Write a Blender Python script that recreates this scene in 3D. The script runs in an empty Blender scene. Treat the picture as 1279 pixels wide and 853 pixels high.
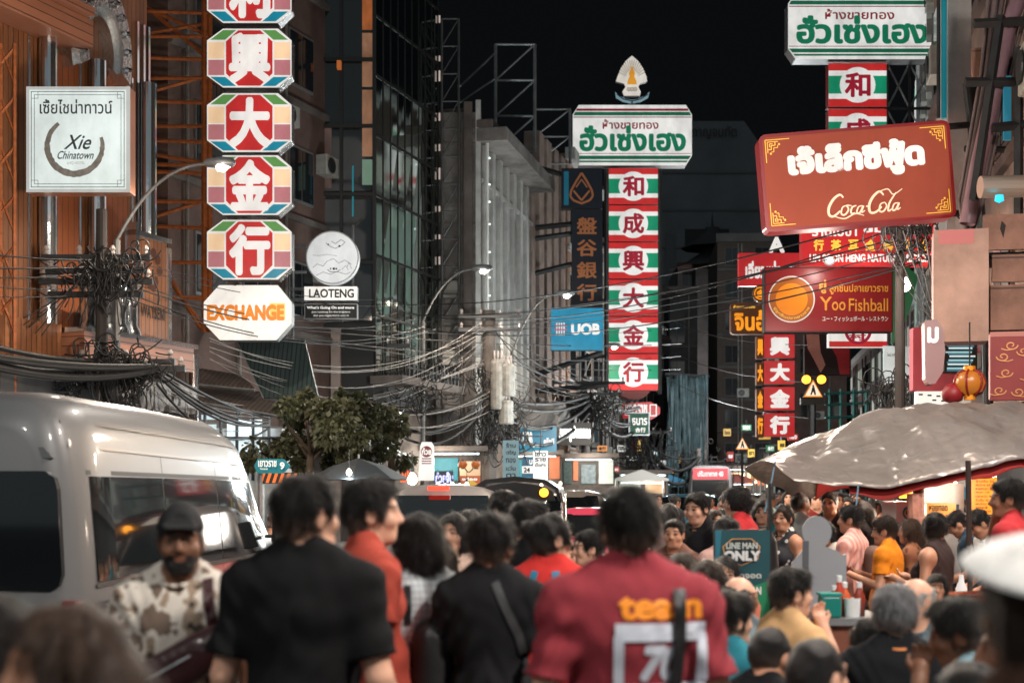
import bpy, bmesh, math, random
import numpy as np
from mathutils import Vector, Matrix
from mathutils.bvhtree import BVHTree
random.seed(7); rng = np.random.default_rng(7)
R = math.radians
sc = bpy.context.scene
COL = sc.collection

# ---------------------------------------------------------------- camera, sky, exposure
FPX, CX, HY, CAMH = 1776.0, 639.5, 612.0, 1.75
cam_d = bpy.data.cameras.new('camera'); cam = bpy.data.objects.new('camera', cam_d); COL.objects.link(cam)
cam.location = (0, 0, CAMH); cam.rotation_euler = (R(90), 0, 0)
cam_d.lens = 50; cam_d.sensor_width = 36; cam_d.shift_y = (HY - 426.5) / 1279.0
cam_d.clip_end = 2000; cam_d.clip_start = .1
cam_d.dof.use_dof = True; cam_d.dof.focus_distance = 20; cam_d.dof.aperture_fstop = 2.2
sc.camera = cam
w = bpy.data.worlds.new('World'); sc.world = w; w.use_nodes = True
bg = w.node_tree.nodes['Background']; bg.inputs[0].default_value = (.0030, .0035, .0042, 1); bg.inputs[1].default_value = 1.0
sc.view_settings.view_transform = 'Standard'; sc.view_settings.look = 'None'
sc.view_settings.exposure = 0.0; sc.view_settings.gamma = 1; sc.view_settings.use_curve_mapping = False
sc.cycles.max_bounces = 6; sc.cycles.diffuse_bounces = 2; sc.cycles.glossy_bounces = 3; sc.cycles.transmission_bounces = 3
sc.cycles.sample_clamp_indirect = 4; sc.cycles.use_denoising = True
sc.cycles.caustics_reflective = False; sc.cycles.caustics_refractive = False
# glow of the night sky over the city: one broad, weak sun lamp
sd = bpy.data.lights.new('sky_glow', 'SUN'); sd.energy = .5; sd.angle = R(120); sd.color = (.78, .95, 1.0)
so = bpy.data.objects.new('sky_glow', sd); COL.objects.link(so); so.rotation_euler = (R(52), 0, R(-18))

def lamp(kind, loc, power, color=(1, .8, .62), size=.3, rot=None, size_y=None, spot=None):
    d = bpy.data.lights.new('lamp_light', kind); d.energy = power; d.color = color
    if kind == 'AREA':
        d.size = size
        if size_y: d.shape = 'RECTANGLE'; d.size_y = size_y
    else: d.shadow_soft_size = size
    if kind == 'SPOT': d.spot_size = R(spot or 140); d.spot_blend = .6
    o = bpy.data.objects.new('lamp_light', d); COL.objects.link(o); o.location = loc
    if rot: o.rotation_euler = rot
    return o

# ---------------------------------------------------------------- helpers
def C(r, g, b):
    f = lambda c: (c/255/12.92) if c/255 <= .04045 else ((c/255+.055)/1.055)**2.4
    return (f(r), f(g), f(b))
def at(px, py, Y): return Vector(((px-CX)*Y/FPX, Y, CAMH+(HY-py)*Y/FPX))
def zat(py, Y): return CAMH+(HY-py)*Y/FPX
_M = {}
def mat(key, col, rough=.6, metal=0, var=.0, vscale=3.0, bump=0, bscale=40, spec=.4, stretch=(1, 1, 1), coat=0, dirt=None):
    if key in _M: return _M[key]
    m = bpy.data.materials.new(key); m.use_nodes = True; nt = m.node_tree; p = nt.nodes['Principled BSDF']
    p.inputs['Base Color'].default_value = (*col, 1); p.inputs['Roughness'].default_value = rough
    p.inputs['Metallic'].default_value = metal; p.inputs['Specular IOR Level'].default_value = spec
    if coat: p.inputs['Coat Weight'].default_value = coat; p.inputs['Coat Roughness'].default_value = .08
    if var or bump or dirt:
        tc = nt.nodes.new('ShaderNodeTexCoord'); mp = nt.nodes.new('ShaderNodeMapping'); mp.inputs['Scale'].default_value = stretch
        nt.links.new(tc.outputs['Object'], mp.inputs[0])
    if var:
        n = nt.nodes.new('ShaderNodeTexNoise'); n.inputs['Scale'].default_value = vscale; n.inputs['Detail'].default_value = 6
        n.inputs['Roughness'].default_value = .65
        nt.links.new(mp.outputs[0], n.inputs['Vector'])
        rp = nt.nodes.new('ShaderNodeValToRGB'); e = rp.color_ramp.elements
        lo = dirt or tuple(c*(1-var) for c in col); hi = tuple(min(1, c*(1+var*.6)) for c in col)
        e[0].position = .3; e[0].color = (*lo, 1); e[1].position = .68; e[1].color = (*hi, 1)
        nt.links.new(n.outputs[0], rp.inputs[0]); nt.links.new(rp.outputs[0], p.inputs['Base Color'])
    if bump:
        n2 = nt.nodes.new('ShaderNodeTexNoise'); n2.inputs['Scale'].default_value = bscale; n2.inputs['Detail'].default_value = 4
        nt.links.new(mp.outputs[0], n2.inputs['Vector'])
        b = nt.nodes.new('ShaderNodeBump'); b.inputs['Strength'].default_value = bump; b.inputs['Distance'].default_value = .02
        nt.links.new(n2.outputs[0], b.inputs['Height']); nt.links.new(b.outputs[0], p.inputs['Normal'])
    _M[key] = m; return m
def emi(key, rgb, s=1.0, rough=.35, grime=.32):
    if key in _M: return _M[key]
    c = C(*rgb); m = bpy.data.materials.new(key); m.use_nodes = True; p = m.node_tree.nodes['Principled BSDF']
    p.inputs['Base Color'].default_value = (*[x*.5 for x in c], 1); p.inputs['Roughness'].default_value = rough
    p.inputs['Emission Color'].default_value = (*c, 1); p.inputs['Emission Strength'].default_value = s
    if s <= 1.15:      # grime and fading of the printed film
        nt = m.node_tree; L = nt.links; tc = nt.nodes.new('ShaderNodeTexCoord'); n = nt.nodes.new('ShaderNodeTexNoise'); n.inputs['Scale'].default_value = 1.7; n.inputs['Detail'].default_value = 5; n.inputs['Roughness'].default_value = .6
        mp = nt.nodes.new('ShaderNodeMapping'); mp.inputs['Scale'].default_value = (1, 1, .55); L.new(tc.outputs['Object'], mp.inputs[0]); L.new(mp.outputs[0], n.inputs['Vector'])
        r = nt.nodes.new('ShaderNodeMapRange'); r.inputs['From Min'].default_value = .32; r.inputs['From Max'].default_value = .68; r.inputs['To Min'].default_value = s*(1-grime); r.inputs['To Max'].default_value = s*1.06
        L.new(n.outputs[0], r.inputs['Value']); L.new(r.outputs[0], p.inputs['Emission Strength'])
    _M[key] = m; return m
def planks(key, c1, c2, width, rough=.5, axis=0, gap=.06, bump=.5):
    """boards: colour differs board by board, a dark joint between them"""
    if key in _M: return _M[key]
    m = bpy.data.materials.new(key); m.use_nodes = True; nt = m.node_tree; p = nt.nodes['Principled BSDF']; L = nt.links
    tc = nt.nodes.new('ShaderNodeTexCoord'); sp = nt.nodes.new('ShaderNodeSeparateXYZ'); L.new(tc.outputs['Object'], sp.inputs[0])
    dv = nt.nodes.new('ShaderNodeMath'); dv.operation = 'DIVIDE'; dv.inputs[1].default_value = width; L.new(sp.outputs[axis], dv.inputs[0])
    fl = nt.nodes.new('ShaderNodeMath'); fl.operation = 'FLOOR'; L.new(dv.outputs[0], fl.inputs[0])
    fr = nt.nodes.new('ShaderNodeMath'); fr.operation = 'FRACT'; L.new(dv.outputs[0], fr.inputs[0])
    wn = nt.nodes.new('ShaderNodeTexWhiteNoise'); wn.noise_dimensions = '1D'; L.new(fl.outputs[0], wn.inputs['W'])
    nz = nt.nodes.new('ShaderNodeTexNoise'); nz.inputs['Scale'].default_value = 6; mp = nt.nodes.new('ShaderNodeMapping')
    mp.inputs['Scale'].default_value = tuple(4 if i == axis else .5 for i in range(3)); L.new(tc.outputs['Object'], mp.inputs[0]); L.new(mp.outputs[0], nz.inputs['Vector'])
    ad = nt.nodes.new('ShaderNodeMath'); ad.operation = 'MULTIPLY_ADD'; ad.inputs[1].default_value = .5; L.new(wn.outputs[0], ad.inputs[0])
    ml = nt.nodes.new('ShaderNodeMath'); ml.operation = 'MULTIPLY'; ml.inputs[1].default_value = .5; L.new(nz.outputs[0], ml.inputs[0]); L.new(ml.outputs[0], ad.inputs[2])
    mx = nt.nodes.new('ShaderNodeMix'); mx.data_type = 'RGBA'; mx.inputs['A'].default_value = (*c1, 1); mx.inputs['B'].default_value = (*c2, 1)
    L.new(ad.outputs[0], mx.inputs['Factor'])
    gt = nt.nodes.new('ShaderNodeMath'); gt.operation = 'GREATER_THAN'; gt.inputs[1].default_value = gap; L.new(fr.outputs[0], gt.inputs[0])
    m2 = nt.nodes.new('ShaderNodeMix'); m2.data_type = 'RGBA'; m2.inputs['A'].default_value = (c1[0]*.15, c1[1]*.15, c1[2]*.15, 1)
    L.new(gt.outputs[0], m2.inputs['Factor']); L.new(mx.outputs['Result'], m2.inputs['B']); L.new(m2.outputs['Result'], p.inputs['Base Color'])
    b = nt.nodes.new('ShaderNodeBump'); b.inputs['Strength'].default_value = bump; b.inputs['Distance'].default_value = .02
    L.new(gt.outputs[0], b.inputs['Height']); L.new(b.outputs[0], p.inputs['Normal']); p.inputs['Roughness'].default_value = rough
    _M[key] = m; return m

def rot3(rx=0, ry=0, rz=0): return np.array(Matrix.Rotation(rz, 3, 'Z') @ Matrix.Rotation(ry, 3, 'Y') @ Matrix.Rotation(rx, 3, 'X'))
class MB:
    def __init__(s): s.v = []; s.f = []; s.mi = []; s.mats = []
    def _m(s, m):
        if m not in s.mats: s.mats.append(m)
        return s.mats.index(m)
    def mesh(s, vs, fs, m):
        b = len(s.v); k = s._m(m); s.v += [tuple(map(float, p)) for p in vs]
        for f in fs: s.f.append([b+i for i in f]); s.mi.append(k)
        return s
    def poly(s, pts, m): return s.mesh(pts, [list(range(len(pts)))], m)
    def box(s, c, d, m, rot=None):
        q = np.array([[x, y, z] for x in (-.5, .5) for y in (-.5, .5) for z in (-.5, .5)])*np.array(d)
        if rot is not None: q = q @ np.array(rot).T
        return s.mesh(q+np.array(c), [(0, 1, 3, 2), (4, 6, 7, 5), (0, 4, 5, 1), (2, 3, 7, 6), (0, 2, 6, 4), (1, 5, 7, 3)], m)
    def bx(s, x0, x1, y0, y1, z0, z1, m): return s.box(((x0+x1)/2, (y0+y1)/2, (z0+z1)/2), (abs(x1-x0), abs(y1-y0), abs(z1-z0)), m)
    def cyl(s, a, b, r, m, n=10, r2=None, caps=True):
        a = Vector(a); b = Vector(b); d = (b-a)
        if d.length < 1e-6: return s
        q = d.to_track_quat('Z', 'Y'); r2 = r if r2 is None else r2; vs = []
        for k in range(n):
            t = 2*math.pi*k/n; vs.append(a+q @ Vector((r*math.cos(t), r*math.sin(t), 0)))
        for k in range(n):
            t = 2*math.pi*k/n; vs.append(b+q @ Vector((r2*math.cos(t), r2*math.sin(t), 0)))
        fs = [(k, (k+1) % n, n+(k+1) % n, n+k) for k in range(n)]
        if caps: fs += [list(range(n))[::-1], list(range(n, 2*n))]
        return s.mesh(vs, fs, m)
    def bar(s, a, b, t, m):          # square bar
        return s.cyl(a, b, t*.707, m, 4)
    def tube(s, pts, r, m, n=6):
        for a, b in zip(pts, pts[1:]): s.cyl(a, b, r, m, n)
        return s
    def prism(s, o, y0, y1, m, edge=None):   # outline in x,z extruded along y
        n = len(o); vs = [(x, y0, z) for x, z in o]+[(x, y1, z) for x, z in o]
        area = sum(o[i][0]*o[(i+1) % n][1]-o[(i+1) % n][0]*o[i][1] for i in range(n))
        a = list(range(n)); fr, bk = (a, [n+i for i in a[::-1]]) if area > 0 else (a[::-1], [n+i for i in a])
        s.mesh(vs, [fr, bk], m)
        return s.mesh(vs, [(i, n+i, n+(i+1) % n, (i+1) % n) if area > 0 else (i, (i+1) % n, n+(i+1) % n, n+i) for i in range(n)], edge or m)
    def lathe(s, prof, c, m, n=16, ax='z'):
        vs = []
        for r, z in prof:
            for k in range(n):
                t = 2*math.pi*k/n; x, y = r*math.cos(t), r*math.sin(t)
                vs.append((c[0]+x, c[1]+y, c[2]+z) if ax == 'z' else (c[0]+x, c[1]+z, c[2]+y) if ax == 'y' else (c[0]+z, c[1]+x, c[2]+y))
        fs = []
        for j in range(len(prof)-1):
            for k in range(n): fs.append((j*n+k, j*n+(k+1) % n, (j+1)*n+(k+1) % n, (j+1)*n+k))
        return s.mesh(vs, fs, m)
    def build(s, name, parent=None, smooth=False, bevel=0, world=False, fix=True):
        me = bpy.data.meshes.new(name); v = s.v
        if world and parent is not None:
            q = np.array(v)-np.array(parent.location); rz = parent.rotation_euler.z
            v = q @ rot3(0, 0, rz)
        me.from_pydata([tuple(p) for p in v], [], s.f); me.update()
        for m in s.mats: me.materials.append(m)
        me.polygons.foreach_set('material_index', s.mi)
        if fix:
            bm = bmesh.new(); bm.from_mesh(me); bmesh.ops.recalc_face_normals(bm, faces=bm.faces); bm.to_mesh(me); bm.free()
        if smooth: me.polygons.foreach_set('use_smooth', [True]*len(me.polygons))
        o = bpy.data.objects.new(name, me); COL.objects.link(o)
        if parent is not None: o.parent = parent
        if bevel:
            b = o.modifiers.new('edge', 'BEVEL'); b.width = bevel; b.segments = 2; b.limit_method = 'ANGLE'
        return o
def tag(o, label=None, cat=None, group=None, kind=None):
    if label: o['label'] = label
    if cat: o['category'] = cat
    if group: o['group'] = group
    if kind: o['kind'] = kind
    return o
def empty(name, loc=(0, 0, 0), rz=0, label=None, cat=None, group=None):
    o = bpy.data.objects.new(name, None); COL.objects.link(o); o.location = loc; o.rotation_euler = (0, 0, rz); o.empty_display_size = .1
    return tag(o, label, cat, group)
def copy_tree(o, parent=None):
    c = o.copy(); COL.objects.link(c); c.parent = parent
    for ch in list(o.children): copy_tree(ch, c)
    return c

# ---------------------------------------------------------------- lettering
_T = {}
def glyphs(body, bold=0, shear=0):
    """text as flat triangles in the unit box; bold thickens it by repeating it round a small circle"""
    k = (body, bold, shear)
    if k in _T: return _T[k]
    cu = bpy.data.curves.new('text', 'FONT'); cu.body = body; cu.size = 1; cu.resolution_u = 4
    if shear: cu.shear = shear
    o = bpy.data.objects.new('text', cu); COL.objects.link(o); dg = bpy.context.evaluated_depsgraph_get()
    me = bpy.data.meshes.new_from_object(o.evaluated_get(dg)); bpy.data.objects.remove(o); bpy.data.curves.remove(cu)
    n = len(me.vertices); v = np.zeros(n*3); me.vertices.foreach_get('co', v); v = v.reshape(-1, 3)[:, :2]
    fs = [list(p.vertices) for p in me.polygons]
    par = list(range(n))
    def find(a):
        while par[a] != a: par[a] = par[par[a]]; a = par[a]
        return a
    for f in fs:
        for q in f[1:]: par[find(q)] = find(f[0])
    ids = {}; isl = np.array([ids.setdefault(find(i), len(ids)) for i in range(n)])
    V = []; F = []; Z = []
    offs = [(0, 0)]+([(bold*math.cos(t*math.pi/5), bold*math.sin(t*math.pi/5)) for t in range(10)] if bold else [])
    for j, (dx, dy) in enumerate(offs):
        b = j*n; V.append(v+np.array([dx, dy])); Z.append((isl % 5)*.0003+j*.00011); F += [[b+q for q in f] for f in fs]
    V = np.concatenate(V); Z = np.concatenate(Z); lo = V.min(0); hi = V.max(0)
    r = ((V-lo)/(hi-lo), Z, F, (hi-lo)); bpy.data.meshes.remove(me); _T[k] = r; return r

class Sign:
    """a sign box that faces -y locally; content is laid out in photograph pixels at the sign's distance"""
    def __init__(s, name, label, x0, y0, x1, y1, Y, rz=0, depth=.2, cat='sign', group=None, tilt=0):
        s.k = Y/FPX; s.cx = (x0+x1)/2; s.cy = (y0+y1)/2; s.d = depth; s.b = (x0, y0, x1, y1); s.tilt = tilt; s.Y = Y
        p = at(s.cx, s.cy, Y); s.root = empty(name, p, R(rz), label, cat, group); s.root.rotation_euler[1] = R(tilt)
        s.fm = MB(); s.tx = {}; s.n = 0
    def xz(s, px, py): return ((px-s.cx)*s.k, (s.cy-py)*s.k)
    def yl(s, layer): return -s.d/2-.004*layer
    def body(s, m, pts=None, edge=None, name='sign_box', bevel=.02, ):
        x0, y0, x1, y1 = s.b; o = pts or [(x0, y0), (x1, y0), (x1, y1), (x0, y1)]
        mb = MB(); mb.prism([s.xz(*p) for p in o], -s.d/2, s.d/2, m, edge); s.box = mb.build(name, s.root, bevel=bevel); return s
    def poly(s, pts, m, layer=1):
        s.n += 1; y = s.yl(layer)-s.n*.00005; q = [s.xz(*p) for p in pts]
        a = sum(q[i][0]*q[(i+1) % len(q)][1]-q[(i+1) % len(q)][0]*q[i][1] for i in range(len(q)))
        if a < 0: q = q[::-1]
        s.fm.poly([(x, y, z) for x, z in q], m); return s
    def rect(s, x0, y0, x1, y1, m, layer=1): return s.poly([(x0, y0), (x1, y0), (x1, y1), (x0, y1)], m, layer)
    def disc(s, cx, cy, r, m, layer=1, r2=None, n=40, a0=0, a1=360):
        A = [R(a0+(a1-a0)*k/n) for k in range(n+1)]
        if r2 is None: return s.poly([(cx+r*math.cos(t), cy+r*math.sin(t)) for t in A[:-1]], m, layer)
        s.n += 1; y = s.yl(layer)-s.n*.00005
        for t, u in zip(A, A[1:]):
            q = [s.xz(cx+rr*math.cos(x), cy+rr*math.sin(x)) for rr, x in ((r, t), (r2, t), (r2, u), (r, u))]
            s.fm.poly([(x, y, z) for x, z in q], m)
        return s
    def line(s, pts, wd, m, layer=2):
        for (a, b), (c, d) in zip(pts, pts[1:]):
            L = math.hypot(c-a, d-b) or 1; nx, ny = -(d-b)/L*wd/2, (c-a)/L*wd/2
            s.poly([(a+nx, b+ny), (c+nx, d+ny), (c-nx, d-ny), (a-nx, b-ny)], m, layer)
        return s
    def frame(s, x0, y0, x1, y1, wd, m, layer=2):
        return s.rect(x0, y0, x1, y0+wd, m, layer).rect(x0, y1-wd, x1, y1, m, layer).rect(x0, y0+wd, x0+wd, y1-wd, m, layer).rect(x1-wd, y0+wd, x1, y1-wd, m, layer)
    def text(s, body, x0, y0, x1, y1, m, bold=0, shear=0, layer=3):
        V, Z, F, _ = glyphs(body, bold, shear); mb = s.tx.setdefault(len(s.tx), MB())
        a = s.xz(x0, y1); b = s.xz(x1, y0)
        pts = [(a[0]+u*(b[0]-a[0]), s.yl(layer)-z, a[1]+v*(b[1]-a[1])) for (u, v), z in zip(V, Z)]
        mb.mesh(pts, F, m); return s
    def done(s, face='face_print', fparent=None):
        if s.fm.v: s.fm.build(face, s.root, fix=False)
        for mb in s.tx.values(): mb.build('lettering', s.root, fix=False)
        return s.root
def to_mesh(name, cu):
    o = bpy.data.objects.new(name, cu); COL.objects.link(o); dg = bpy.context.evaluated_depsgraph_get(); me = bpy.data.meshes.new_from_object(o.evaluated_get(dg))
    bpy.data.objects.remove(o); me.name = name; bpy.data.curves.remove(cu); o = bpy.data.objects.new(name, me); COL.objects.link(o); return o
def curve(name, pts, r, m, label=None, cat=None, group=None, parent=None):
    cu = bpy.data.curves.new(name, 'CURVE'); cu.dimensions = '3D'; cu.bevel_depth = r; cu.bevel_resolution = 1; cu.materials.append(m)
    sp = cu.splines.new('POLY'); sp.points.add(len(pts)-1)
    for p, q in zip(sp.points, pts): p.co = (*q, 1)
    o = to_mesh(name, cu); o.parent = parent
    return tag(o, label, cat, group)
def sag(a, b, s, n=18):
    a = Vector(a); b = Vector(b); return [a.lerp(b, t/n)-Vector((0, 0, s*4*(t/n)*(1-t/n))) for t in range(n+1)]

# ---------------------------------------------------------------- implicit surfaces (bodies, clothes, hair)
class Field:
    def __init__(s, lo, hi, h):
        s.h = h; s.lo = np.array(lo, float); s.n = np.ceil((np.array(hi)-s.lo)/h).astype(int)+1
        s.ax = [s.lo[i]+h*np.arange(s.n[i]) for i in range(3)]; s.D = np.full(s.n, .25)
    def _sl(s, c, r):
        i0 = np.clip(np.floor((c-r-s.lo)/s.h).astype(int), 0, s.n); i1 = np.clip(np.ceil((c+r-s.lo)/s.h).astype(int)+1, 0, s.n)
        return tuple(slice(a, b) for a, b in zip(i0, i1))
    def _apply(s, sl, d, op, k):
        D = s.D[sl]
        if op == 'u':
            h = np.clip(.5+.5*(D-d)/k, 0, 1); s.D[sl] = D*(1-h)+d*h-k*h*(1-h)
        else:
            h = np.clip(.5-.5*(D+d)/k, 0, 1); s.D[sl] = D*(1-h)-d*h+k*h*(1-h)
    def _grid(s, sl): return np.meshgrid(s.ax[0][sl[0]], s.ax[1][sl[1]], s.ax[2][sl[2]], indexing='ij', sparse=True)
    def cone(s, a, b, ra, rb, k=.03, op='u', inf=0):
        a = np.array(a, float); b = np.array(b, float); ra += inf; rb += inf
        c = (a+b)/2; r = np.abs(b-a)/2+max(ra, rb)+k+3*s.h; sl = s._sl(c, r)
        if any(q.stop <= q.start for q in sl): return s
        X, Y, Z = s._grid(sl); ba = b-a; L = ba @ ba
        t = np.clip(((X-a[0])*ba[0]+(Y-a[1])*ba[1]+(Z-a[2])*ba[2])/L, 0, 1)
        d = np.sqrt((X-a[0]-t*ba[0])**2+(Y-a[1]-t*ba[1])**2+(Z-a[2]-t*ba[2])**2)-(ra+(rb-ra)*t)
        s._apply(sl, d, op, k); return s
    def ell(s, c, r, k=.03, op='u', Rm=None, inf=0):
        c = np.array(c, float); r = np.array(r, float)+inf; m = np.full(3, r.max()+k+3*s.h); sl = s._sl(c, m)
        if any(q.stop <= q.start for q in sl): return s
        X, Y, Z = s._grid(sl); x, y, z = X-c[0], Y-c[1], Z-c[2]
        if Rm is not None: x, y, z = [Rm[0, i]*x+Rm[1, i]*y+Rm[2, i]*z for i in range(3)]
        k0 = np.sqrt((x/r[0])**2+(y/r[1])**2+(z/r[2])**2)+1e-9; k1 = np.sqrt((x/r[0]**2)**2+(y/r[1]**2)**2+(z/r[2]**2)**2)+1e-9
        s._apply(sl, k0*(k0-1)/k1, op, k); return s
    def half(s, p, n, k=.012):      # keep the side that n points to
        X, Y, Z = np.meshgrid(*s.ax, indexing='ij', sparse=True); n = np.array(n, float); n /= np.linalg.norm(n)
        d = (X-p[0])*n[0]+(Y-p[1])*n[1]+(Z-p[2])*n[2]; X = None; s._apply(tuple(slice(0, q) for q in s.n), d, 's', k); return s
    def ripple(s, fn):
        X, Y, Z = np.meshgrid(*s.ax, indexing='ij', sparse=True); s.D = s.D+fn(X, Y, Z); return s
    def mesh(s):
        D = s.D.copy(); D[0] = D[-1] = .2; D[:, 0] = D[:, -1] = .2; D[:, :, 0] = D[:, :, -1] = .2
        S = D < 0; nx, ny, nz = D.shape
        acc = np.zeros((nx-1, ny-1, nz-1, 3), np.float32); cnt = np.zeros((nx-1, ny-1, nz-1), np.int16)
        corners = [(i, j, k) for i in (0, 1) for j in (0, 1) for k in (0, 1)]
        view = lambda A, c: A[c[0]:nx-1+c[0], c[1]:ny-1+c[1], c[2]:nz-1+c[2]]
        for a in corners:
            for ax in range(3):
                if a[ax]: continue
                b = tuple(1 if i == ax else a[i] for i in range(3))
                da, db = view(D, a), view(D, b); m = view(S, a) != view(S, b)
                if not m.any(): continue
                t = da[m]/(da[m]-db[m]); p = np.tile(np.array(a, np.float32), (len(t), 1)); p[:, ax] = t
                acc[m] += p; cnt[m] += 1
        act = cnt > 0; idx = np.full(act.shape, -1, np.int64); ijk = np.argwhere(act); idx[act] = np.arange(len(ijk))
        V = (ijk+acc[act]/cnt[act][:, None])*s.h+s.lo; F = []
        for ax in range(3):
            o1, o2 = [(1, 2), (2, 0), (0, 1)][ax]
            sa = [slice(0, q) for q in D.shape]; sb = list(sa); sa[ax] = slice(0, D.shape[ax]-1); sb[ax] = slice(1, D.shape[ax])
            ch = np.argwhere(S[tuple(sa)] != S[tuple(sb)])
            if not len(ch): continue
            ins = S[ch[:, 0], ch[:, 1], ch[:, 2]]
            q = []
            for u, v in ((1, 1), (0, 1), (0, 0), (1, 0)):
                c = ch.copy(); c[:, o1] -= u; c[:, o2] -= v; q.append(idx[c[:, 0], c[:, 1], c[:, 2]])
            q = np.stack(q, 1); q[~ins] = q[~ins][:, ::-1]; F.append(q)
        return V, (np.concatenate(F) if F else np.zeros((0, 4), int))
def np_mesh(name, V, F, tint=None):
    me = bpy.data.meshes.new(name); me.vertices.add(len(V)); me.vertices.foreach_set('co', np.asarray(V, np.float32).ravel())
    me.loops.add(F.size); me.loops.foreach_set('vertex_index', F.ravel().astype(np.int32)); me.polygons.add(len(F))
    me.polygons.foreach_set('loop_start', np.arange(len(F), dtype=np.int32)*F.shape[1])
    me.update(calc_edges=True); me.polygons.foreach_set('use_smooth', np.ones(len(F), bool))
    if tint is not None:
        a = me.color_attributes.new('tint', 'FLOAT_COLOR', 'POINT'); a.data.foreach_set('color', np.concatenate([tint, np.ones((len(tint), 1))], 1).astype(np.float32).ravel())
    return me
# ---------------------------------------------------------------- materials
wood = planks('orange_boards', C(92, 58, 38), C(158, 102, 66), .16, .4, gap=.10, bump=.8)
wood_h = planks('orange_boards_flat', C(130, 84, 62), C(168, 110, 84), .2, .5, axis=2, gap=.09)
hammered = mat('hammered_steel', (.78, .80, .80), .22, 1, bump=1.0, bscale=16)
chrome = mat('polished_steel', (.62, .64, .66), .16, 1, bump=.15, bscale=9)
steel = mat('galvanised_steel', (.32, .33, .34), .45, .8, var=.3)
darksteel = mat('dark_steel', (.05, .05, .052), .5, .6, var=.3)
rust = mat('rusty_scaffold', C(150, 84, 44), .6, .2, var=.4, vscale=8)
concrete = mat('grimy_concrete', C(118, 114, 111), .85, var=.55, vscale=1.3, bump=.3, bscale=14)
concrete_d = mat('dark_concrete', C(92, 84, 80), .9, var=.5, vscale=1.0, bump=.3)
plaster_b = mat('brown_plaster', C(92, 72, 66), .85, var=.35, vscale=1.2, bump=.2)
plaster_p = mat('pinkish_stone', C(144, 128, 120), .8, var=.3, vscale=1.5, bump=.15)
plaster_w = mat('off_white_plaster', C(176, 176, 174), .8, var=.25, vscale=2, bump=.15)
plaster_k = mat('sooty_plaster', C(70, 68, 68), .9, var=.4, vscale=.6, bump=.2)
glass_d = mat('dark_window_glass', (.012, .014, .016), .06, 0, spec=.6)
glass_g = mat('green_curtain_glass', C(166, 178, 174), .05, 1.0, bump=.02, bscale=.8)
mullion = mat('black_mullion', (.02, .02, .02), .4, .3)
asphalt = mat('asphalt', (.05, .05, .052), .75, var=.35, vscale=2, bump=.4, bscale=120)
paving = mat('paving', (.22, .2, .19), .8, var=.3, vscale=5, bump=.3)
black = mat('black_plastic', (.012, .012, .013), .45, bump=.1)
rubber = mat('cable_rubber', (.014, .013, .013), .55)
cable_l = mat('pale_cable', C(126, 120, 116), .55)
white_p = mat('white_paint', (.75, .75, .74), .45, var=.12)
corr = planks('corrugated_sheet', C(70, 62, 58), C(100, 86, 78), .12, .5, axis=0, gap=.25)
corr_t = planks('green_corrugated_sheet', C(30, 48, 48), C(46, 66, 64), .12, .5, axis=0, gap=.25)
navy = mat('navy_board', C(16, 26, 40), .4, var=.2)
bronze = mat('bronze_letters', C(190, 120, 78), .4, .3)
redp = mat('red_paint', C(150, 40, 38), .45, var=.15)
maroonp = mat('maroon_board', C(128, 44, 48), .5, var=.2)
beigep = mat('faded_board', C(176, 140, 124), .65, var=.42, vscale=1.1, bump=.1)
greyb = mat('grey_board', C(150, 152, 156), .6, var=.08)

eW = emi('lit_white', (226, 224, 220), .92); eW2 = emi('lit_white_dim', (230, 226, 220), 1.0); eR = emi('lit_red', (186, 40, 40), .95); eG = emi('lit_green', (18, 128, 92), 1)
eT = emi('lit_teal', (16, 122, 146), 1); eGr = emi('lit_leaf_green', (84, 134, 70), 1); eC = emi('lit_cream', (236, 200, 160), .95); eP = emi('lit_mauve', (178, 112, 118), .9)
eDR = emi('lit_dark_red', (120, 26, 34), .9); eDG = emi('lit_deep_green', (20, 92, 66), .9); eO = emi('lit_orange', (240, 146, 24), 1.1); eY = emi('lit_yellow', (244, 186, 70), 1.1)
eCoke = emi('lit_brick_red', (156, 66, 44), .72, grime=.22, rough=.6); eCokeE = emi('lit_red_rim', (140, 32, 36), .6); eTx = emi('glowing_white', (230, 226, 222), .95); eUO = emi('lit_blue', (18, 126, 160), 1)
eMar = emi('lit_maroon', (140, 28, 34), .85); eBr = emi('lit_ochre', (196, 130, 40), .9); eRed2 = emi('lit_scarlet', (186, 40, 44), .85)
tube = emi('fluorescent_tube', (235, 250, 255), 3); bulb = emi('bulb_glass', (255, 236, 210), 14); amber = emi('amber_lamp', (255, 160, 40), 5); cyan = emi('cyan_neon', (20, 120, 132), .7)
redled = emi('red_lamp', (255, 60, 40), 3.0)
ink = mat('dark_ink', C(44, 52, 58), .6); inkk = mat('black_ink', (.012, .012, .012), .6); shop = emi('shop_light_panel', (206, 224, 228), .9); shopw = emi('warm_shop_panel', (220, 180, 140), .6)

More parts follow.
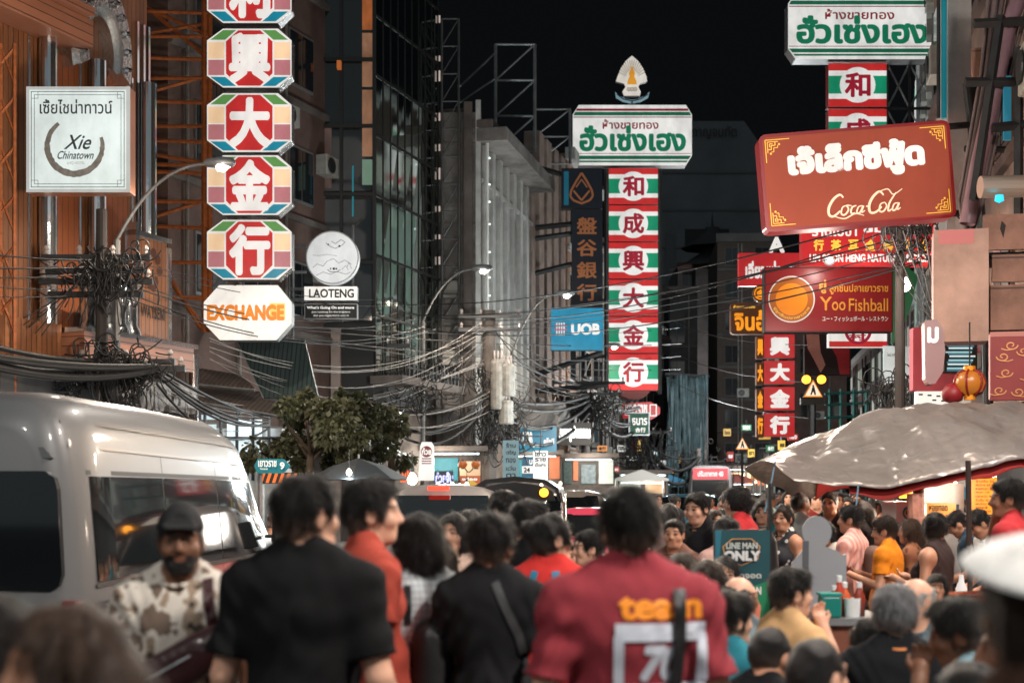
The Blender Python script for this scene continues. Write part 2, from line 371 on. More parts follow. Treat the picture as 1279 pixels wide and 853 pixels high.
# ---------------------------------------------------------------- ground
g = MB(); g.bx(-400, 400, -60, 900, -.6, -.3, asphalt); tag(g.build('ground'), kind='structure')
def ribbon(name, pts, z0, z1, m):
    mb = MB(); n = len(pts); vs = []
    for (x0, x1, y) in pts: vs += [(x0, y, z1), (x1, y, z1), (x0, y, z0), (x1, y, z0)]
    fs = []
    for i in range(n-1):
        a = i*4; b = a+4; fs += [(a, a+1, b+1, b), (a+2, b+2, b+3, a+3), (a, b, b+2, a+2), (a+1, a+3, b+3, b+1)]
    fs += [(0, 2, 3, 1), (n*4-4, n*4-3, n*4-1, n*4-2)]
    mb.mesh(vs, fs, m); return tag(mb.build(name), kind='structure')
LX = lambda Y: -9.9+.38*(Y-32) if Y < 66 else 3.02+.15*(Y-66)
RX = lambda Y: 7.0+.27*(Y-20) if Y < 82 else 23.7+.16*(Y-82)
ys = [-20, 0, 14, 26, 40, 54, 66, 90, 130, 220]
ribbon('road', [(LX(y)+1.6, RX(y)-1.2, y) for y in ys], -.4, 0, asphalt)
ribbon('pavement', [(LX(y)-30, LX(y)+1.6, y) for y in ys], -.4, .13, paving)
ribbon('pavement', [(RX(y)-1.2, RX(y)+30, y) for y in ys], -.4, .13, paving)

RZL = math.atan2(.935, .355)
def YL(px): return 22.06/(.38-(px-CX)/FPX)
def building(name, label, Y0, inset=0, cat='building', x=None, rz=None, group=None):
    rz = RZL if rz is None else rz
    x = LX(Y0) if x is None else x
    r = empty(name, (x-inset*math.sin(rz), Y0+inset*math.cos(rz), 0), rz, label, cat, group)
    return r
# ---- the orange timber shop
B = building('timber_shop', 'shop clad in orange timber boards with polished steel columns and a steel arch', 26)
sp = lambda px: (YL(px)-26)/.935
zp = lambda px, py: zat(py, YL(px))
m = MB(); m.bx(0, 9.25, 0, 7, 0, 22, wood); m.build('wall', B)
for s_ in (8.75, 9.0, 9.2): c = MB(); c.bx(s_, s_+.07, -.09, -.003, 5.2, 13, chrome); c.build('column_trim', B)
for k, px in enumerate((-40, 50, 112, 176)):
    c = MB(); s = sp(px); c.cyl((s, -.22, 5.25), (s, -.22, 11.55), .2, chrome, 20); c.cyl((s, -.22, 5.1), (s, -.22, 5.25), .28, chrome, 20); c.build('column', B, smooth=False, bevel=0)
    c = MB(); c.bx(s+.34, s+.40, -.05, .0, 5.2, 11.6, chrome); c.bx(s-.42, s-.36, -.05, .0, 5.2, 11.6, chrome); c.build('column_trim', B)
for px in (80, 142):
    c = MB(); s = sp(px); c.bx(s-.45, s+.45, -.07, .01, 5.3, 11.4, planks('dark_orange_boards', C(120, 62, 32), C(160, 88, 46), .2)); c.build('wall_panel', B, bevel=.01)
c = MB(); c.bx(sp(-80), 6.2, -.75, 0, 11.55, 12.15, wood_h); c.bx(sp(-80), 6.0, -.95, 0, 12.15, 12.35, wood_h); c.build('cornice', B, bevel=.02)
c = MB(); c.bx(3.3, 4.9, -1.9, 0, 12.5, 17, planks('orange_slats', C(150, 88, 60), C(180, 110, 78), .17, axis=2)); c.build('upper_bay', B, bevel=.02)
c = MB(); c.bx(sp(-90), sp(20), -1.3, 0, 12.7, 13.0, plaster_k); c.build('eave', B)
# steel arch
c = MB(); s0 = 7.05; zc = 11.75; N = 24; pr = []
prof = [(math.cos(R(-20+220*k/N)), math.sin(R(-20+220*k/N))) for k in range(N+1)]
for (a, b), (a2, b2) in zip(prof, prof[1:]):
    for r0, r1, d in ((.52, .66, -.30), (.66, 1.02, -.46), (.98, 1.16, -.34)):
        q = [(s0+r0*a*.95, d, zc+r0*b*1.55), (s0+r1*a*.95, d, zc+r1*b*1.55), (s0+r1*a2*.95, d, zc+r1*b2*1.55), (s0+r0*a2*.95, d, zc+r0*b2*1.55)]
        q2 = [(x, 0, z) for x, y, z in q]; c.mesh(q+q2, [(0, 1, 2, 3), (0, 4, 5, 1), (1, 5, 6, 2), (2, 6, 7, 3), (3, 7, 4, 0)], hammered)
for k in range(12):
    t = R(-10+200*k/11); p = (s0+.86*math.cos(t)*.95, -.46, zc+.86*math.sin(t)*1.55); c.lathe([(.001, -.1), (.09, -.05), (.12, 0), (.09, .05), (.001, .1)], p, chrome, 8)
c.build('steel_arch', B)
c = MB()
for z in (9.6, 9.95, 10.4, 7.2, 6.9, 6.5, 6.15, 5.8):
    c.lathe([(.001, -.2), (.12, -.15), (.17, 0), (.12, .15), (.001, .2)], (sp(132), -.24, z), chrome, 10)
c.build('steel_ornament', B, smooth=True)
# ledge with boards, panel and letters
c = MB(); c.bx(4.9, 9.0, -1.5, 0, 4.55, 5.1, wood_h); c.bx(4.85, 9.05, -1.6, 0, 5.1, 5.2, chrome); c.build('ledge', B)
c = MB(); c.bx(sp(-60), 4.8, -1.0, 0, 4.2, 5.25, wood); c.build('ledge', B)
c = MB(); c.bx(sp(-60), 9.0, -1.2, 0, 3.1, 4.4, plaster_k); c.build('shop_fascia', B)
c = MB()
for k in range(4): c.lathe([(.3, 0), (.28, .1), (.2, .25), (.2, .95), (.26, 1.1), (.3, 1.15)], (5.6+k*.42, -1.2, 5.2), chrome, 14)
c.build('steel_baluster', B, smooth=True)
c = MB(); s = 8.1; c.bx(s-.55, s+.6, -.95, -.75, 5.2, 7.6, wood); c.bx(s-.68, s-.55, -1, -.7, 5.2, 7.9, chrome); c.bx(s+.6, s+.73, -1, -.7, 5.2, 7.5, chrome); c.bx(s-.68, s+.73, -1, -.7, 7.6, 7.72, chrome); c.build('name_panel', B)
c = MB(); V, Z, F, _ = glyphs('WATSENI', .02); c.mesh([(s-.45+u*.95, -.97-z, 5.75+v*.3) for (u, v), z in zip(V, Z)], F, inkk)
for k in range(9):
    t = k*.7; c.mesh([(s+.3*math.cos(t)*(1-k*.06)+.12*math.cos(a), -.965-.001*k, 6.9+.4*math.sin(t)+.12*math.sin(a)) for a in [i*math.pi/4 for i in range(8)]], [list(range(8))], mat('brown_carving', C(70, 36, 22), .6))
c.build('lettering', B, fix=False)
c = MB(); V, Z, F, _ = glyphs('ห้างทองเยาวราช', .03); s0, s1 = 5.5, 8.95
for dy in (0, -.06, -.12): c.mesh([(s0+u*(s1-s0), -1.5+dy-z, 3.55+v*.95) for (u, v), z in zip(V, Z)], F, mat('tarnished_letters', C(112, 104, 100), .5, .4, var=.5, vscale=6))
c.build('lettering', B, fix=False)
c = MB(); s = 10.75; c.cyl((s, -.35, 2.6), (s, -.35, 5.15), .12, chrome, 18); c.cyl((s, -.35, 5.05), (s, -.35, 5.12), .15, chrome, 18); c.build('column', B)
c = MB(); c.bx(sp(-60), sp(52), -1.35, -1.21, 3.2, 3.55, tube); c.build('light_strip', B)
c = MB(); c.bx(.3, .5, -1.6, -1.25, 2.2, 9.2, steel); c.bx(.2, 1.9, -.12, .02, 5.8, 8.9, mat('grey_window', C(120, 140, 140), .3)); c.build('window', B)
# ---- brown building behind the octagon column
B = building('brown_shophouse', 'dark brown plastered shophouse behind the octagonal gold shop panels', 36.7, .9)
m = MB(); m.bx(0, 10.4, 0, 8, 3.4, 24, plaster_b); m.build('wall', B)
m = MB(); m.bx(0, 10.4, -.5, 0, 3.0, 3.6, concrete_d); m.build('canopy', B)
for z in (7, 10.5, 14, 17.5):
    for s in (1.2, 3.6, 6.2):
        f = MB(); f.bx(s, s+1.5, -.06, .05, z, z+1.7, mat('aluminium_frame', (.3, .3, .3), .4, .7)); fo = f.build('window', B)
        p = MB()
        for k in range(2): p.bx(s+.06+k*.73, s+.06+k*.73+.65, -.085, -.065, z+.08, z+1.62, glass_d)
        p.build('pane', fo)
for s_, z_ in ((2.9, 9.6), (5.4, 12.6), (2.8, 16.2), (7.6, 8.2), (7.9, 11.6)):
    f = MB(); f.bx(s_, s_+.85, -.4, -.02, z_, z_+.62, mat('ac_casing', C(150, 148, 142), .6, var=.3)); fo = f.build('air_conditioner', B, bevel=.02); f = MB(); f.lathe([(.02, -.02), (.24, -.02), (.24, .0), (.02, .0)], (s_+.32, -.42, z_+.3), darksteel, 14, 'y'); f.build('fan_grille', fo)
for s_ in (.7, 3.3, 5.9, 9.4): f = MB(); f.cyl((s_, -.12, 3.6), (s_, -.12, 20), .055, mat('drain_grey', C(110, 104, 100), .6, var=.4), 8); f.build('drain_pipe', B)
for z_ in (6.4, 9.9, 13.4, 16.9): f = MB(); f.bx(0, 10.4, -.14, 0, z_, z_+.18, concrete_d); f.build('string_course', B)
# pale wall between the timber shop and the brown wall
B = empty('pale_annex', (-9.0, 38.6, 0), 0, 'narrow pale annex wall with a barred window behind the rusty frame', 'building')
m = MB(); m.bx(-1.6, -.3, 0, 1.5, 3, 11.2, plaster_w); m.build('wall', B)
m = MB(); m.bx(-1.9, 2, -.25, 1.5, 11.2, 11.5, plaster_w); m.build('roof_slab', B)
f = MB(); f.bx(-1.25, -.7, -.07, .02, 7.1, 9.6, mat('grey_green_frame', C(80, 92, 92), .5)); fo = f.build('window', B)
p = MB()
for k in range(6): p.bx(-1.2+.26*(k % 2), -1.2+.26*(k % 2)+.22, -.09, -.072, 7.2+.8*(k//2), 7.9+.8*(k//2), glass_d)
p.build('pane', fo)
m = MB()
for k in range(14): m.bx(-.2+k*.12, -.17+k*.12, -.15, -.1, 11.5, 12.7, darksteel)
m.bx(-.25, 1.5, -.16, -.09, 12.7, 12.76, darksteel); m.build('balcony_rail', B)

# rusty frame that carries the octagon signs
def P(px, py, Y): return at(px, py, Y)
t = empty('sign_lattice', P(258, 420, 36), 0, 'rust coloured steel lattice that carries the octagonal signs', 'sign frame')
for dy in (0, .9):
    m = MB()
    for px in (255, 262): q_ = MB(); q_.bar(P(px, -60, 36+dy), P(px, 415, 36+dy), .1, rust); q_.build('post', t, world=True)
    for k, py in enumerate((-40, 14, 46, 72, 98, 126, 158, 175, 206, 214, 252, 282, 328, 370)):
        m.bar(P(168 if py < 300 else 180, py, 36+dy), P(262, py+(3 if k % 2 else 0), 36+dy), .07, rust)
    m.build('beam', t, world=True)
m = MB()
for k, (a, b) in enumerate((((172, 5), (258, 44)), ((172, 44), (258, 30)), ((172, 120), (258, 95)), ((172, 190), (258, 204)), ((172, 278), (258, 250)), ((196, 330), (258, 412)), ((204, 332), (250, 410)), ((172, 0), (258, 72)))):
    m = MB(); m.bar(P(*a, 36.3), P(*b, 36.3), .07, rust); m.build('brace', t, world=True)
t = empty('steel_ladder', P(10, 420, 28.5), 0, 'thin pale steel lattice mast in front of the orange boards', 'mast')
m = MB()
for px in (1, 18):
    for d_ in (28.5, 29.2): m = MB(); m.bar(P(px, 55, d_), P(px, 500, d_), .06, rust); m.build('post', t, world=True)
m = MB()
for k in range(7):
    y = 60+k*62; m.bar(P(1, y+20, 28.5), P(18, y, 28.5), .05, rust); m.bar(P(1, y, 28.5), P(18, y+45, 28.5), .04, rust)
m.build('brace', t, world=True)

# ---- dark glazed building and the glass tower
B = empty('glazed_corner_building', (-6.46, 45, 0), 0, 'dark glazed corner block overhanging the pavement beside the glass tower', 'building')
m = MB(); m.bx(0, 2.12, .1, 6, 6.9, 26, mat('dark_cladding', C(30, 30, 33), .35, var=.2)); m.build('wall', B)
for i, z in enumerate((7.1, 9.0, 11.2, 13.3, 15.4, 17.6)):
    for k in range(2):
        p = MB(); p.bx(.1+k*1.0, 1.03+k*1.0, .02, .09, z, z+1.95, glass_d); p.build('window', B, bevel=.01)
m = MB()
for x in (0, 1.06, 2.1): m.bx(x-.05, x+.05, -.06, .1, 6.9, 26, mullion)
for z in (6.95, 8.95, 11.1, 13.25, 15.35, 17.5): m.bx(-.05, 2.15, -.07, .1, z-.06, z+.06, mullion)
m.build('window_frame', B)
for z0, z1 in ((10.4, 12.0), (9.3, 9.9)): m = MB(); m.bx(1.40, 1.45, -.005, .015, z0, z1, cyan); m.build('neon_tube', B)
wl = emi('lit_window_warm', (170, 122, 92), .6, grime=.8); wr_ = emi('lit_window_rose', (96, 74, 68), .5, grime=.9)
for z0, z1, mm in ((11.4, 12.2, emi('lit_window_green', (120, 150, 130), .5)), (12.3, 14.4, wl), (14.5, 16.2, wl), (16.3, 17.4, emi('lit_window_amber', (180, 100, 50), .6, grime=.8))): m = MB(); m.bx(1.72, 2.04, -.005, .015, z0, z1, mm); m.build('window', B)  # warm glow put into these panes as emission colour
m = MB(); m.bx(.18, .75, -.004, .016, 11.3, 13.2, wr_); m.build('window', B)  # pinkish reflection put into the pane as glow colour
m = MB(); m.bx(.95, 1.08, -.3, -.08, 15.0, 15.25, emi('amber_window', (200, 110, 50), .5)); m.build('wall_lamp', B)
m = MB(); m.bx(.7, 1.0, .2, 2, 0, 6.9, plaster_p); m.bx(.95, 2.1, .6, 2, 0, 6.9, plaster_b); m.build('pier', B)
rz = math.atan2(5.2, 1.72); B = empty('glass_tower', (-4.28, 45.05, 0), rz, 'tall tower with a green glass curtain wall reflecting the neon signs', 'building')
Lh = 5.45; m = MB(); m.bx(0, Lh, .12, 6, 4.6, 30, mat('tower_core', (.03, .03, .03), .8)); m.build('wall', B)
p = MB()
for i in range(13):
    for k in range(9):
        x0, x1 = Lh*k/9+.03, Lh*(k+1)/9-.03; z0 = 5.4+i*1.9; j = rng.normal(0, .004, 4)
        p.poly([(x0, .05+j[0], z0+.05), (x1, .05+j[1], z0+.05), (x1, .05+j[2], z0+1.85), (x0, .05+j[3], z0+1.85)], glass_g)
p.build('curtain_glazing', B)
m = MB()
for k in range(10): m.bx(Lh*k/9-.022, Lh*k/9+.022, .028, .1, 5.2, 30, mullion)
for i in range(14): m.bx(-.04, Lh+.04, .012, .1, 5.4+i*1.9-.04, 5.4+i*1.9+.04, mullion)
m.build('mullion_frame', B)
m = MB(); m.bx(-.3, Lh+.2, -1.0, .1, 5.1, 5.35, concrete_d); m.build('canopy', B)
m = MB()
for k in range(14): m.bx(.3+k*.34, .38+k*.34, -.98, -.92, 5.35, 5.95-.1*(k % 3), darksteel)
m.bx(.2, 5, -.97, -.93, 5.6, 5.66, darksteel); m.build('lettering', B)
m = MB(); m.bx(.1, Lh, .3, 6, 0, 5.1, concrete_d); m.build('ground_storey', B)
for k in range(9): m = MB(); z = 9.6+k*1.05+rng.uniform(-.3, .3); m.cyl((Lh-.03, -.02, z), (Lh-.03, -.02, z+rng.uniform(.1, .4)), .03, emi('sparkle_lamp', (210, 190, 180), .7), 6); m.build('marker_lamp', B)

# ---- concrete building with cornice and white fins
B = empty('concrete_building', (-2.72, 51, 0), 0, 'stained bare concrete building with a jutting cornice slab and white window fins', 'building')
m = MB(); m.bx(0, 1.62, 0, 9, 0, 15.3, concrete); m.build('wall', B, bevel=.03)
m = MB(); m.bx(1.0, 1.3, -.25, .3, 2, 15.6, concrete_d); m.bx(1.42, 1.6, -.12, .3, 2, 15.7, plaster_w); m.build('pilaster', B)
for z_ in (6.2, 8.6): f = MB(); f.bx(.12, .85, -.36, -.02, z_, z_+.6, mat('ac_casing', C(150, 148, 142), .6, var=.3)); f.build('air_conditioner', B, bevel=.02)
for x_ in (.25, .92): f = MB(); f.cyl((x_, -.1, 3), (x_, -.1, 15), .05, mat('drain_grey', C(110, 104, 100), .6, var=.4), 8); f.build('drain_pipe', B)
m = MB()
for k in range(5): m.bx(-.02, 1.62, -.012, .001, 2.6+k*2.9, 2.63+k*2.9, concrete_d)
m.build('wall_joint', B)
rz2 = math.atan2(8.5, 1.9); F2 = empty('finned_block', (-1.12, 51.05, 0), rz2, 'block of tall white vertical fins between dark windows under a concrete cornice', 'building')
m = MB(); m.bx(.05, 8.8, .5, 6, 0, 15.5, concrete_d); m.build('wall', F2)
m = MB(); m.bx(-.2, 8.9, -1.0, .5, 14.2, 14.7, concrete); m.bx(-.2, 8.9, -.5, .5, 14.7, 15.0, concrete_d); m.build('cornice', F2, bevel=.03)
for k in range(7):
    f = MB(); x = .25+k*1.2; f.bx(x, x+.42, -.12, .5, 4.6, 14.2, plaster_w); f.build('fin', F2, bevel=.02)
    p = MB()
    for i in range(5): p.bx(x+.45, x+1.15, .3, .36, 4.7+i*1.9, 6.45+i*1.9, glass_d)
    p.build('window', F2)
m = MB(); m.bx(.0, 8.9, -.08, .45, 12.8, 12.95, plaster_w); m.build('transom', F2)
m = MB(); m.cyl((.1, -.22, 5), (.1, -.22, 14.2), .06, white_p, 8); m.build('conduit', F2)
for k in range(11): m = MB(); z = 5.5+k*.8+rng.uniform(-.25, .25); m.cyl((.1, -.3, z), (.1, -.3, z+.06), .035, emi('string_lamp', (225, 245, 240), 1.6), 6); m.build('marker_lamp', F2)
B = empty('pink_fin_building', (.72, 59.6, 0), rz2-.02, 'building of thick pinkish stone fins with black slots between them', 'building')
m = MB(); m.bx(0, 8, .6, 6, 0, 16, mat('slot_black', (.012, .012, .012), .7)); m.build('wall', B)
for k, wd in enumerate((.8, .95, .95, .9, .9)):
    f = MB(); x = k*1.55; f.bx(x, x+wd, -.1, .6, 5.3, 17.2-(.0 if k else 1.6), plaster_p); fo = f.build('fin', B, bevel=.03)
m = MB()
for i in range(4): m.bx(0, 7.8, .45, .62, 6.8+i*2.6, 6.98+i*2.6, plaster_b)
m.build('spandrel', B)
m = MB(); m.bx(-1.2, 8, -1.3, .5, 4.0, 5.3, concrete); m.build('canopy', B)
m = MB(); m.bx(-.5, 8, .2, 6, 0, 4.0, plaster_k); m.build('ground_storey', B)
# ---- further left-hand houses
def block(name, label, x0, Y0, x1, Y1, z, m, fl=3.2, wd=1.6, win=glass_d, depth=8, base=3.2, wm=None, face=None, lit=0):
    rz = math.atan2(Y1-Y0, x1-x0); L = math.hypot(Y1-Y0, x1-x0)
    r = empty(name, (x0, Y0, 0), rz, label, 'building'); sgn = 1 if (face or 'l') == 'l' else -1
    b = MB(); b.bx(0, L, 0, sgn*depth, base-.2, z, m); b.build('wall', r)
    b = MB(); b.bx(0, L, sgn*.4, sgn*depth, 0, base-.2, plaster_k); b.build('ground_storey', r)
    b = MB(); b.bx(-.1, L+.1, -sgn*.35, sgn*.1, z-.3, z+.25, wm or m); b.build('cornice', r)
    n = max(1, int(L/wd/1.5)); k = 0; zz = base+.5
    while zz+fl*.6 < z-.4:
        for i in range(n):
            s = L*(i+.5)/n; f = MB(); f.bx(s-wd*.5, s+wd*.5, -sgn*.05, sgn*.05, zz, zz+fl*.58, wm or m); fo = f.build('window', r)
            p = MB(); on = lit and rng.random() < lit
            for q in range(2): p.bx(s-wd*.46+q*wd*.47, s-wd*.46+q*wd*.47+wd*.44, -sgn*.08, -sgn*.055, zz+.08, zz+fl*.58-.08, emi('lit_window', (214, 220, 205), .45) if on else win)
            p.build('pane', fo)
        for i in range(n):
            if rng.random() < .45:
                s = L*(i+.5)/n+wd*rng.uniform(.55, .8); a_ = MB(); a_.bx(s-.4, s+.4, -sgn*.38, -sgn*.02, zz-.1, zz+.5, mat('ac_casing', C(150, 148, 142), .6, var=.3)); ao = a_.build('air_conditioner', r, bevel=.02); a_ = MB(); a_.lathe([(.02, -.02), (.22, -.02), (.22, .0), (.02, .0)], (s-.1, -sgn*.40, zz+.2), darksteel, 14, 'y'); a_.build('fan_grille', ao)
        b = MB(); b.bx(0, L, -sgn*.12, 0, zz-.32, zz-.14, wm or m); b.build('string_course', r)
        zz += fl
    for k in range(max(2, int(L/4))):
        s = rng.uniform(.3, L-.3); b = MB(); b.cyl((s, -sgn*.16, base), (s, -sgn*.16, z-.4), rng.uniform(.04, .08), mat('drain_grey', C(110, 104, 100), .6, var=.4), 8); b.build('drain_pipe', r)
    return r
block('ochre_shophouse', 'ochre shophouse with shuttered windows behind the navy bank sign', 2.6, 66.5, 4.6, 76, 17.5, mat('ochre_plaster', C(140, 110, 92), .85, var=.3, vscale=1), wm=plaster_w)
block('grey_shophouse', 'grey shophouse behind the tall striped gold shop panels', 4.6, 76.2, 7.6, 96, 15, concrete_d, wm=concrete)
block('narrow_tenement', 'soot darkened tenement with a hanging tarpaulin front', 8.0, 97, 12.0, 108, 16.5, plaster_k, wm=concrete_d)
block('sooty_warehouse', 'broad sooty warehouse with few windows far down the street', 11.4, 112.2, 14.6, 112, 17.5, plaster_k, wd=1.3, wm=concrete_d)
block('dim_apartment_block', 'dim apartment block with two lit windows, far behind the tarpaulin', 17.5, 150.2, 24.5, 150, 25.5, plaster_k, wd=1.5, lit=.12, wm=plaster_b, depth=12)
r = empty('tower_block', (19.5, 190, 0), 0, 'huge unlit tower block against the night sky', 'building'); uc = mat('unlit_concrete', C(96, 96, 98), .9, var=.2, vscale=.2)
m = MB(); m.prism([(0, 0), (15, 0), (15, 46), (11.5, 51), (0, 51)], 0, 20, uc); m.build('wall', r)
for k in range(2): m = MB(); m.bx(3.6-1.5*k, 9.5, -.05, .05, 34.2-5.6*k, 36.6-5.6*k, mat('unlit_glass', (.003, .003, .003), .6)); m.build('window', r)
for k in range(9): m = MB(); m.bx(0, 15, -.12, 0, 4+k*5, 4.25+k*5, mat('unlit_trim', C(84, 84, 86), .9)); m.build('string_course', r)
m = MB(); m.bx(1.0, 2.2, -.15, 0, 0, 36, mat('unlit_trim', C(84, 84, 86), .9)); m.build('pilaster', r)
m = MB(); V, Z, F, _ = glyphs('กาญจนทัต', .02); m.mesh([(4.5+u*6, -.3-z, 48.6+v*1.7) for (u, v), z in zip(V, Z)], F, mat('unlit_letters', (.03, .03, .03), .7)); m.build('lettering', r, fix=False)
# pagoda roofs
r = empty('pagoda_roof', (16.9*1.25, 120*1.25, 0), 0, 'dark two tiered pagoda roof silhouetted before the tower block', 'pagoda')
pm = mat('pagoda_tiles', (.02, .02, .021), .8, var=.3)
m = MB(); m.bx(-2, 2, -2, 2, 0, 24.8, plaster_k); m.build('wall', r)
for z, wd in ((25, 4.6), (27.2, 3.4)):
    m = MB(); m.lathe([(wd, z), (wd*.93, z+.12), (wd*.55, z+.9), (wd*.28, z+1.7), (wd*.22, z+2.2), (.02, z+2.3)], (0, 0, 0), pm, 8); m.build('roof', r)
m = MB(); m.lathe([(.3, 29), (.12, 29.8), (.02, 31)], (0, 0, 0), pm, 8); m.build('finial', r)
# dark timber gallery and columns mid right
block('balconied_house', 'dark balconied house with heavy beams beside the orange neon signs', 13.9, 96.3, 17.9, 96, 18.8, mat('dark_timber', C(58, 48, 44), .8, var=.3), fl=2.2, wd=1.0, wm=plaster_k, depth=10)
block('columned_house', 'tall brown columned house behind the red diamond panels', 18.4, 102.2, 24.0, 102, 16.5, plaster_b, wd=1.1, wm=plaster_b, depth=10)
# ---- right-hand side of the street
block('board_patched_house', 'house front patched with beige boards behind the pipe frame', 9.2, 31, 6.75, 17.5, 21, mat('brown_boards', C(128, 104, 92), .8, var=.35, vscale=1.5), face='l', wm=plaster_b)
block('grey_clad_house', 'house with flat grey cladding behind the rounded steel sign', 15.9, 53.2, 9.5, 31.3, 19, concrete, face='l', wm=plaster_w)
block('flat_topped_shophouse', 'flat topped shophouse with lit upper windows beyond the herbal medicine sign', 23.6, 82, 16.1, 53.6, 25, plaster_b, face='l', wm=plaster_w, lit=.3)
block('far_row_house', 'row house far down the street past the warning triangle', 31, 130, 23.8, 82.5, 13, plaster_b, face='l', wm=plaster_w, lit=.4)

# ---- lattice towers on the roofs
lattice_d = mat('dull_lattice_steel', (.11, .11, .11), .6, .5, var=.3)
def truss(label, pxs, pys, Y, dy=1.2, m=steel, th=1.0):
    t = empty('roof_lattice', P((pxs[0]+pxs[1])/2, pys[1], Y), 0, label, 'steel lattice', None); a, b = pxs; y0, y1 = pys
    for px in (a, b):
        for d in (0, dy): q = MB(); q.bar(P(px, y0, Y+d), P(px, y1, Y+d), .09*th, m); q.build('post', t, world=True)
    q = MB(); n = max(2, int((y1-y0)/34))
    for k in range(n+1):
        y = y0+(y1-y0)*k/n
        for d in (0, dy): q.bar(P(a, y, Y+d), P(b, y, Y+d), .06*th, m)
        for px in (a, b): q.bar(P(px, y, Y), P(px, y, Y+dy), .06*th, m)
    q.build('rail', t, world=True); q = MB()
    for k in range(n):
        y = y0+(y1-y0)*k/n; y2 = y0+(y1-y0)*(k+1)/n
        for d in (0, dy): q.bar(P(a, y2, Y+d), P(b, y, Y+d), .05*th, m)
        q.bar(P(b, y, Y), P(b, y2, Y+dy), .05, m); q.bar(P(a, y2, Y), P(a, y, Y+dy), .05, m)
    q.build('brace', t, world=True); return t
truss('slim steel lattice mast standing against the blank concrete wall', (552, 573), (24, 470), 50.2, .35, lattice_d, .6)
truss('square steel lattice tower on the roof above the cornice slab', (619, 668), (56, 190), 57, 2.5)
t = truss('low steel lattice between the roof tower and the big gold shop header', (668, 712), (137, 205), 64, 1.5)
t = empty('steel_stay', P(575, 110, 51), 0, 'thin diagonal steel stays joining the two roof lattices', 'steel stay'); q = MB()
q.bar(P(575, 108, 51), P(619, 66, 57), .06, steel); q.bar(P(575, 128, 51), P(619, 98, 57), .05, steel); q.build('stay_rod', t, world=True)
# ---------------------------------------------------------------- signs over the pavement
# Xie panel
S = Sign('hanging_sign', 'white square shop panel with a grey brush ring, hung before the orange boards', 37, 112, 166, 243, 29.5, depth=.4)
S.body(emi('xie_white', (176, 180, 180), .8), edge=mat('copper_rim', C(190, 130, 100), .35, .5))
S.rect(41, 116, 161, 239, emi('xie_face', (200, 212, 212), .98), 1)
S.frame(43, 118, 159, 237, .8, ink); S.frame(47, 122, 155, 233, .6, ink)
for x, y in ((43, 118), (150, 118), (43, 228), (150, 228)): S.frame(x, y, x+9, y+9, .5, ink)
ringm = mat('grey_brush', C(120, 118, 116), .6, var=.4, vscale=9)
for k in range(40):
    a0 = -35+k*6.4; wd = 4+3.4*math.sin(k/39*math.pi)+rng.random()
    S.disc(97, 187, 37+rng.random()*.6, ringm, 2, r2=37-wd, n=2, a0=a0+70-55, a1=a0+6.6+70-55)
S.text('เซี้ยไชน่าทาวน์', 54, 128, 144, 146, ink, .012); S.text('Xie', 84, 172, 118, 190, ink, .012, .45); S.text('Chinatown', 76, 192, 121, 202, ink, .012, .4); S.text('LHQ HOTEL', 88, 205, 110, 209, mat('pale_ink', C(165, 165, 162), .6))
S.done()
# octagon column
def octagon(y0, y1, ch, label, Y=36):
    x0, x1 = 261, 366; h = y1-y0; S = Sign('octagonal_sign', label, x0, y0, x1, y1, Y, depth=.45, group='octagonal gold shop panels hung one above another')
    fx = lambda f: x0+f*(x1-x0); fy = lambda f: y0+f*h
    O = [(.19, 0), (.84, 0), (1, .2), (1, .8), (.84, 1), (.19, 1), (0, .8), (0, .2)]
    S.body(eW, [(fx(a), fy(b)) for a, b in O], edge=mat('mirror_edge', (.4, .4, .4), .25, 1, bump=.5, bscale=30))
    def q(pts, m, l=1): S.poly([(fx(a), fy(b)) for a, b in pts], m, l)
    I = [(.37, .03), (.63, .03), (.775, .22), (.775, .76), (.63, .97), (.37, .97), (.225, .76), (.225, .22)]
    q(I, eR, 2)
    for f in (lambda a: a, lambda a: 1-a):
        q([(f(.19), .025), (f(.345), .025), (f(.215), .19), (f(.04), .19)], eGr); q([(f(.015), .23), (f(.205), .23), (f(.205), .51), (f(.015), .51)], eC)
        q([(f(.015), .53), (f(.205), .53), (f(.205), .79), (f(.015), .79)], eP); q([(f(.04), .82), (f(.215), .82), (f(.345), .975), (f(.19), .975)], eT)
    S.text(ch, fx(.26), fy(.07), fx(.75), fy(.93), eTx, .05, 0, 4); return S.done()
for (y0, y1, ch, lb) in ((-46, 33, '利', 'topmost octagonal red panel, cut by the top of the photo, white 利 character'), (40, 113, '興', 'octagonal red panel with a white 興 character'), (120, 193, '大', 'octagonal red panel with a white 大 character'),
                         (197, 271, '金', 'octagonal red panel with a white 金 character'), (277, 351, '行', 'octagonal red panel with a white 行 character, lowest of the column')): octagon(y0, y1, ch, lb)
S = Sign('exchange_sign', 'white octagonal box lettered EXCHANGE in orange, under the octagon column', 257, 357, 366, 426, 36, depth=.45)
S.body(eW2, [(276, 358), (349, 358), (366, 379), (366, 405), (347, 426), (277, 426), (257, 405), (257, 379)], edge=steel)
S.rect(339, 380, 358, 401, emi('pale_yellow', (236, 196, 90), .9)); S.text('EXCHANGE', 261, 382, 357, 402, emi('exchange_orange', (226, 128, 20), .8), .06); S.done()
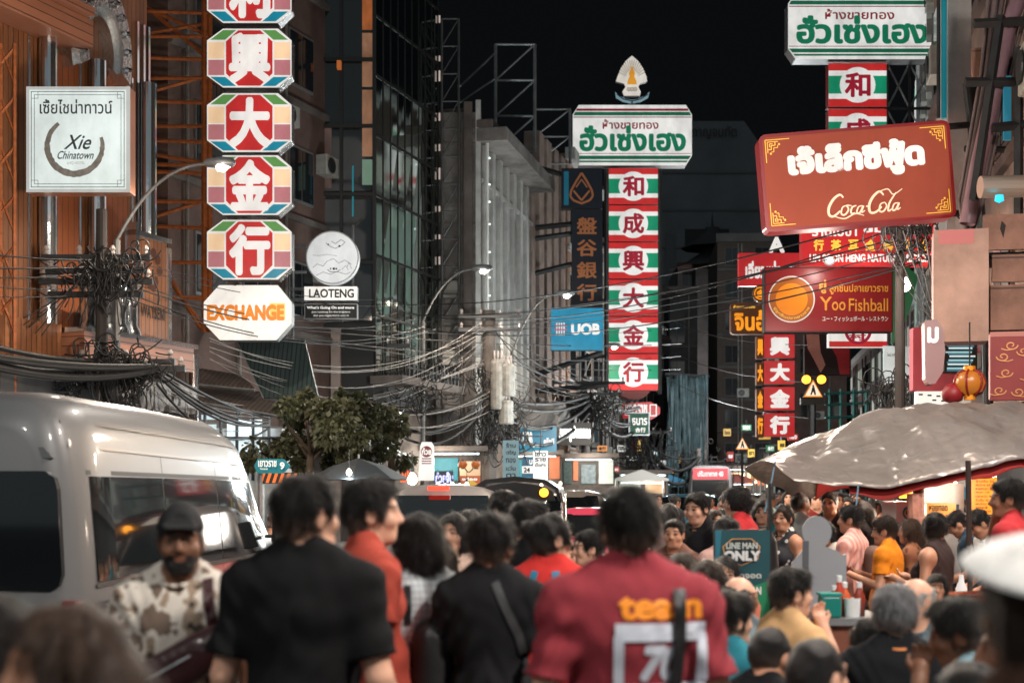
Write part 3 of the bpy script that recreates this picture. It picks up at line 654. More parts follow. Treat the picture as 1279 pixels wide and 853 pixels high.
# round and rectangular cafe signs
S = Sign('round_sign', 'round white sign with fine ink line drawing above the black letter box', 383, 290, 449, 356, 41, depth=.35)
mb = MB(); r_ = 33*S.k; mb.lathe([(.001, -.18), (r_, -.18), (r_, .17), (.001, .17)], (0, 0, 0), emi('round_white', (206, 208, 208), .9), 48, 'y'); S.box = mb.build('sign_box', S.root)
S.disc(416, 323, 33, steel, 2, r2=31.6); fi = mat('fine_ink', C(70, 76, 78), .6)
def wob(pts, n=3): return [(x+rng.normal()*.5, y+rng.normal()*.4) for x, y in pts]
S.line(wob([(392, 336), (398, 331), (404, 334), (410, 327), (418, 325), (424, 330), (432, 326), (440, 332)]), .5, fi); S.line(wob([(396, 345), (405, 341), (414, 343), (422, 340), (433, 344), (438, 341)]), .5, fi)
S.line(wob([(391, 320), (400, 321), (410, 319), (421, 321)]), .4, fi); S.line([(408, 305), (413, 309), (420, 312), (428, 308), (432, 304), (427, 301), (420, 306), (415, 303)], .6, fi)
for x, y, r in ((411, 307, 1.1), (425, 309, 1.3), (418, 337, 1.6), (421, 337, 1.2), (414, 337, 1.0)): S.disc(x, y, r, inkk, 2, n=10)
S.line([(410, 338), (414, 341), (422, 341), (426, 338)], .7, inkk); S.line([(434, 336), (437, 329), (440, 337)], .4, fi); S.line([(428, 338), (433, 333), (436, 339)], .4, fi); S.done()
m = MB(); m.bar(P(441, 281, 41.3), P(441, 358, 41.3), .05, steel); m.build('support', S.root, world=True)
S = Sign('letter_box_sign', 'long white letter box with black capitals under the round sign', 381, 359, 447, 376, 41, depth=.3); S.body(eW2, edge=steel)
S.text('LAOTENG', 387, 362, 443, 373, inkk, .03); S.done()
S = Sign('slogan_board', 'small black board with three lines of white slogan under the letter box', 381, 380, 447, 399, 41, depth=.2); S.body(inkk, edge=steel); S.frame(381, 380, 447, 399, .8, steel)
S.text("What's Going On and more", 384, 383, 443, 387.5, eW2, .03); S.text('Just Looking for the brightest', 390, 389, 438, 392, eW2); S.text('that you might find it only in', 392, 393.5, 436, 396.5, eW2); S.done()
t = empty('sign_bracket', P(372, 370, 41.2), 0, 'steel bracket ladder that holds the round sign and its letter box', 'bracket'); m = MB()
for y in (308, 340, 361, 374, 381, 396): m.bar(P(362, y, 41.2), P(383, y, 41.2), .06, steel)
m.bar(P(366, 340, 41.2), P(366, 470, 41.2), .06, steel); m.build('bracket_bar', t, world=True)
# navy bank sign
S = Sign('bank_emblem_sign', 'navy board with a copper lotus bud outline, topmost of the bank column', 701, 212, 752, 262, 60, depth=.5); S.body(navy)
S.rect(704, 216, 710, 258, emi('teal_glow_strip', (16, 90, 110), .7)); bz = bronze
S.line([(726, 218), (719, 229), (713, 240), (712, 247), (716, 252), (726, 256), (736, 252), (740, 247), (739, 240), (733, 229), (726, 218)], 2.6, bz); S.line([(716, 240), (726, 252), (736, 240)], 2.4, bz); S.line([(719, 236), (726, 226), (733, 236)], 1.6, bz); S.done()
S = Sign('bank_column_sign', 'tall navy board with four bronze characters above the blue bank box', 714, 264, 752, 385, 60, depth=.5); S.body(navy)
for k, ch in enumerate('盤谷銀行'): S.text(ch, 720, 273+k*27.6, 745, 294+k*27.6, bronze, .025)
S.done()
S = Sign('bank_box_sign', 'turquoise lit box with white capital letters, below the navy boards', 688, 386, 753, 438, 58.5, depth=.5); S.body(eUO, edge=mat('teal_edge', C(20, 80, 96), .5))
S.text('UOB', 713, 405, 749, 419, eTx, .05)
for k in range(4): S.rect(694.5+k*3, 404, 696+k*3, 420, eTx, 2)
for y in (407, 412): S.rect(692, y, 708, y+1.6, emi('bank_red', (200, 70, 80), .9), 3)
S.done()
t = empty('sign_bracket', P(690, 350, 60.3), 0, 'dark steel arms carrying the bank boards off the facade', 'bracket'); 
for a, b in (((655, 286), (714, 280)), ((655, 300), (714, 292)), ((655, 345), (714, 330)), ((655, 205), (701, 218)), ((640, 478), (752, 440)), ((655, 490), (760, 480))): m = MB(); m.bar(P(*a, 60.3), P(*b, 60.3), .16, darksteel); m.build('bracket_arm', t, world=True)
# big gold shop header and its panels
def header(x0, y0, x1, y1, Y, label, rz=0):
    S = Sign('gold_shop_header', label, x0, y0, x1, y1, Y, rz=rz, depth=.7); w = x1-x0; h = y1-y0; X = lambda f: x0+f*w; Z = lambda f: y0+f*h
    S.body(eW, [(X(.05), y0), (X(.95), y0), (x1, Z(.16)), (x1, Z(.84)), (X(.95), y1), (X(.05), y1), (x0, Z(.84)), (x0, Z(.16))], edge=steel)
    S.poly([(X(.035), Z(.06)), (X(.965), Z(.06)), (X(.975), Z(.1)), (X(.025), Z(.1))], eDR); S.poly([(X(.02), Z(.115)), (X(.98), Z(.115)), (X(.995), Z(.175)), (X(.005), Z(.175))], eDG)
    S.rect(X(.005), Z(.195), X(.995), Z(.21), eDR); S.rect(X(.005), Z(.80), X(.995), Z(.81), eDR); S.poly([(X(.005), Z(.84)), (X(.995), Z(.84)), (X(.97), Z(.9)), (X(.03), Z(.9))], eDG)
    S.poly([(X(.035), Z(.92)), (X(.965), Z(.92)), (X(.955), Z(.95)), (X(.045), Z(.95))], eDG)
    S.text('ห้างขายทอง', X(.25), Z(.24), X(.72), Z(.40), eDR, .022); S.text('ฮั่วเซ่งเฮง', X(.055), Z(.34), X(.95), Z(.77), emi('lit_jade', (10, 104, 74), 1), .042, 0, 4); return S
S = header(715, 134, 863, 209, 68, 'wide white header box with green Thai lettering, under the gold emblem'); S.done()
def band_panel(x0, y0, x1, y1, ch, Y, label, group, d=.5):
    S = Sign('striped_sign', label, x0, y0, x1, y1, Y, depth=d, group=group); h = y1-y0; Z = lambda f: y0+f*h
    S.body(eW, edge=redp)
    S.rect(x0, y0, x1, Z(.17), eR); S.rect(x0, Z(.29), x1, Z(.70), eG); S.rect(x0, Z(.82), x1, y1, eR)
    S.disc((x0+x1)/2, (y0+y1)/2, h*.41*(1.0), eW, 2); r = h*.30
    S.text(ch, (x0+x1)/2-r, (y0+y1)/2-r*.95, (x0+x1)/2+r, (y0+y1)/2+r*.95, emi('lit_crimson', (142, 22, 42), .95), .035, 0, 4); return S.done()
gp = 'tall column of red white and green gold shop panels'
for k, ch in enumerate('和成興大金行'):
    y0 = 212+k*46.2; band_panel(760, y0, 821, y0+44.6, ch, 68, f'striped gold shop panel with a {ch} character, in the tall column of six', gp)
t = empty('sign_mast', P(757, 350, 68.4), 0, 'thin steel mast behind the six striped gold shop panels', 'mast'); 
for px in (757, 824): m = MB(); m.bar(P(px, 205, 68.5), P(px, 492, 68.5), .14, darksteel); m.build('post', t, world=True)
for y in (230, 300, 370, 440): m = MB(); m.bar(P(690, y+10, 69.5), P(824, y, 68.5), .12, darksteel); m.build('bracket_arm', t, world=True)
# golden emblem
S = Sign('gold_emblem', 'lit arched emblem with a golden spire and a ribbon, standing on the header box', 768, 70, 812, 131, 68, depth=.25)
arch = [(789, 71), (797, 78), (803, 87), (807, 97), (808, 103), (799, 106), (797, 110), (800, 116), (799, 121), (779, 121), (777, 116), (781, 110), (779, 106), (769, 103), (771, 97), (775, 87), (781, 78)]
S.body(emi('emblem_white', (214, 206, 196), .95), arch, edge=steel, name='emblem_plate')
gd = emi('emblem_gold', (206, 140, 40), .95); S.poly([(789, 82), (791, 89), (793, 93), (792, 97), (794.5, 103), (795, 107), (783, 107), (783.5, 103), (786, 97), (785, 93), (787, 89)], gd, 3)
gl = mat('faint_gold', C(190, 170, 130), .5)
for k in range(15):
    a = R(200+k*10); S.line([(789+8*math.cos(a), 100+11*math.sin(a)), (789+17*math.cos(a), 100+24*math.sin(a))], .7, gl)
for x in (785, 789, 793): S.disc(x, 113, 2.6, gl, 3, r2=1.7, n=14); S.disc(x, 113, .9, gl, 3, n=8)
S.poly([(768, 116), (773, 121), (782, 125), (789, 126), (796, 125), (805, 121), (811, 116), (809, 124), (800, 129), (789, 131), (778, 129), (769, 124)], emi('emblem_blue', (120, 150, 160), .9), 2)
S.line([(770, 119), (778, 125), (789, 127.5), (800, 125), (809, 119)], 1.4, ink, 3); S.done()
m = MB(); m.bar(P(789, 128, 68), P(789, 136, 68), .25, steel); m.build('support', S.root, world=True)
# right header and its first two panels
S = header(982, -4, 1165, 78, 53, 'wide white header box with green Thai lettering, above the brick red cola sign'); S.done()
g2 = 'striped gold shop panels beside the cola sign'
band_panel(1033, 82, 1105, 136, '和', 53, 'striped panel with a crimson 和 hanging under the second header box', g2); band_panel(1033, 139, 1105, 193, '成', 53, 'striped panel half hidden by the cola sign, under the 和 panel', g2)
t = empty('sign_lattice', P(1135, 100, 53.4), 0, 'dark crossed lattice beside the striped panels, next to the cola sign', 'sign frame'); m = MB()
for px in (1108, 1136, 1166): m.bar(P(px, 78, 53.4), P(px, 200, 53.4), .08, darksteel)
for y in (80, 136, 168): m.bar(P(1104, y, 53.4), P(1168, y, 53.4), .08, darksteel)
m.build('post', t, world=True); m = MB()
for x0, x1 in ((1108, 1136), (1136, 1166)):
    for y0, y1 in ((80, 136), (138, 190)): m.bar(P(x0, y0, 53.5), P(x1, y1, 53.5), .05, steel); m.bar(P(x0, y1, 53.5), P(x1, y0, 53.5), .05, steel)
m.build('brace', t, world=True)
# cola sign
S = Sign('cola_sign', 'tilted brick red light box with white Thai name and flowing cream script', 949, 163, 1186, 284, 21, depth=.35, tilt=-4.6)
def rr(x0, y0, x1, y1, r, n=6): return [(cx+r*math.cos(R(a+90*k/n)), cy+r*math.sin(R(a+90*k/n))) for cx, cy, a in ((x0+r, y0+r, 180), (x1-r, y0+r, 270), (x1-r, y1-r, 0), (x0+r, y1-r, 90)) for k in range(n+1)]
S.body(eCokeE, rr(949, 163, 1186, 284, 9), bevel=.03); S.poly(rr(953, 167, 1182, 280, 6), eCoke, 1)
for sx, sy in ((1, 1), (-1, 1), (1, -1), (-1, -1)):
    X = lambda u: 1067.5+sx*(-111+u); Z = lambda u: 223.5+sy*(-53+u); o = eY
    S.line([(X(0), Z(28)), (X(0), Z(0)), (X(30), Z(0))], 1, o); S.line([(X(2.5), Z(16)), (X(2.5), Z(2.5)), (X(16), Z(2.5))], .9, o)
    S.line([(X(3), Z(12)), (X(7), Z(12)), (X(7), Z(7)), (X(12), Z(7)), (X(12), Z(3))], 1.1, o); S.line([(X(5), Z(9)), (X(5), Z(5)), (X(9), Z(5))], 1, o)
    S.line([(X(7), Z(15)), (X(10), Z(15)), (X(10), Z(10)), (X(15), Z(10)), (X(15), Z(7))], .9, o)
    S.disc(X(6), Z(17), 1.4, o, 2, n=8); S.disc(X(17), Z(6), 1.4, o, 2, n=8)
S.text('เจ๊เล็กซีฟู้ด', 982, 181, 1152, 226, eTx, .07, 0, 4)
# flowing script built from pen strokes
def pen(pts, wd, m, sx, sy, ox, oy, n=8):
    Q = []; p = [pts[0]]+pts+[pts[-1]]
    for i in range(1, len(p)-2):
        for k in range(n):
            t = k/n; a, b, c, d = [np.array(z, float) for z in p[i-1:i+3]]
            Q.append(.5*((2*b)+(-a+c)*t+(2*a-5*b+4*c-d)*t*t+(-a+3*b-3*c+d)*t**3))
    Q.append(np.array(p[-2], float))
    for i, (a, b) in enumerate(zip(Q, Q[1:])):
        f = .55+.45*math.sin(math.pi*(i+1)/len(Q)); S.line([(ox+a[0]*sx+a[1]*.25*sy*-1, oy+a[1]*sy), (ox+b[0]*sx-b[1]*.25*sy, oy+b[1]*sy)], wd*f, m, 4)
ck = emi('cola_cream', (244, 212, 180), 1)
k = dict(sx=1, sy=1, ox=1026, oy=270)
pen([(16, -21), (11, -25), (4, -20), (0, -10), (2, -1), (8, 1), (15, -5)], 3.4, ck, **k); pen([(8, 1), (22, 5), (34, 0), (46, 3)], 1.6, ck, **k)
pen([(22, -11), (17, -9), (17, -1), (22, 0), (25, -6), (22, -11), (28, -10)], 2.2, ck, **k); pen([(34, -10), (29, -8), (29, -1), (34, -1)], 2.3, ck, **k)
pen([(42, -9), (37, -8), (36, -1), (40, -1), (43, -9), (42, -1), (46, -3)], 2.2, ck, **k); pen([(46, -8), (50, -8)], 1.8, ck, **k)
pen([(66, -20), (60, -25), (53, -19), (50, -9), (53, 0), (60, 0), (66, -6)], 3.4, ck, **k); pen([(60, -25), (70, -27), (78, -20), (88, -26)], 1.6, ck, **k)
pen([(69, -11), (64, -9), (64, -1), (69, 0), (72, -6), (69, -11)], 2.2, ck, **k); pen([(81, -22), (75, -10), (75, 0), (79, -2)], 2.4, ck, **k); pen([(86, -9), (81, -8), (80, -1), (84, -1), (87, -9), (86, -1), (90, -3)], 2.2, ck, **k)
S.done()
t = empty('pipe_frame', P(1212, 210, 21), 0, 'bent black pipe frame that carries the tilted cola sign', 'pipe frame'); m = MB()
m.tube([P(1208, 104, 21), P(1214, 150, 21), P(1218, 200, 21), P(1226, 285, 21), P(1232, 415, 21), P(1238, 640, 21)], .075, black, 10); m.build('post', t, world=True); m = MB()
for a, b in (((1178, 159), (1214, 156)), ((1188, 267), (1224, 265)), ((1205, 104), (1300, 101)), ((1205, 186), (1300, 188)), ((1236, 418), (1290, 352))): m.cyl(P(*a, 21), P(*b, 21), .05, black, 8)
m.build('pipe_arm', t, world=True)
# fishball sign
S = Sign('restaurant_sign', 'maroon restaurant board with ochre lettering and an orange roundel', 953, 335, 1113, 416, 28, depth=.25); mb_ = mat('maroon_film', C(138, 34, 38), .35, var=.12, vscale=2); S.body(mb_, edge=inkk); S.frame(953, 335, 1113, 416, 1.6, mat('dark_maroon_rim', C(70, 20, 26), .5))
wf = mat('white_film', C(226, 220, 216), .4); S.disc(987, 375, 29, wf, 2, r2=27.4); S.disc(987, 375, 27, mat('roundel_brown', C(176, 96, 34), .4), 2, r2=20); S.disc(987, 375, 20, mat('roundel_orange', C(240, 142, 24), .4), 2)
V, Z, F, _ = glyphs('ยู่ลูกชิ้นปลาเยาวราช', .02); mb = MB(); pol = lambda u, v: S.xz(987+(21+5*v)*math.cos(R(155-130*u)), 375+(21+5*v)*math.sin(R(155-130*u)))
mb.mesh([(pol(u, 1-v)[0], S.yl(4)-z, pol(u, 1-v)[1]) for (u, v), z in zip(V, Z)], F, mat('yellow_film', C(250, 200, 90), .4)); mb.build('lettering', S.root, fix=False)
oc = mat('ochre_film', C(226, 150, 62), .4); S.text('ยู่', 1021, 351, 1030, 368, oc, .03); S.text('ลูกชิ้นปลาเยาวราช', 1034, 355, 1107, 369, oc, .025); S.text('Y', 1022, 372, 1037, 389, oc, .012); S.text('oo', 1037, 378, 1054, 389, oc, .012); S.text('Fishball', 1058, 374, 1107, 390, oc, .012)
S.text('ユー・フィッシュボール・レストラン', 1025, 396, 1107, 402.5, wf, .02); S.done()
m = MB(); m.tube([P(1036, 330, 28), P(1036, 322, 27.8), P(1036, 322, 27.3)], .02, black, 6); m.cyl(tuple(P(1036, 321, 27.35)), tuple(P(1036, 326, 27.25)), .05, black, 10, r2=.11); m.build('gooseneck_lamp', S.root, world=True)
lamp('POINT', tuple(P(1036, 330, 27.2)), 34, (1, .93, .85), .08); lamp('POINT', tuple(P(1030, 400, 25.5)), 60, (1, .88, .78), .3)
# medicine sign
S = Sign('medicine_shop_sign', 'wide red herbal medicine board with yellow characters, behind and below the cola sign', 1000, 279, 1168, 333, 31, depth=.3); S.body(eRed2)
S.text('ร้านใบชา', 1012, 281, 1068, 297, eTx, .03); S.text('ลิ้มซุ่นเฮง', 1076, 279, 1160, 296, eTx, .04)
for q, ch in enumerate('行茶耳金興林成'): S.text(ch, 1014+q*21.5, 301, 1027+q*21.5, 315, eY, .045)
S.text('LIM SOON HENG NATURAL MEDICINE', 1009, 319, 1166, 329, eTx, .045); S.done()
S = Sign('red_shop_sign', 'red board with white Thai lettering and an A-shaped crest, beyond the fishball board', 922, 317, 998, 358, 48, depth=.3); S.body(eRed2); S.text('เอี่ยวเพ่งเฮง', 930, 327, 994, 349, eTx, .05); S.done()
S2 = MB(); V, Z, F, _ = glyphs('A', .05); S2.mesh([(*S.xz(960+u*20, 0)[:1], -z, S.xz(0, 316-v*20)[1]) for (u, v), z in zip(V, Z)], F, eW2); S2.build('crest', S.root, fix=False)
S = Sign('neon_shop_sign', 'brown board with glowing orange Thai neon lettering', 912, 379, 968, 418, 44, depth=.3); S.body(mat('neon_board', C(110, 62, 30), .5), rr(912, 379, 968, 418, 4)); S.text('ห้างขายทอง', 915, 382, 942, 386, eY, .03); S.text('จินฮั้ว', 916, 388, 966, 414, eO, .035); S.done()
S = Sign('roundel_sign', 'small round gold roundel sign peeping out behind the fishball board', 940, 356, 958, 378, 45, depth=.2); S.body(mat('neon_board', C(110, 62, 30), .5), [(949+9*math.cos(R(a)), 367+11*math.sin(R(a))) for a in range(0, 360, 20)]); S.disc(949, 367, 8, eO, 2, r2=6.4); S.text('金', 944, 362, 954, 372, eO, .05); S.done()
gd2 = 'red panels with white characters under the fishball board'
for k, ch in enumerate('和興大金行'):
    y0 = 386+k*32.6; y1 = y0+29
    S = Sign('red_panel_sign', f'lit red panel with a white {ch} character in the column under the fishball board', 953, y0, 991, y1, 44, depth=.35, group=gd2); S.body(eRed2, edge=redp); S.text(ch, 960, y0+3, 985, y1-3, eTx, .06); S.done()
    S = Sign('neon_strip_sign', f'narrow brown strip with an orange neon character beside the red {ch} panel', 944, y0+2, 952.5, y1+1, 44, depth=.25, group='orange neon strips beside the red panels'); S.body(mat('neon_board', C(110, 62, 30), .5)); S.text('振興大金行'[k], 945, y0+5, 952, y1-3, eO, .06); S.done()
# warning triangles
def triangle(cx, cy, r, Y, label):
    S = Sign('warning_sign', label, cx-r, cy-r, cx+r, cy+r, Y, depth=.12); tri = lambda q: [(cx, cy-q), (cx+q*.95, cy+q*.72), (cx-q*.95, cy+q*.72)]
    S.body(mat('sign_grey', C(90, 80, 72), .5), tri(r)); S.poly(tri(r*.95), eO); S.poly(tri(r*.78), emi('triangle_white', (250, 230, 205), 1.0), 2)
    S.poly([(cx-r*.12, cy-r*.25), (cx+r*.12, cy-r*.25), (cx+r*.2, cy+r*.1), (cx+r*.28, cy+r*.5), (cx+r*.12, cy+r*.5), (cx, cy+r*.15), (cx-r*.16, cy+r*.5), (cx-r*.3, cy+r*.5), (cx-r*.16, cy+r*.05)], inkk, 4); S.disc(cx, cy-r*.36, r*.11, inkk, 4, n=10); S.done(); return S
S = triangle(1015, 487, 13, 40, 'lit warning triangle with two amber flashers under the fishball board'); m = MB()
for x in (1007, 1026): m.lathe([(.001, -.04), (.12, -.03), (.12, .03), (.001, .04)], tuple(P(x, 474, 39.9)), amber, 12, 'y')
m.build('flasher', S.root, world=True); m = MB(); m.bx(*[P(1001, 0, 40).x, P(1030, 0, 40).x, 40.1, 40.25, zat(505, 40), zat(497, 40)], black); m.bar(P(1016, 500, 40.2), P(1016, 640, 40.2), .1, darksteel); m.build('post', S.root, world=True)
S = triangle(927, 555, 9, 75, 'small glowing warning triangle far down the street'); m = MB(); m.bar(P(927, 560, 75.1), P(927, 625, 75.1), .1, darksteel); m.build('post', S.root, world=True)
# blank box sign, rounded sign, maroon board
S = Sign('blank_box_sign', 'large faded blank beige sign box seen from behind, above the street stall', 1166, 291, 1231, 429, 17.5, rz=-14, depth=.5); S.body(beigep, edge=mat('pink_side', C(190, 140, 138), .6, var=.2)); S.rect(1172, 291.5, 1214, 309, mat('red_lighter_patch', C(190, 110, 108), .6)); S.done()
m = MB(); m.bar(P(1231, 320, 17.6), P(1300, 318, 17.6), .06, darksteel); m.bar(P(1231, 410, 17.6), P(1300, 412, 17.6), .06, darksteel); m.build('support', S.root, world=True)
S = Sign('rounded_sign', 'rounded pinkish steel sign with a lit white Thai letter, hung under the blank box', 1152, 400, 1176, 481, 17, rz=-8, depth=.25); S.body(mat('pink_steel', C(158, 122, 122), .4), [(1153, 402), (1168, 400), (1175, 412), (1178, 440), (1175, 466), (1166, 480), (1158, 481), (1154, 474)], bevel=.03); S.text('ม', 1156, 410, 1170, 430, eTx, .05); S.done()
S = Sign('maroon_shop_board', 'plain maroon board behind the rounded steel sign', 1138, 410, 1199, 489, 21, depth=.2); S.body(mat('dull_rose', C(147, 59, 69), .55, var=.15), [(1138, 410), (1158, 410), (1158, 466), (1199, 466), (1199, 489), (1138, 489)]); S.done()
S = Sign('video_screen', 'bluish lit video screen glowing between the maroon board and the lantern', 1176, 428, 1217, 466, 20.6, depth=.25); S.body(black)
for k in range(14): S.rect(1177+rng.random()*6, 430+k*2.5, 1215-rng.random()*9, 432+k*2.5, emi(f'screen_{k%4}', ((150, 190, 200), (60, 110, 125), (200, 215, 215), (24, 56, 68))[k % 4], .9), 1)
S.done()
S = Sign('white_notice', 'white lit notice with small marks under the maroon board', 1143, 489, 1190, 515, 20.5, depth=.1); S.body(eW2)
for k in range(9): S.rect(1146+(k*17) % 40, 492+(k*7) % 20, 1151+(k*17) % 40, 494+(k*7) % 20, ink, 1)
S.done()
S = Sign('striped_sign', 'striped red and white panel with a white ring, low beneath the fishball board', 1034, 417, 1106, 434, 40, depth=.3); S.body(eW2); S.rect(1034, 427, 1106, 434, eR); S.disc(1070, 414, 17, emi('lit_crimson', (142, 22, 42), .95), 2, r2=13, a0=0, a1=180); S.text('村', 1058, 417, 1080, 426, emi('lit_crimson', (142, 22, 42)), .05); S.done()
S = Sign('poster_hoarding', 'large hoarding picturing pale arms against a red and black ground', 1004, 418, 1062, 470, 46, depth=.2); S.body(mat('poster_black', C(40, 22, 24), .5)); fl = mat('poster_skin', C(195, 136, 121), .55, var=.15)
S.poly([(1006, 418), (1022, 418), (1024, 440), (1030, 456), (1024, 466), (1016, 450), (1008, 436)], fl); S.poly([(1036, 432), (1060, 428), (1060, 468), (1048, 468), (1044, 446)], mat('poster_red', C(178, 42, 50), .55, var=.15)); S.done()
S = Sign('canvas_screen', 'pale grey canvas sheet hung above the stall canopy beside the green awning', 1103, 432, 1139, 481, 26, depth=.06); S.body(mat('painted_canvas', C(172, 188, 197), .55, var=.15), [(1103, 432), (1136, 433), (1139, 470), (1103, 481)]); S.text('ไฮน์ ศรียนนท์', 1107, 441, 1126, 445, ink); S.done()
S = Sign('green_awning_sign', 'bright green lit sheet behind the fishball board and the bare bulb', 1113, 330, 1140, 431, 34, depth=.1); S.body(mat('painted_emerald', C(26, 94, 59), .55, var=.15), [(1113, 332), (1128, 330), (1146, 345), (1138, 380), (1124, 420), (1113, 431)]); S.done()
S = Sign('red_panel_board', 'dark red carved board with golden cloud scrolls beside the orange lantern', 1237, 415, 1296, 500, 15.5, rz=-12, depth=.15); S.body(mat('painted_carved_red', C(128, 41, 41), .55, var=.15)); gs = mat('gold_scroll', C(190, 130, 84), .4, .3); S.rect(1237, 415, 1296, 421, mat('pale_band', C(170, 110, 100), .6))
for cx, cy, sgn in ((1262, 432, 1), (1252, 446, -1), (1256, 466, 1), (1270, 490, -1), (1248, 488, 1), (1276, 440, -1), (1284, 470, 1)):
    pts = [(cx+sgn*(8-i*.45)*math.cos(i*.55), cy+(6-i*.33)*math.sin(i*.55)) for i in range(15)]; S.line(pts, 1.5, gs); S.line([(cx-sgn*12, cy+4), (cx-sgn*6, cy+6), (cx+sgn*2, cy+5)], 1.3, gs)
S.done()
# signs beyond
S = Sign('octagonal_shop_sign', 'small red octagonal board with white Thai lettering under the striped column', 778, 502, 824, 524, 74, depth=.3); S.body(eRed2, [(778, 504), (812, 502), (824, 509), (824, 517), (814, 524), (778, 522)]); S.text('เยาวราช', 780, 505, 808, 519, eTx, .05); S.frame(811, 505, 820, 520, 1.4, eTx, 3); S.done()
S = Sign('green_shop_sign', 'green board with white Thai and Chinese lettering under the octagonal board', 785, 515, 811, 544, 72, depth=.3); S.body(mat('painted_moss', C(39, 92, 66), .55, var=.15), edge=steel); S.frame(785, 515, 811, 544, 1.4, steel); S.text('ธนาร', 789, 522, 808, 531, eW2, .03); S.text('合行', 793, 534, 806, 540, eW2, .03); S.done()
S = Sign('half_round_canopy', 'maroon half round awning just below the striped column', 770, 488, 812, 500, 69, depth=1.2, cat='awning'); S.body(mat('maroon_canvas', C(96, 44, 40), .7), [(769, 488), (812, 488), (806, 495), (797, 499), (784, 499), (774, 495)]); S.done()

for k, (ya, yb, z0, z1, mm, lb) in enumerate(((75.6, 78.4, 20.0, 23.6, eW, 'white lit board striped green and red, flat on the upper wall of the shophouse'), (73.2, 78.2, 10.5, 18.6, emi('lit_pale_green', (142, 158, 148), .5), 'tall pale green lit screen flat on the shophouse wall'), (71.0, 73.0, 6.0, 10.0, emi('lit_pale_pink', (220, 160, 140), .7), 'pinkish lit board low on the shophouse wall'))):  # glowing boards added to be reflected in the glass tower
    yy = (ya+yb)/2; hw = (yb-ya)/2; x = 16.1+(yy-53.6)*.264; t = empty('facade_sign', (x-.3, yy, 0), math.atan2(-28.4, -7.5), lb, 'sign'); q = MB(); q.bx(-hw, hw, -.12, .12, z0, z1, steel); q.build('sign_box', t); q = MB(); q.bx(-hw+.05, hw-.05, -.16, -.125, z0+.05, z1-.05, mm); q.build('face_print', t)
    if k == 0: q = MB(); q.bx(-hw+.05, hw-.05, -.18, -.165, z1-.7, z1-.35, eG); q.build('face_print', t); q = MB(); q.bx(-hw+.05, hw-.05, -.18, -.165, z0+.3, z0+.7, eR); q.build('face_print', t)
    if k == 1:
        for j in range(7): q = MB(); a = rng.uniform(-2, 1.2); zz = rng.uniform(10.8, 17.5); q.bx(a, a+rng.uniform(.3, .9), -.18, -.165, zz, zz+rng.uniform(.5, 1.4), emi('screen_pale' if j % 2 else 'screen_moss', (200, 215, 200) if j % 2 else (84, 120, 98), .6)); q.build('face_print', t)
# ---------------------------------------------------------------- street lamps, poles, cables
lampsteel = mat('dull_lamp_steel', (.16, .155, .15), .6, .5, var=.3)
def street_lamp(px0, py0, px1, py1, Y, label, power):
    b = P(px0, 640, Y); r = empty('street_lamp', (b.x, Y, .13), 0, label, 'street lamp', 'street lamps on long curved arms')
    m = MB(); a = P(px0, py0, Y); e = P(px1, py1, Y); c = P(px0+(px1-px0)*.42, py1-2, Y)
    m.cyl((b.x, Y, .13), tuple(a), .075, lampsteel, 8); m.build('pole', r, world=True)
    m = MB(); pts = [a.lerp(c, t).lerp(c.lerp(e, t), t) for t in [k/10 for k in range(11)]]; m.tube([tuple(p) for p in pts], .038, lampsteel, 8); m.build('arm', r, world=True)
    m = MB(); m.lathe([(.02, -.35), (.1, -.25), (.13, .05), (.1, .3), (.02, .36)], (e.x+.2, Y, e.z+.03), steel, 10, 'x'); h = m.build('lamp_head', r, world=True, smooth=True)
    m = MB(); m.lathe([(.001, -.12), (.09, -.08), (.11, .05), (.001, .2)], (e.x+.25, Y-.02, e.z-.07), bulb, 10, 'x'); g_ = m.build('bulb', h, world=False, smooth=True); g_.location = tuple(-np.array(r.location)); 
    lamp('SPOT', (e.x+.25, Y-.1, e.z-.2), power, (1, .87, .72), .12, spot=165)
    return r
street_lamp(146, 300, 262, 205, 30.5, 'grey street lamp whose arm reaches towards the octagon column', 1500)
street_lamp(528, 402, 594, 336, 47, 'street lamp glowing before the white window fins', 1700)
street_lamp(640, 440, 699, 367, 53, 'street lamp glowing beside the navy bank board', 1500)
street_lamp(728, 475, 760, 432, 66, 'small unlit looking street lamp arm below the blue bank box', 700)
def pole(px, ptop, Y, label, r0=.17, m=concrete_d):
    b = P(px, 640, Y); r = empty('utility_pole', (b.x, Y, .1), 0, label, 'utility pole', 'concrete utility poles with cable clutter')
    q = MB(); q.cyl((b.x, Y, .1), (b.x, Y, zat(ptop, Y)), r0, m, 12, r2=r0*.75); q.build('pole', r, world=True); return r
def crossarm(r, px, py, Y, L, lvl=1, ins=4):
    c = P(px, py, Y); q = MB(); q.box(tuple(c), (L, .12, .12), darksteel); o = q.build('crossarm', r, world=True)
    for k in range(ins):
        q = MB(); x = c.x-L/2+.1+(L-.2)*k/(ins-1); q.lathe([(.02, 0), (.06, .03), (.04, .08), (.07, .12), (.03, .2)], (x, Y, c.z+.06), mat('insulator', (.35, .3, .28), .3), 8); q.build('insulator', r, world=True)
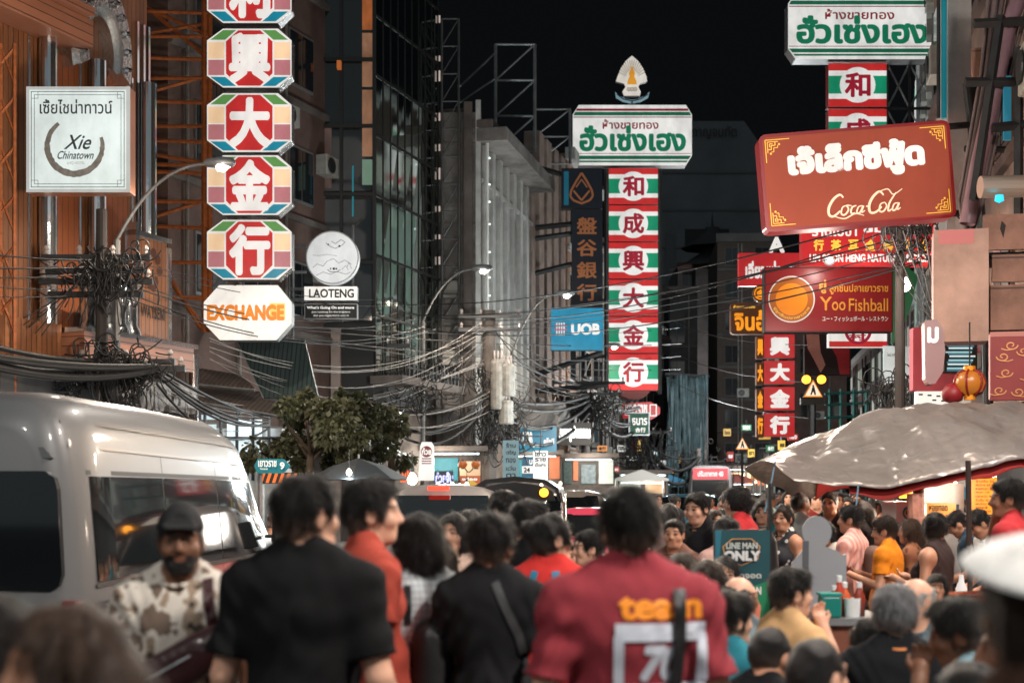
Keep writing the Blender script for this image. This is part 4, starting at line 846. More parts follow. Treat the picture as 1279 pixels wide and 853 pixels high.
def coil(r, px, py, Y, n, R0, rad=.016, sq=.8):
    cu = bpy.data.curves.new('cable_coil', 'CURVE'); cu.dimensions = '3D'; cu.bevel_depth = rad; cu.bevel_resolution = 0; cu.materials.append(rubber)
    c = P(px, py, Y)-Vector(r.location)
    for k in range(int(n*1.7)):
        N = 12; kind = rng.random(); pts = []
        a = np.array([rng.normal(0, R0*.75), rng.normal(0, .12), rng.normal(0, R0*.45)])
        if kind < .62:      # slack loop hung between two ties
            b = a+np.array([rng.normal(0, R0*.9), rng.normal(0, .1), rng.normal(0, R0*.18)]); dr = abs(rng.normal(.1, R0*.55)); sk = rng.uniform(-.25, .25)
            for q in range(N): t = q/(N-1); pts.append(a+(b-a)*t+np.array([sk*dr*math.sin(t*3.14), 0, -dr*4*t*(1-t)]))
        elif kind < .85:    # tail hanging down
            L = rng.uniform(.2, 1.0)*R0*2
            for q in range(N): t = q/(N-1); pts.append(a+np.array([.08*math.sin(t*4+k), .05*math.cos(t*3), -L*t]))
        else:               # coil tied on
            rr3 = rng.uniform(.1, .28)
            for q in range(N): t = q/(N-1)*2*math.pi*1.05; pts.append(a+np.array([rr3*.8*math.cos(t), .04*q/N, rr3*math.sin(t)]))
        pts = [tuple(np.array([c.x, c.y, c.z])+p) for p in pts]
        sp_ = cu.splines.new('POLY'); sp_.points.add(N-1)
        for p, q in zip(sp_.points, pts): p.co = (*q, 1)
    o = to_mesh('cable_coil', cu); o.parent = r; return o
r = pole(127, 262, 30, 'dark utility pole smothered in cable coils before the orange shop', .155, mat('pole_black', C(46, 40, 38), .8, var=.3))
for y, L in ((322, 2.3), (338, 2.1), (352, 2.4), (368, 2.0)): crossarm(r, 120, y, 30, L)
crossarm(r, 130, 452, 30, 3.0); crossarm(r, 160, 461, 29.8, 2.4)
coil(r, 125, 340, 29.8, 26, .45); coil(r, 150, 335, 29.8, 26, .45); coil(r, 95, 345, 29.8, 14, .4); coil(r, 128, 450, 29.7, 50, .5); coil(r, 130, 480, 29.7, 40, .45); coil(r, 170, 462, 29.7, 34, .5); coil(r, 105, 470, 29.7, 24, .5); coil(r, 60, 478, 29.8, 18, .6)
q = MB(); q.bx(-.3, .1, -.45, -.2, 3.1, 3.75, darksteel); q.bx(.15, .45, -.4, -.2, 3.5, 4.2, darksteel); q.build('junction_box', r, bevel=.02)
r = pole(468, 425, 46, 'thin utility pole with pale cables beside the glass tower', .14)
crossarm(r, 470, 432, 46, 2.2); coil(r, 520, 470, 46, 22, .55); coil(r, 530, 500, 46, 20, .5)
r = pole(611, 388, 50, 'square utility pole with transformer cans before the white fins', .3)
for y in (395, 412): crossarm(r, 612, y, 49.7, 2.2)
for px, py, h in ((622, 480, 62), (634, 475, 40), (632, 515, 30)):
    q = MB(); c = P(px, py, 49.4); hh = h/2*50/FPX; q.lathe([(.001, -hh), (.24, -hh), (.26, -hh*.9), (.26, hh*.85), (.2, hh), (.001, hh)], tuple(c), mat('transformer_grey', C(128, 124, 118), .6, var=.4, vscale=5), 14)
    for k in range(3): q.cyl((c.x-.12+.12*k, c.y, c.z+hh), (c.x-.12+.12*k, c.y, c.z+hh+.3), .035, mat('insulator', (.35, .3, .28)), 6)
    q.build('transformer', r, world=True, smooth=False)
coil(r, 606, 520, 49.5, 40, .6); coil(r, 625, 545, 49.5, 40, .6, .02); coil(r, 600, 470, 49.5, 24, .5); coil(r, 640, 505, 49.5, 26, .6)
r = pole(730, 470, 62, 'utility pole tangled in cables under the bank brackets', .18); crossarm(r, 735, 478, 61.8, 3.2); crossarm(r, 735, 492, 61.8, 2.8)
coil(r, 735, 510, 61.7, 50, .8, .025); coil(r, 720, 495, 61.7, 30, .7, .025); coil(r, 760, 500, 61.7, 24, .6, .02)
r = pole(805, 505, 76, 'distant utility pole tangled in cables before the hanging tarpaulin', .2); crossarm(r, 805, 540, 76, 3); coil(r, 805, 550, 75.8, 40, .9, .025); coil(r, 795, 575, 75.8, 24, .7, .025)
r = pole(872, 560, 80, 'far utility pole with low cable loops near the bus', .2); coil(r, 875, 580, 80, 30, .9, .025); coil(r, 868, 572, 80, 24, 1.0, .025)
r = pole(1124, 286, 23, 'utility pole with cable coils behind the cola sign', .1, mat('pole_black', C(46, 40, 38)))
crossarm(r, 1132, 288, 23, .8); coil(r, 1136, 292, 22.8, 22, .26, .012); coil(r, 1150, 306, 22.8, 16, .26, .012); coil(r, 1120, 482, 24, 22, .3, .011); coil(r, 1128, 500, 24, 16, .3, .011)
# cables: one object each
def cable(a, b, s, r_=.02, label=None, group=None, m=rubber):
    s *= rng.uniform(.6, 1.5); r_ *= rng.uniform(.6, 1.35); a = (a[0], a[1]+rng.uniform(-4, 4), a[2]); b = (b[0], b[1]+rng.uniform(-4, 4), b[2])
    return curve('power_cable', sag(P(*a), P(*b), s), r_, m, label, 'cable', group)
gA, lA = 'black cables crossing high over the street', 'thin black cable crossing high over the street between poles'
for k in range(6): cable((130, 318+k*9, 30), (484+k*12, 372+k*8, 46), .35+.06*k, .016, lA, gA)
for k in range(7): cable((484+k*9, 378+k*6, 46), (1150, 262+k*11+(k % 3)*4, 22.9), .5+.12*(k % 3), .013, lA, gA)
for k in range(4): cable((300, 400+k*4, 37), (850, 412+k*17, 72), .3+.1*k, .018, lA, gA)
for k in range(3): cable((840, 400+k*40, 78), (1010, 432+k*44, 40.2), .25, .018, lA, gA)
for k in range(4): cable((600+k*6, 392+k*8, 49.8), (740, 474+k*5, 62), .3+.1*k, .02, lA, gA)
for k in range(5): cable((640, 440+k*12, 50), (735, 480+k*5, 62), .3, .02, lA, gA)
gB, lB = 'pale cables sagging across the lower facades', 'pale sagging cable lit by the signs, before the brown facades'
for k in range(7): cable((262, 420+k*5, 34.5), (606, 398+k*5.5, 49.7), .95+.08*k, .009, lB, gB, cable_l)
for k in range(5): cable((190, 462+k*6, 30), (330, 505+k*5, 38), .15+.05*k, .011, lB, gB, cable_l)
for k in range(4): cable((480, 515+k*4, 45), (612, 492+k*6, 49.5), .35+.06*k, .014, lB, gB, cable_l)
for k in range(3): cable((466, 492+k*3, 45), (604, 452+k*2, 49.6), .1, .014, lB, gB, cable_l)
gC, lC = 'thick cable bundles at first floor height', 'thick dark cable bundle sagging at first floor height'
for k in range(4): cable((-60, 412+k*3, 26.5), (124, 446+k*3, 29.8), .12+.05*k, .05, lC, gC)
for k in range(4): cable((-60, 434+k*4, 26.5), (196, 454+k*2, 29.7), .14+.04*k, .05, lC, gC)
for k in range(5): cable((612, 494+k*6, 49.5), (738, 492+k*4, 61.8), .55+.12*k, .06, lC, gC)
for k in range(4): cable((738, 494+k*5, 61.8), (806, 504+k*5, 75.8), .7+.15*k, .07, lC, gC)
for k in range(4): cable((806, 548+k*5, 75.8), (874, 568+k*4, 80), .8+.2*k, .08, lC, gC)
for k in range(5): cable((-40, 316+k*13, 27), (118, 322+k*11, 29.9), .06, .015, 'thin dark cable running past the orange boards to the coiled pole', 'cables reaching the coiled pole along the orange boards')
for k in range(5): cable((20+k*8, 404+k*3, 29), (112, 352-k*6, 29.8), .02, .012, 'slack thin wire slanting up to the coiled pole', 'slack wires slanting up to the coiled pole')
for k in range(5): cable((1100+k*14, 292, 22.5), (1170+k*3, 402+k*8, 22), .12, .012, 'slack dark wire hanging beside the red medicine sign', 'slack wires hanging beside the medicine sign')
for k in range(5): cable((196, 456+k*5, 29.7), (336, 520+k*4, 36.5), .2+.08*k, .035, 'thick dark cable bundle slanting down to the corrugated awning', 'cable bundles slanting to the corrugated awning')
for k in range(5): cable((470, 500+k*5, 45.8), (606, 488+k*6, 49.4), .45+.12*k, .04, 'thick dark cable bundle before the glass tower foot', 'cable bundles before the glass tower foot')
gD = 'dark conduits leaning on the patched house'
for k in range(7): curve('conduit', [P(1290-k*9, -20, 19.4), P(1262-k*6, 90, 19.5), P(1228-k*5, 250, 19.6), P(1200+k*2, 330, 19.8)], .03+.012*(k % 3), mat('dull_conduit', C(96, 82, 82), .6, var=.3), 'dull dark conduit leaning against the front of the patched house', 'conduit', gD)
curve('drain_pipe', [P(1282, -30, 19), P(1258, 40, 19), P(1222, 205, 19), P(1208, 280, 19)], .11, mat('mauve_pipe', C(126, 98, 106), .4, var=.2), 'thick mauve pipe leaning across the front of the patched house', 'pipe')
# grey pillar, blue neon, pipe clutter of that house
t = empty('grey_pillar', P(1199, 430, 23), 0, 'tall pale grey clad pillar beside the cola sign, edged by a blue neon tube', 'pillar')
m = MB(); m.bx(P(1183, 0, 23).x, P(1214, 0, 23).x, 23, 23.6, 0, 14, plaster_w); m.build('pillar_shaft', t, world=True, bevel=.02)
m = MB(); m.cyl(tuple(P(1179, -30, 22.8)), tuple(P(1179, 148, 22.8)), .045, cyan, 10); m.build('neon_tube', t, world=True); m = MB(); m.cyl(tuple(P(1172, -30, 22.8)), tuple(P(1172, 148, 22.8)), .03, darksteel, 8); m.build('conduit', t, world=True)
t = empty('roller_shutter_box', P(1270, 234, 18.5), R(0), 'round fronted steel shutter box jutting from the patched house', 'shutter box'); m = MB(); c0 = P(1224, 234, 18.2); c1 = P(1320, 232, 18.2); m.cyl(tuple(c0), tuple(c1), .14, mat('pale_steel', C(190, 172, 158), .35, .6), 18); m.build('drum', t, world=True, smooth=False)
m = MB(); m.lathe([(.001, -.05), (.06, -.02), (.05, .05), (.001, .06)], tuple(P(1248, 249, 18)), emi('aqua_lamp', (40, 170, 200), 2), 10); m.build('indicator_lamp', t, world=True)
for k, (x0, y0, x1, y1, lb) in enumerate(((1229, 268, 1300, 312, 'patch of peach board nailed below the shutter box'), (1240, 318, 1300, 352, 'peach board panel in the middle of the patched front'), (1238, 356, 1300, 412, 'wide peach board panel above the carved red board'), (1214, 60, 1262, 100, 'small dull board high on the patched front, between the pipes'))):
    S = Sign('wall_board', lb, x0, y0, x1, y1, 17.2 if k < 3 else 20, rz=-10, depth=.06, cat='board'); S.body(mat('peach_board', C(142, 104, 88), .75, var=.5, vscale=1.6, bump=.2)); S.poly([(x0+22, y0+8), (x0+27, y0+14), (x0+24, y0+30), (x0+20, y0+18)], mat('torn_hole', (.02, .018, .016), .8), 1) if k in (0,) else S.rect(x0, y0+3, x1, y0+5, plaster_b); S.done()
t = empty('steel_gantry', P(1240, 100, 18.8), 0, 'dark steel gantry of square bars in front of the patched house', 'gantry'); m = MB()
for a, b in (((1205, 103), (1300, 103)), ((1240, 160), (1300, 154)), ((1272, 60), (1272, 290)), ((1216, 330), (1300, 326)), ((1216, 30), (1300, 26)), ((1250, 20), (1216, 250))): m.bar(P(*a, 18.8), P(*b, 18.8), .09, darksteel)
m.build('gantry_bar', t, world=True)
m = MB(); m.bx(P(1254, 0, 19.3).x, P(1263, 0, 19.3).x, 19.3, 19.35, zat(175, 19.3), zat(95, 19.3), emi('blue_slit', (40, 110, 130), .8)); tag(m.build('window_strip'), 'narrow blue lit window strip between the pipes of the patched house', 'window')
# bare bulb by the green sheet
def bulb_thing(px, py, Y, label, power, r_=.07, m=bulb, color=(1, .88, .72), cord=.35):
    c = P(px, py, Y); t = empty('hanging_bulb', c, 0, label, 'light bulb', None)
    q = MB(); q.lathe([(.001, -r_), (r_*.7, -r_*.7), (r_, 0), (r_*.6, r_*.8), (r_*.35, r_*1.3)], (0, 0, 0), m, 12); q.build('bulb', t, smooth=True)
    q = MB(); q.cyl((0, 0, r_*1.3), (0, 0, r_*2.2), r_*.4, black, 8); q.cyl((0, 0, r_*2), (0, 0, r_*2+cord), .008, black, 5); q.build('socket', t)
    if power: lamp('POINT', (c.x, c.y-.12, c.z-.16), power, color, .1)
    return t
bulb_thing(1130, 357, 30, 'bright bare bulb hanging before the green sheet', 500, .13)
# ---------------------------------------------------------------- awnings and shop fronts of the near pavement
def awning(name, label, pts, Y0, Y1, m, thick=.05, cat='awning'):
    """a slab through four pixel corners: far pair at Y1, front pair at Y0"""
    (a, b, c, d) = pts; q = MB(); v = [P(*a, Y1), P(*b, Y1), P(*c, Y0), P(*d, Y0)]; n = (v[1]-v[0]).cross(v[3]-v[0]).normalized()*thick
    vs = [tuple(x) for x in v]+[tuple(x-n) for x in v]
    ctr = sum(v, Vector())/4; t = empty(name, ctr, 0, label, cat)
    q.mesh(vs, [(0, 1, 2, 3), (7, 6, 5, 4), (0, 4, 5, 1), (1, 5, 6, 2), (2, 6, 7, 3), (3, 7, 4, 0)], m); q.build('awning_sheet', t, world=True)
    q = MB(); q.bar(v[2]+Vector((0, 0, -.03)), v[3]+Vector((0, 0, -.03)), .06, steel); q.bar(v[0], v[3], .05, steel); q.bar(v[1], v[2], .05, steel); q.build('awning_rail', t, world=True); return t
awning('corrugated_awning', 'rust brown corrugated awning over the white lit shop front', ((205, 480), (330, 492), (362, 521), (240, 500)), 36, 38.5, corr)
awning('green_awning', 'steep dark green corrugated awning beneath the exchange box', ((296, 425), (380, 425), (398, 500), (330, 498)), 37.5, 38.5, corr_t)
awning('grey_awning', 'small grey lean-to roof beside the steel column', ((250, 462), (300, 470), (318, 486), (250, 480)), 36.6, 38, corr)
B = empty('lit_shop', P(290, 545, 38), 0, 'shop with white lit panels under the corrugated awning', 'shop front'); m = MB(); m.bx(P(248, 0, 38).x, P(352, 0, 38).x, 38, 40, 0, 3.4, plaster_w); m.build('wall', B, world=True)
for x0, y0, x1, y1 in ((284, 524, 327, 566), (252, 518, 278, 524), (258, 530, 270, 548)):
    m = MB(); m.bx(P(x0, 0, 37.9).x, P(x1, 0, 37.9).x, 37.86, 37.94, zat(y1, 37.9), zat(y0, 37.9), shop); m.build('light_panel', B, world=True)
m = MB()
for k in range(5): m.bar(P(256+k*20, 512, 37.7), P(256+k*20, 600, 37.7), .06, darksteel)
m.bar(P(250, 547, 37.7), P(350, 547, 37.7), .06, darksteel); m.build('window_frame', B, world=True)
lamp('POINT', P(300, 530, 37.0), 90, (.88, .97, 1), .3)
S = Sign('street_name_sign', 'teal arrow street name sign with white Thai lettering and a 9', 318, 572, 363, 591, 24, depth=.06); S.body(mat('sign_teal', C(31, 124, 139), .55, var=.15), [(322, 573), (354, 573), (363, 582), (354, 591), (322, 591), (318, 582)]); S.text('เยาวราช', 323, 575, 346, 583, eW2, .035); S.text('Yaowarat', 325, 584, 335, 586.5, eW2, .02); S.text('9', 350, 577, 356, 586, eW2, .05); S.done()
m = MB(); m.bar(P(325, 582, 24.1), P(325, 690, 24.1), .06, steel); m.build('post', S.root, world=True)
S = Sign('traffic_barrier_sign', 'orange and black slanted stripe board under the street name sign', 322, 590, 370, 604, 26, depth=.06, cat='barrier'); S.body(inkk)
for k in range(6): S.poly([(324+k*8, 603), (328+k*8, 603), (332+k*8, 591), (328+k*8, 591)], mat('barrier_orange', C(220, 110, 50), .55, var=.15))
S.done(); m = MB(); m.bar(P(328, 597, 26.1), P(328, 680, 26.1), .05, steel); m.bar(P(364, 597, 26.1), P(364, 680, 26.1), .05, steel); m.build('post', S.root, world=True)
# trees
leafm = mat('leaf', (.075, .078, .04), .5, var=.5, vscale=.9); leafm2 = mat('leaf_dark', (.035, .04, .02), .55, var=.5, vscale=.9); bark = mat('bark', (.09, .065, .045), .9, var=.4)
def tree(px, ptop, pbot, half, Y, label, n, m):
    b = P(px, 640, Y); r = empty('tree', (b.x, Y, .12), 0, label, 'tree', None); top = zat(ptop, Y); bot = zat(pbot, Y); rad = half*Y/FPX
    q = MB(); q.cyl((0, 0, 0), (.05, 0, bot+.3), .13, bark, 8, r2=.09)
    for k in range(7):
        a = k*2.4; q.cyl((.05, 0, bot+.1+.06*k), (rad*.6*math.cos(a), rad*.5*math.sin(a), bot+(top-bot)*(.45+.06*k)), .05, bark, 6, r2=.02)
    q.build('trunk', r)
    cl = []
    for _ in range(30):
        a = rng.random()*6.28; q_ = rng.random()**.6*1.12; zz = rng.random(); cl.append((q_*rad*math.cos(a)*(1.15-.5*zz), q_*rad*math.sin(a)*.8, bot+(top-bot)*(.02+.93*zz), rad*rng.uniform(.10, .27)))
    V = []; F = []
    for i in range(n):
        cx, cy, cz, cr = cl[rng.integers(len(cl))]; d = rng.normal(size=3); d /= np.linalg.norm(d); p = np.array([cx, cy, cz])+d*cr*(.55+.5*rng.random()); 
        t = d+rng.normal(0, .5, 3); t[2] -= .6; t /= np.linalg.norm(t); u = np.cross(t, rng.normal(size=3)); u /= np.linalg.norm(u); L = rng.uniform(.07, .2); w_ = L*.34; k = len(V)
        V += [p, p+t*L*.45+u*w_, p+t*L+np.array([0, 0, -.02]), p+t*L*.45-u*w_]; F.append((k, k+1, k+2, k+3))
    me = np_mesh('crown', np.array(V), np.array(F)); me.materials.append(m); o = bpy.data.objects.new('crown', me); COL.objects.link(o); o.parent = r; return r
tree(385, 492, 590, 62, 33, 'dense dark street tree beside the lit shop', 6500, leafm); tree(440, 488, 592, 42, 34.5, 'second street tree merging with the dense dark one', 4200, leafm2); tree(487, 515, 588, 28, 36, 'smaller pale leaved street tree before the glass tower base', 2600, leafm)
# grey umbrella and clutter under the trees
def parasol(px, py, Y, rad, label, m, h=.45):
    c = P(px, py, Y); t = empty('market_umbrella', (c.x, Y, 0), 0, label, 'umbrella'); q = MB(); n = 8; zt = c.z; ring = [(rad*math.cos(2*math.pi*k/n), rad*math.sin(2*math.pi*k/n), zt-h) for k in range(n)]
    mid = [(rad*.5*math.cos(2*math.pi*k/n), rad*.5*math.sin(2*math.pi*k/n), zt-h*.36) for k in range(n)]
    q.mesh([(0, 0, zt)]+mid+ring, [(0, 1+k, 1+(k+1) % n) for k in range(n)]+[(1+k, 1+n+k, 1+n+(k+1) % n, 1+(k+1) % n) for k in range(n)], m); o = q.build('canopy', t); s_ = o.modifiers.new('thick', 'SOLIDIFY'); s_.thickness = .012
    q = MB(); q.cyl((0, 0, 0), (0, 0, zt+.08), .025, steel, 8); q.build('pole', t); return t
parasol(448, 572, 30, 1.1, 'dark parasol glowing at its rim under the trees', mat('slate_canvas', C(34, 40, 46), .7)); 
bulb_thing(515, 599, 27, 'glaring white bulb under the dark parasol', 260, .1, color=(.9, 1, 1)); bulb_thing(436, 590, 29, 'small cold bulb hanging from the dark parasol rim', 120, .06, color=(.9, 1, 1))
# shops and clutter in the middle distance
def shopfront(name, label, x0, y0, x1, Y, mwall, panels, litm=None, power=0, col=(1, .9, .75)):
    a = P(x0, y0, Y); b = P(x1, y0, Y); t = empty(name, ((a.x+b.x)/2, Y, 0), 0, label, 'shop'); q = MB(); q.bx(a.x, b.x, Y+.1, Y+2.5, 0, a.z, mwall); q.build('wall', t, world=True)
    for (u0, v0, u1, v1, m) in panels: q = MB(); q.bx(P(u0, 0, Y).x, P(u1, 0, Y).x, Y+.02, Y+.12, zat(v1, Y), zat(v0, Y), m); q.build('display_panel', t, world=True)
    q = MB(); q.bx(a.x-.1, b.x+.1, Y-.9, Y+.1, a.z-.05, a.z+.12, concrete_d); q.build('canopy', t, world=True)
    q = MB(); q.cyl((a.x+.2, Y-.5, a.z-.14), (b.x-.2, Y-.5, a.z-.14), .03, tube, 8); q.build('light_tube', t, world=True)
    if power: lamp('POINT', ((a.x+b.x)/2, Y-1.3, a.z-.5), power*.45, col, .3)
    return t
dk = mat('shop_dark', C(70, 62, 58), .6, var=.5, vscale=4); wmn = shopw
shopfront('open_shop', 'open shop with orange lanterns and a dark awning behind the parked car', 500, 562, 606, 50, dk, ((508, 566, 528, 600, mat('teal_shutter', C(26, 109, 124), .55, var=.15)), (540, 572, 572, 600, mat('teal_shutter', C(26, 109, 124), .55, var=.15)), (574, 576, 600, 598, shopw)), power=420)
shopfront('bank_branch', 'small bank branch with a bright strip ceiling behind the tuk-tuk', 640, 566, 700, 57.5, dk, ((646, 574, 662, 598, mat('teal_shutter', C(26, 109, 124), .55, var=.15)), (686, 570, 699, 598, mat('rust_panel', C(170, 96, 60), .55, var=.15))), power=420)
shopfront('goods_shop', 'shop with hanging goods and a bright strip light past the bank branch', 700, 570, 768, 60, dk, ((704, 576, 714, 604, mat('dark_goods', C(40, 60, 60), .6, var=.6, vscale=8)), (716, 574, 722, 600, mat('rust_panel', C(170, 96, 60), .55, var=.15)), (726, 580, 744, 604, mat('goods_blue', C(96, 110, 118), .6, var=.5, vscale=6)), (748, 574, 766, 604, mat('pale_goods', C(178, 189, 184), .55, var=.15))), power=420)
shopfront('corner_stall_shop', 'pale lit stall shop beside the hanging tarpaulin', 770, 590, 835, 72, dk, ((774, 592, 800, 616, mat('pale_goods', C(178, 189, 184), .55, var=.15)), (806, 594, 830, 616, shopw)), power=500)
shopfront('far_food_shop', 'far food shop glowing warm near the bus', 905, 584, 965, 92, dk, ((908, 590, 930, 606, shopw), (934, 590, 944, 604, eO), (946, 592, 962, 606, mat('rust_panel', C(170, 96, 60), .55, var=.15))), power=700)
S = Sign('bank_fascia', 'turquoise bank fascia with white blocks of lettering above the branch', 649, 533, 695, 564, 56.5, depth=.3); S.body(emi('lit_blue_dim', (20, 104, 132), .85)); S.text('UOB', 653, 539, 665, 556, eW, .05); S.text('ยูโอบี', 679, 547, 692, 557, eW, .05); S.done()
S = Sign('plain_fascia', 'grey brown blank fascia board sloping above the bank branch', 646, 506, 697, 532, 57, depth=.4); S.body(concrete, [(646, 505), (697, 520), (697, 534), (646, 532)]); S.done()
S = Sign('metal_letter_fascia', 'fascia with crowded silver metal letters past the bank branch', 696, 528, 738, 556, 59.5, depth=.3); S.body(mat('fascia_grey', C(74, 72, 72), .6)); S.text('ทองรูปพรรณ', 698, 532, 737, 552, mat('silver_letters', C(190, 190, 190), .3, .6), .06); S.done()
S = Sign('upright_sign', 'tall pale blue upright shop sign with faint Thai lines beside the pole', 628, 550, 648, 600, 47, depth=.2); S.body(mat('pale_blue_lit', C(150, 184, 196), .55, var=.15))
for k, tx in enumerate(('ร้าน', 'เจริญ', 'ทอง', 'แว่น', 'ตา')): S.text(tx, 632, 553+k*9.5, 644, 559+k*9.5, ink, .02)
S.done()
S = Sign('upright_sign', 'white upright sign with black Thai words in front of the bank branch', 666, 563, 684, 600, 52, depth=.2); S.body(eW2)
for k, tx in enumerate(('เยาว', 'ราช', 'เป็ดย่าง')): S.text(tx, 668, 565+k*6.4, 682, 570+k*6.4, inkk, .04)
S.done()
S = Sign('number_sign', 'small blue and white sign reading 24 between the upright signs', 652, 570, 667, 596, 54, depth=.2); S.body(emi('small_blue', (30, 84, 110), .7)); S.rect(652, 582, 667, 591, eW2); S.text('24', 654, 583.5, 662, 590, inkk, .05); S.text('U', 661, 574, 665, 580, eW2, .05); S.done()
S = Sign('food_poster', 'white and red round topped poster stand by the parked car', 524, 552, 542, 600, 46, depth=.15); S.body(eW2, [(527, 552), (539, 552), (542, 557), (542, 600), (522, 600), (525, 557)]); S.disc(533, 564, 7, mat('poster_rose', C(150, 60, 66), .55, var=.15), 2); S.text('ก๋วย', 527, 559, 539, 568, eW2, .05)
for k in range(3): S.rect(527, 572+k*3, 539, 573.4+k*3, mat('poster_rose', C(150, 60, 66), .55, var=.15))
S.done()
for px, lb in ((578, 'orange paper lantern with a dark band, hung in the open shop'), (594, 'darker orange paper lantern beside the first in the open shop')):
    t = empty('paper_lantern', P(px, 580, 47), 0, lb, 'lantern'); q = MB(); rr_ = 6.2*47/FPX; q.lathe([(.02, -rr_*.75), (rr_*.7, -rr_*.6), (rr_, 0), (rr_*.7, rr_*.6), (.02, rr_*.75)], (0, 0, 0), emi('lantern_orange', (170, 90, 40), .7), 16); q.build('lantern_shade', t, smooth=True)
    q = MB(); q.cyl((0, 0, rr_*.7), (0, 0, rr_*.9), rr_*.4, black, 10); q.cyl((0, 0, -rr_*.9), (0, 0, -rr_*.7), rr_*.4, black, 10); q.cyl((0, 0, rr_*.9), (0, 0, rr_*2.4), .01, black, 5); q.build('lantern_cap', t)
S = Sign('neon_word_sign', 'bluish white neon handwriting above the parked car', 543, 588, 566, 604, 44, depth=.1); S.body(mat('neon_back', (.02, .02, .025), .5)); S.text('ก๋วยจั๊บ', 544, 589, 566, 603, emi('violet_neon', (190, 190, 250), 1.4), .05); S.done()
S = Sign('menu_banner', 'orange and red flame banner under the lanterns', 573, 594, 600, 608, 44, depth=.08, cat='banner'); S.body(mat('banner_flame', C(190, 92, 44), .55, var=.15)); S.poly([(576, 606), (588, 597), (598, 606)], mat('banner_yellow', C(220, 170, 60), .55, var=.15)); S.text('อร่อย', 577, 596, 596, 600, eW2, .04); S.done()
for k in range(5):
    px = 547+k*9; bulb_thing(px, 606+(k % 2)*2, 42, f'globe lamp in the row above the parked car roof', 0, .085, emi('globe_white', (240, 244, 240), 1.6), cord=.3)['group'] = 'row of white globe lamps above the parked car'
S = Sign('goods_banner', 'orange fringed banner at the foot of the small tree', 500, 583, 513, 602, 40, depth=.06, cat='banner'); S.body(mat('fringe_orange', C(220, 96, 50), .55, var=.15)); 
for k in range(4): S.rect(501+k*3.2, 585, 502.3+k*3.2, 600, mat('fringe_dark', C(120, 40, 30), .55, var=.15))
S.done()
# hanging tarpaulin strips
t = empty('hanging_tarpaulin', P(858, 540, 96.5), 0, 'bluish grey tarpaulin hanging in long strips down the tenement front', 'tarpaulin'); tm = mat('tarp_strip', C(124, 146, 152), .55, var=.5, vscale=1.6)
a = P(833, 468, 96.5); b = P(884, 468, 96.5); N = 110; V = []; F = []
for i in range(N+1):
    u = i/N; x = a.x+(b.x-a.x)*u; d = .25*math.sin(u*90)+.12*math.sin(u*210+1)
    for j in range(9):
        v = j/8; V.append((x-t.location.x+.06*math.sin(v*5+u*40), d*(.5+v*.5), zat(470+3*math.sin(u*12), 96.5)-t.location.z-v*(6.6+1.6*math.sin(u*31)+1.0*math.sin(u*77))))
for i in range(N):
    for j in range(8):
        if rng.random() < .93: k = i*9+j; F.append((k, k+1, k+10, k+9))
me = np_mesh('strip_sheet', np.array(V), np.array(F)); me.materials.append(tm); o = bpy.data.objects.new('strip_sheet', me); COL.objects.link(o); o.parent = t; s_ = o.modifiers.new('thick', 'SOLIDIFY'); s_.thickness = .02
q = MB(); q.bar(P(831, 467, 96.5), P(886, 470, 96.5), .12, steel); q.build('rail', t, world=True)
# ---------------------------------------------------------------- the street stall
t = empty('stall_canopy', P(1150, 600, 13), 0, 'grey silver tarpaulin canopy with a red lining over the street stall', 'stall canopy')
NX, NY = 190, 90; V = []; xa, xb = P(962, 0, 13).x, 6.6
edge_top = [(962, 576), (985, 562), (1040, 538), (1100, 522), (1150, 508), (1200, 499), (1250, 498), (1400, 500)]; edge_bot = [(962, 578), (975, 590), (990, 600), (1040, 608), (1090, 605), (1140, 598), (1200, 586), (1279, 572), (1400, 560)]
def itp(tab, x): return float(np.interp(x, [p[0] for p in tab], [p[1] for p in tab]))
for i in range(NX+1):
    u = i/NX; px = 962+(1400-962)*u**1.05
    zt, zb = zat(itp(edge_top, px), 14.3), zat(itp(edge_bot, px), 12.7)
    for j in range(NY+1):
        v = j/NY; Yj = 12.7+3.6*v; X = (px-CX)*13/FPX*(Yj/13*.5+.5)
        f = v/.45 if v < .45 else 1-(v-.45)/.55; prof = math.sin(min(1, f)*math.pi/2)**.85
        z = zb+(zt-zb)*prof
        tip = min(1, u*6)
        wr = .04*math.sin(11*u+5*v+2*math.sin(5*v))+.014*math.sin(26*u-9*v+3*math.sin(7*u))
        for (fa, fb, fp, am) in ((7, 4.5, .4, .05), (11, -3.5, 1.9, .035), (17, 7, 3.0, .02), (23, -12, .9, .012)):   # pinched creases
            wr -= am*abs(math.cos(fa*u+fb*v+fp+.8*math.sin(3*v+fp)))**9
        wr += .006*math.sin(70*u+30*v+6*math.sin(12*u))
        V.append((X-t.location.x, Yj+.12*math.sin(8*u)*(1-v)-t.location.y, z+wr*(.35+.65*min(1, v*5))*tip-t.location.z))
V = np.array(V); F = np.array([(i*(NY+1)+j, (i+1)*(NY+1)+j, (i+1)*(NY+1)+j+1, i*(NY+1)+j+1) for i in range(NX) for j in range(NY)])
tarp = mat('silver_tarpaulin', C(138, 132, 129), .34, .3, var=.2, vscale=2.0)
nt = tarp.node_tree; L_ = nt.links; p_ = nt.nodes['Principled BSDF']; tc_ = nt.nodes['Texture Coordinate']; hs = []
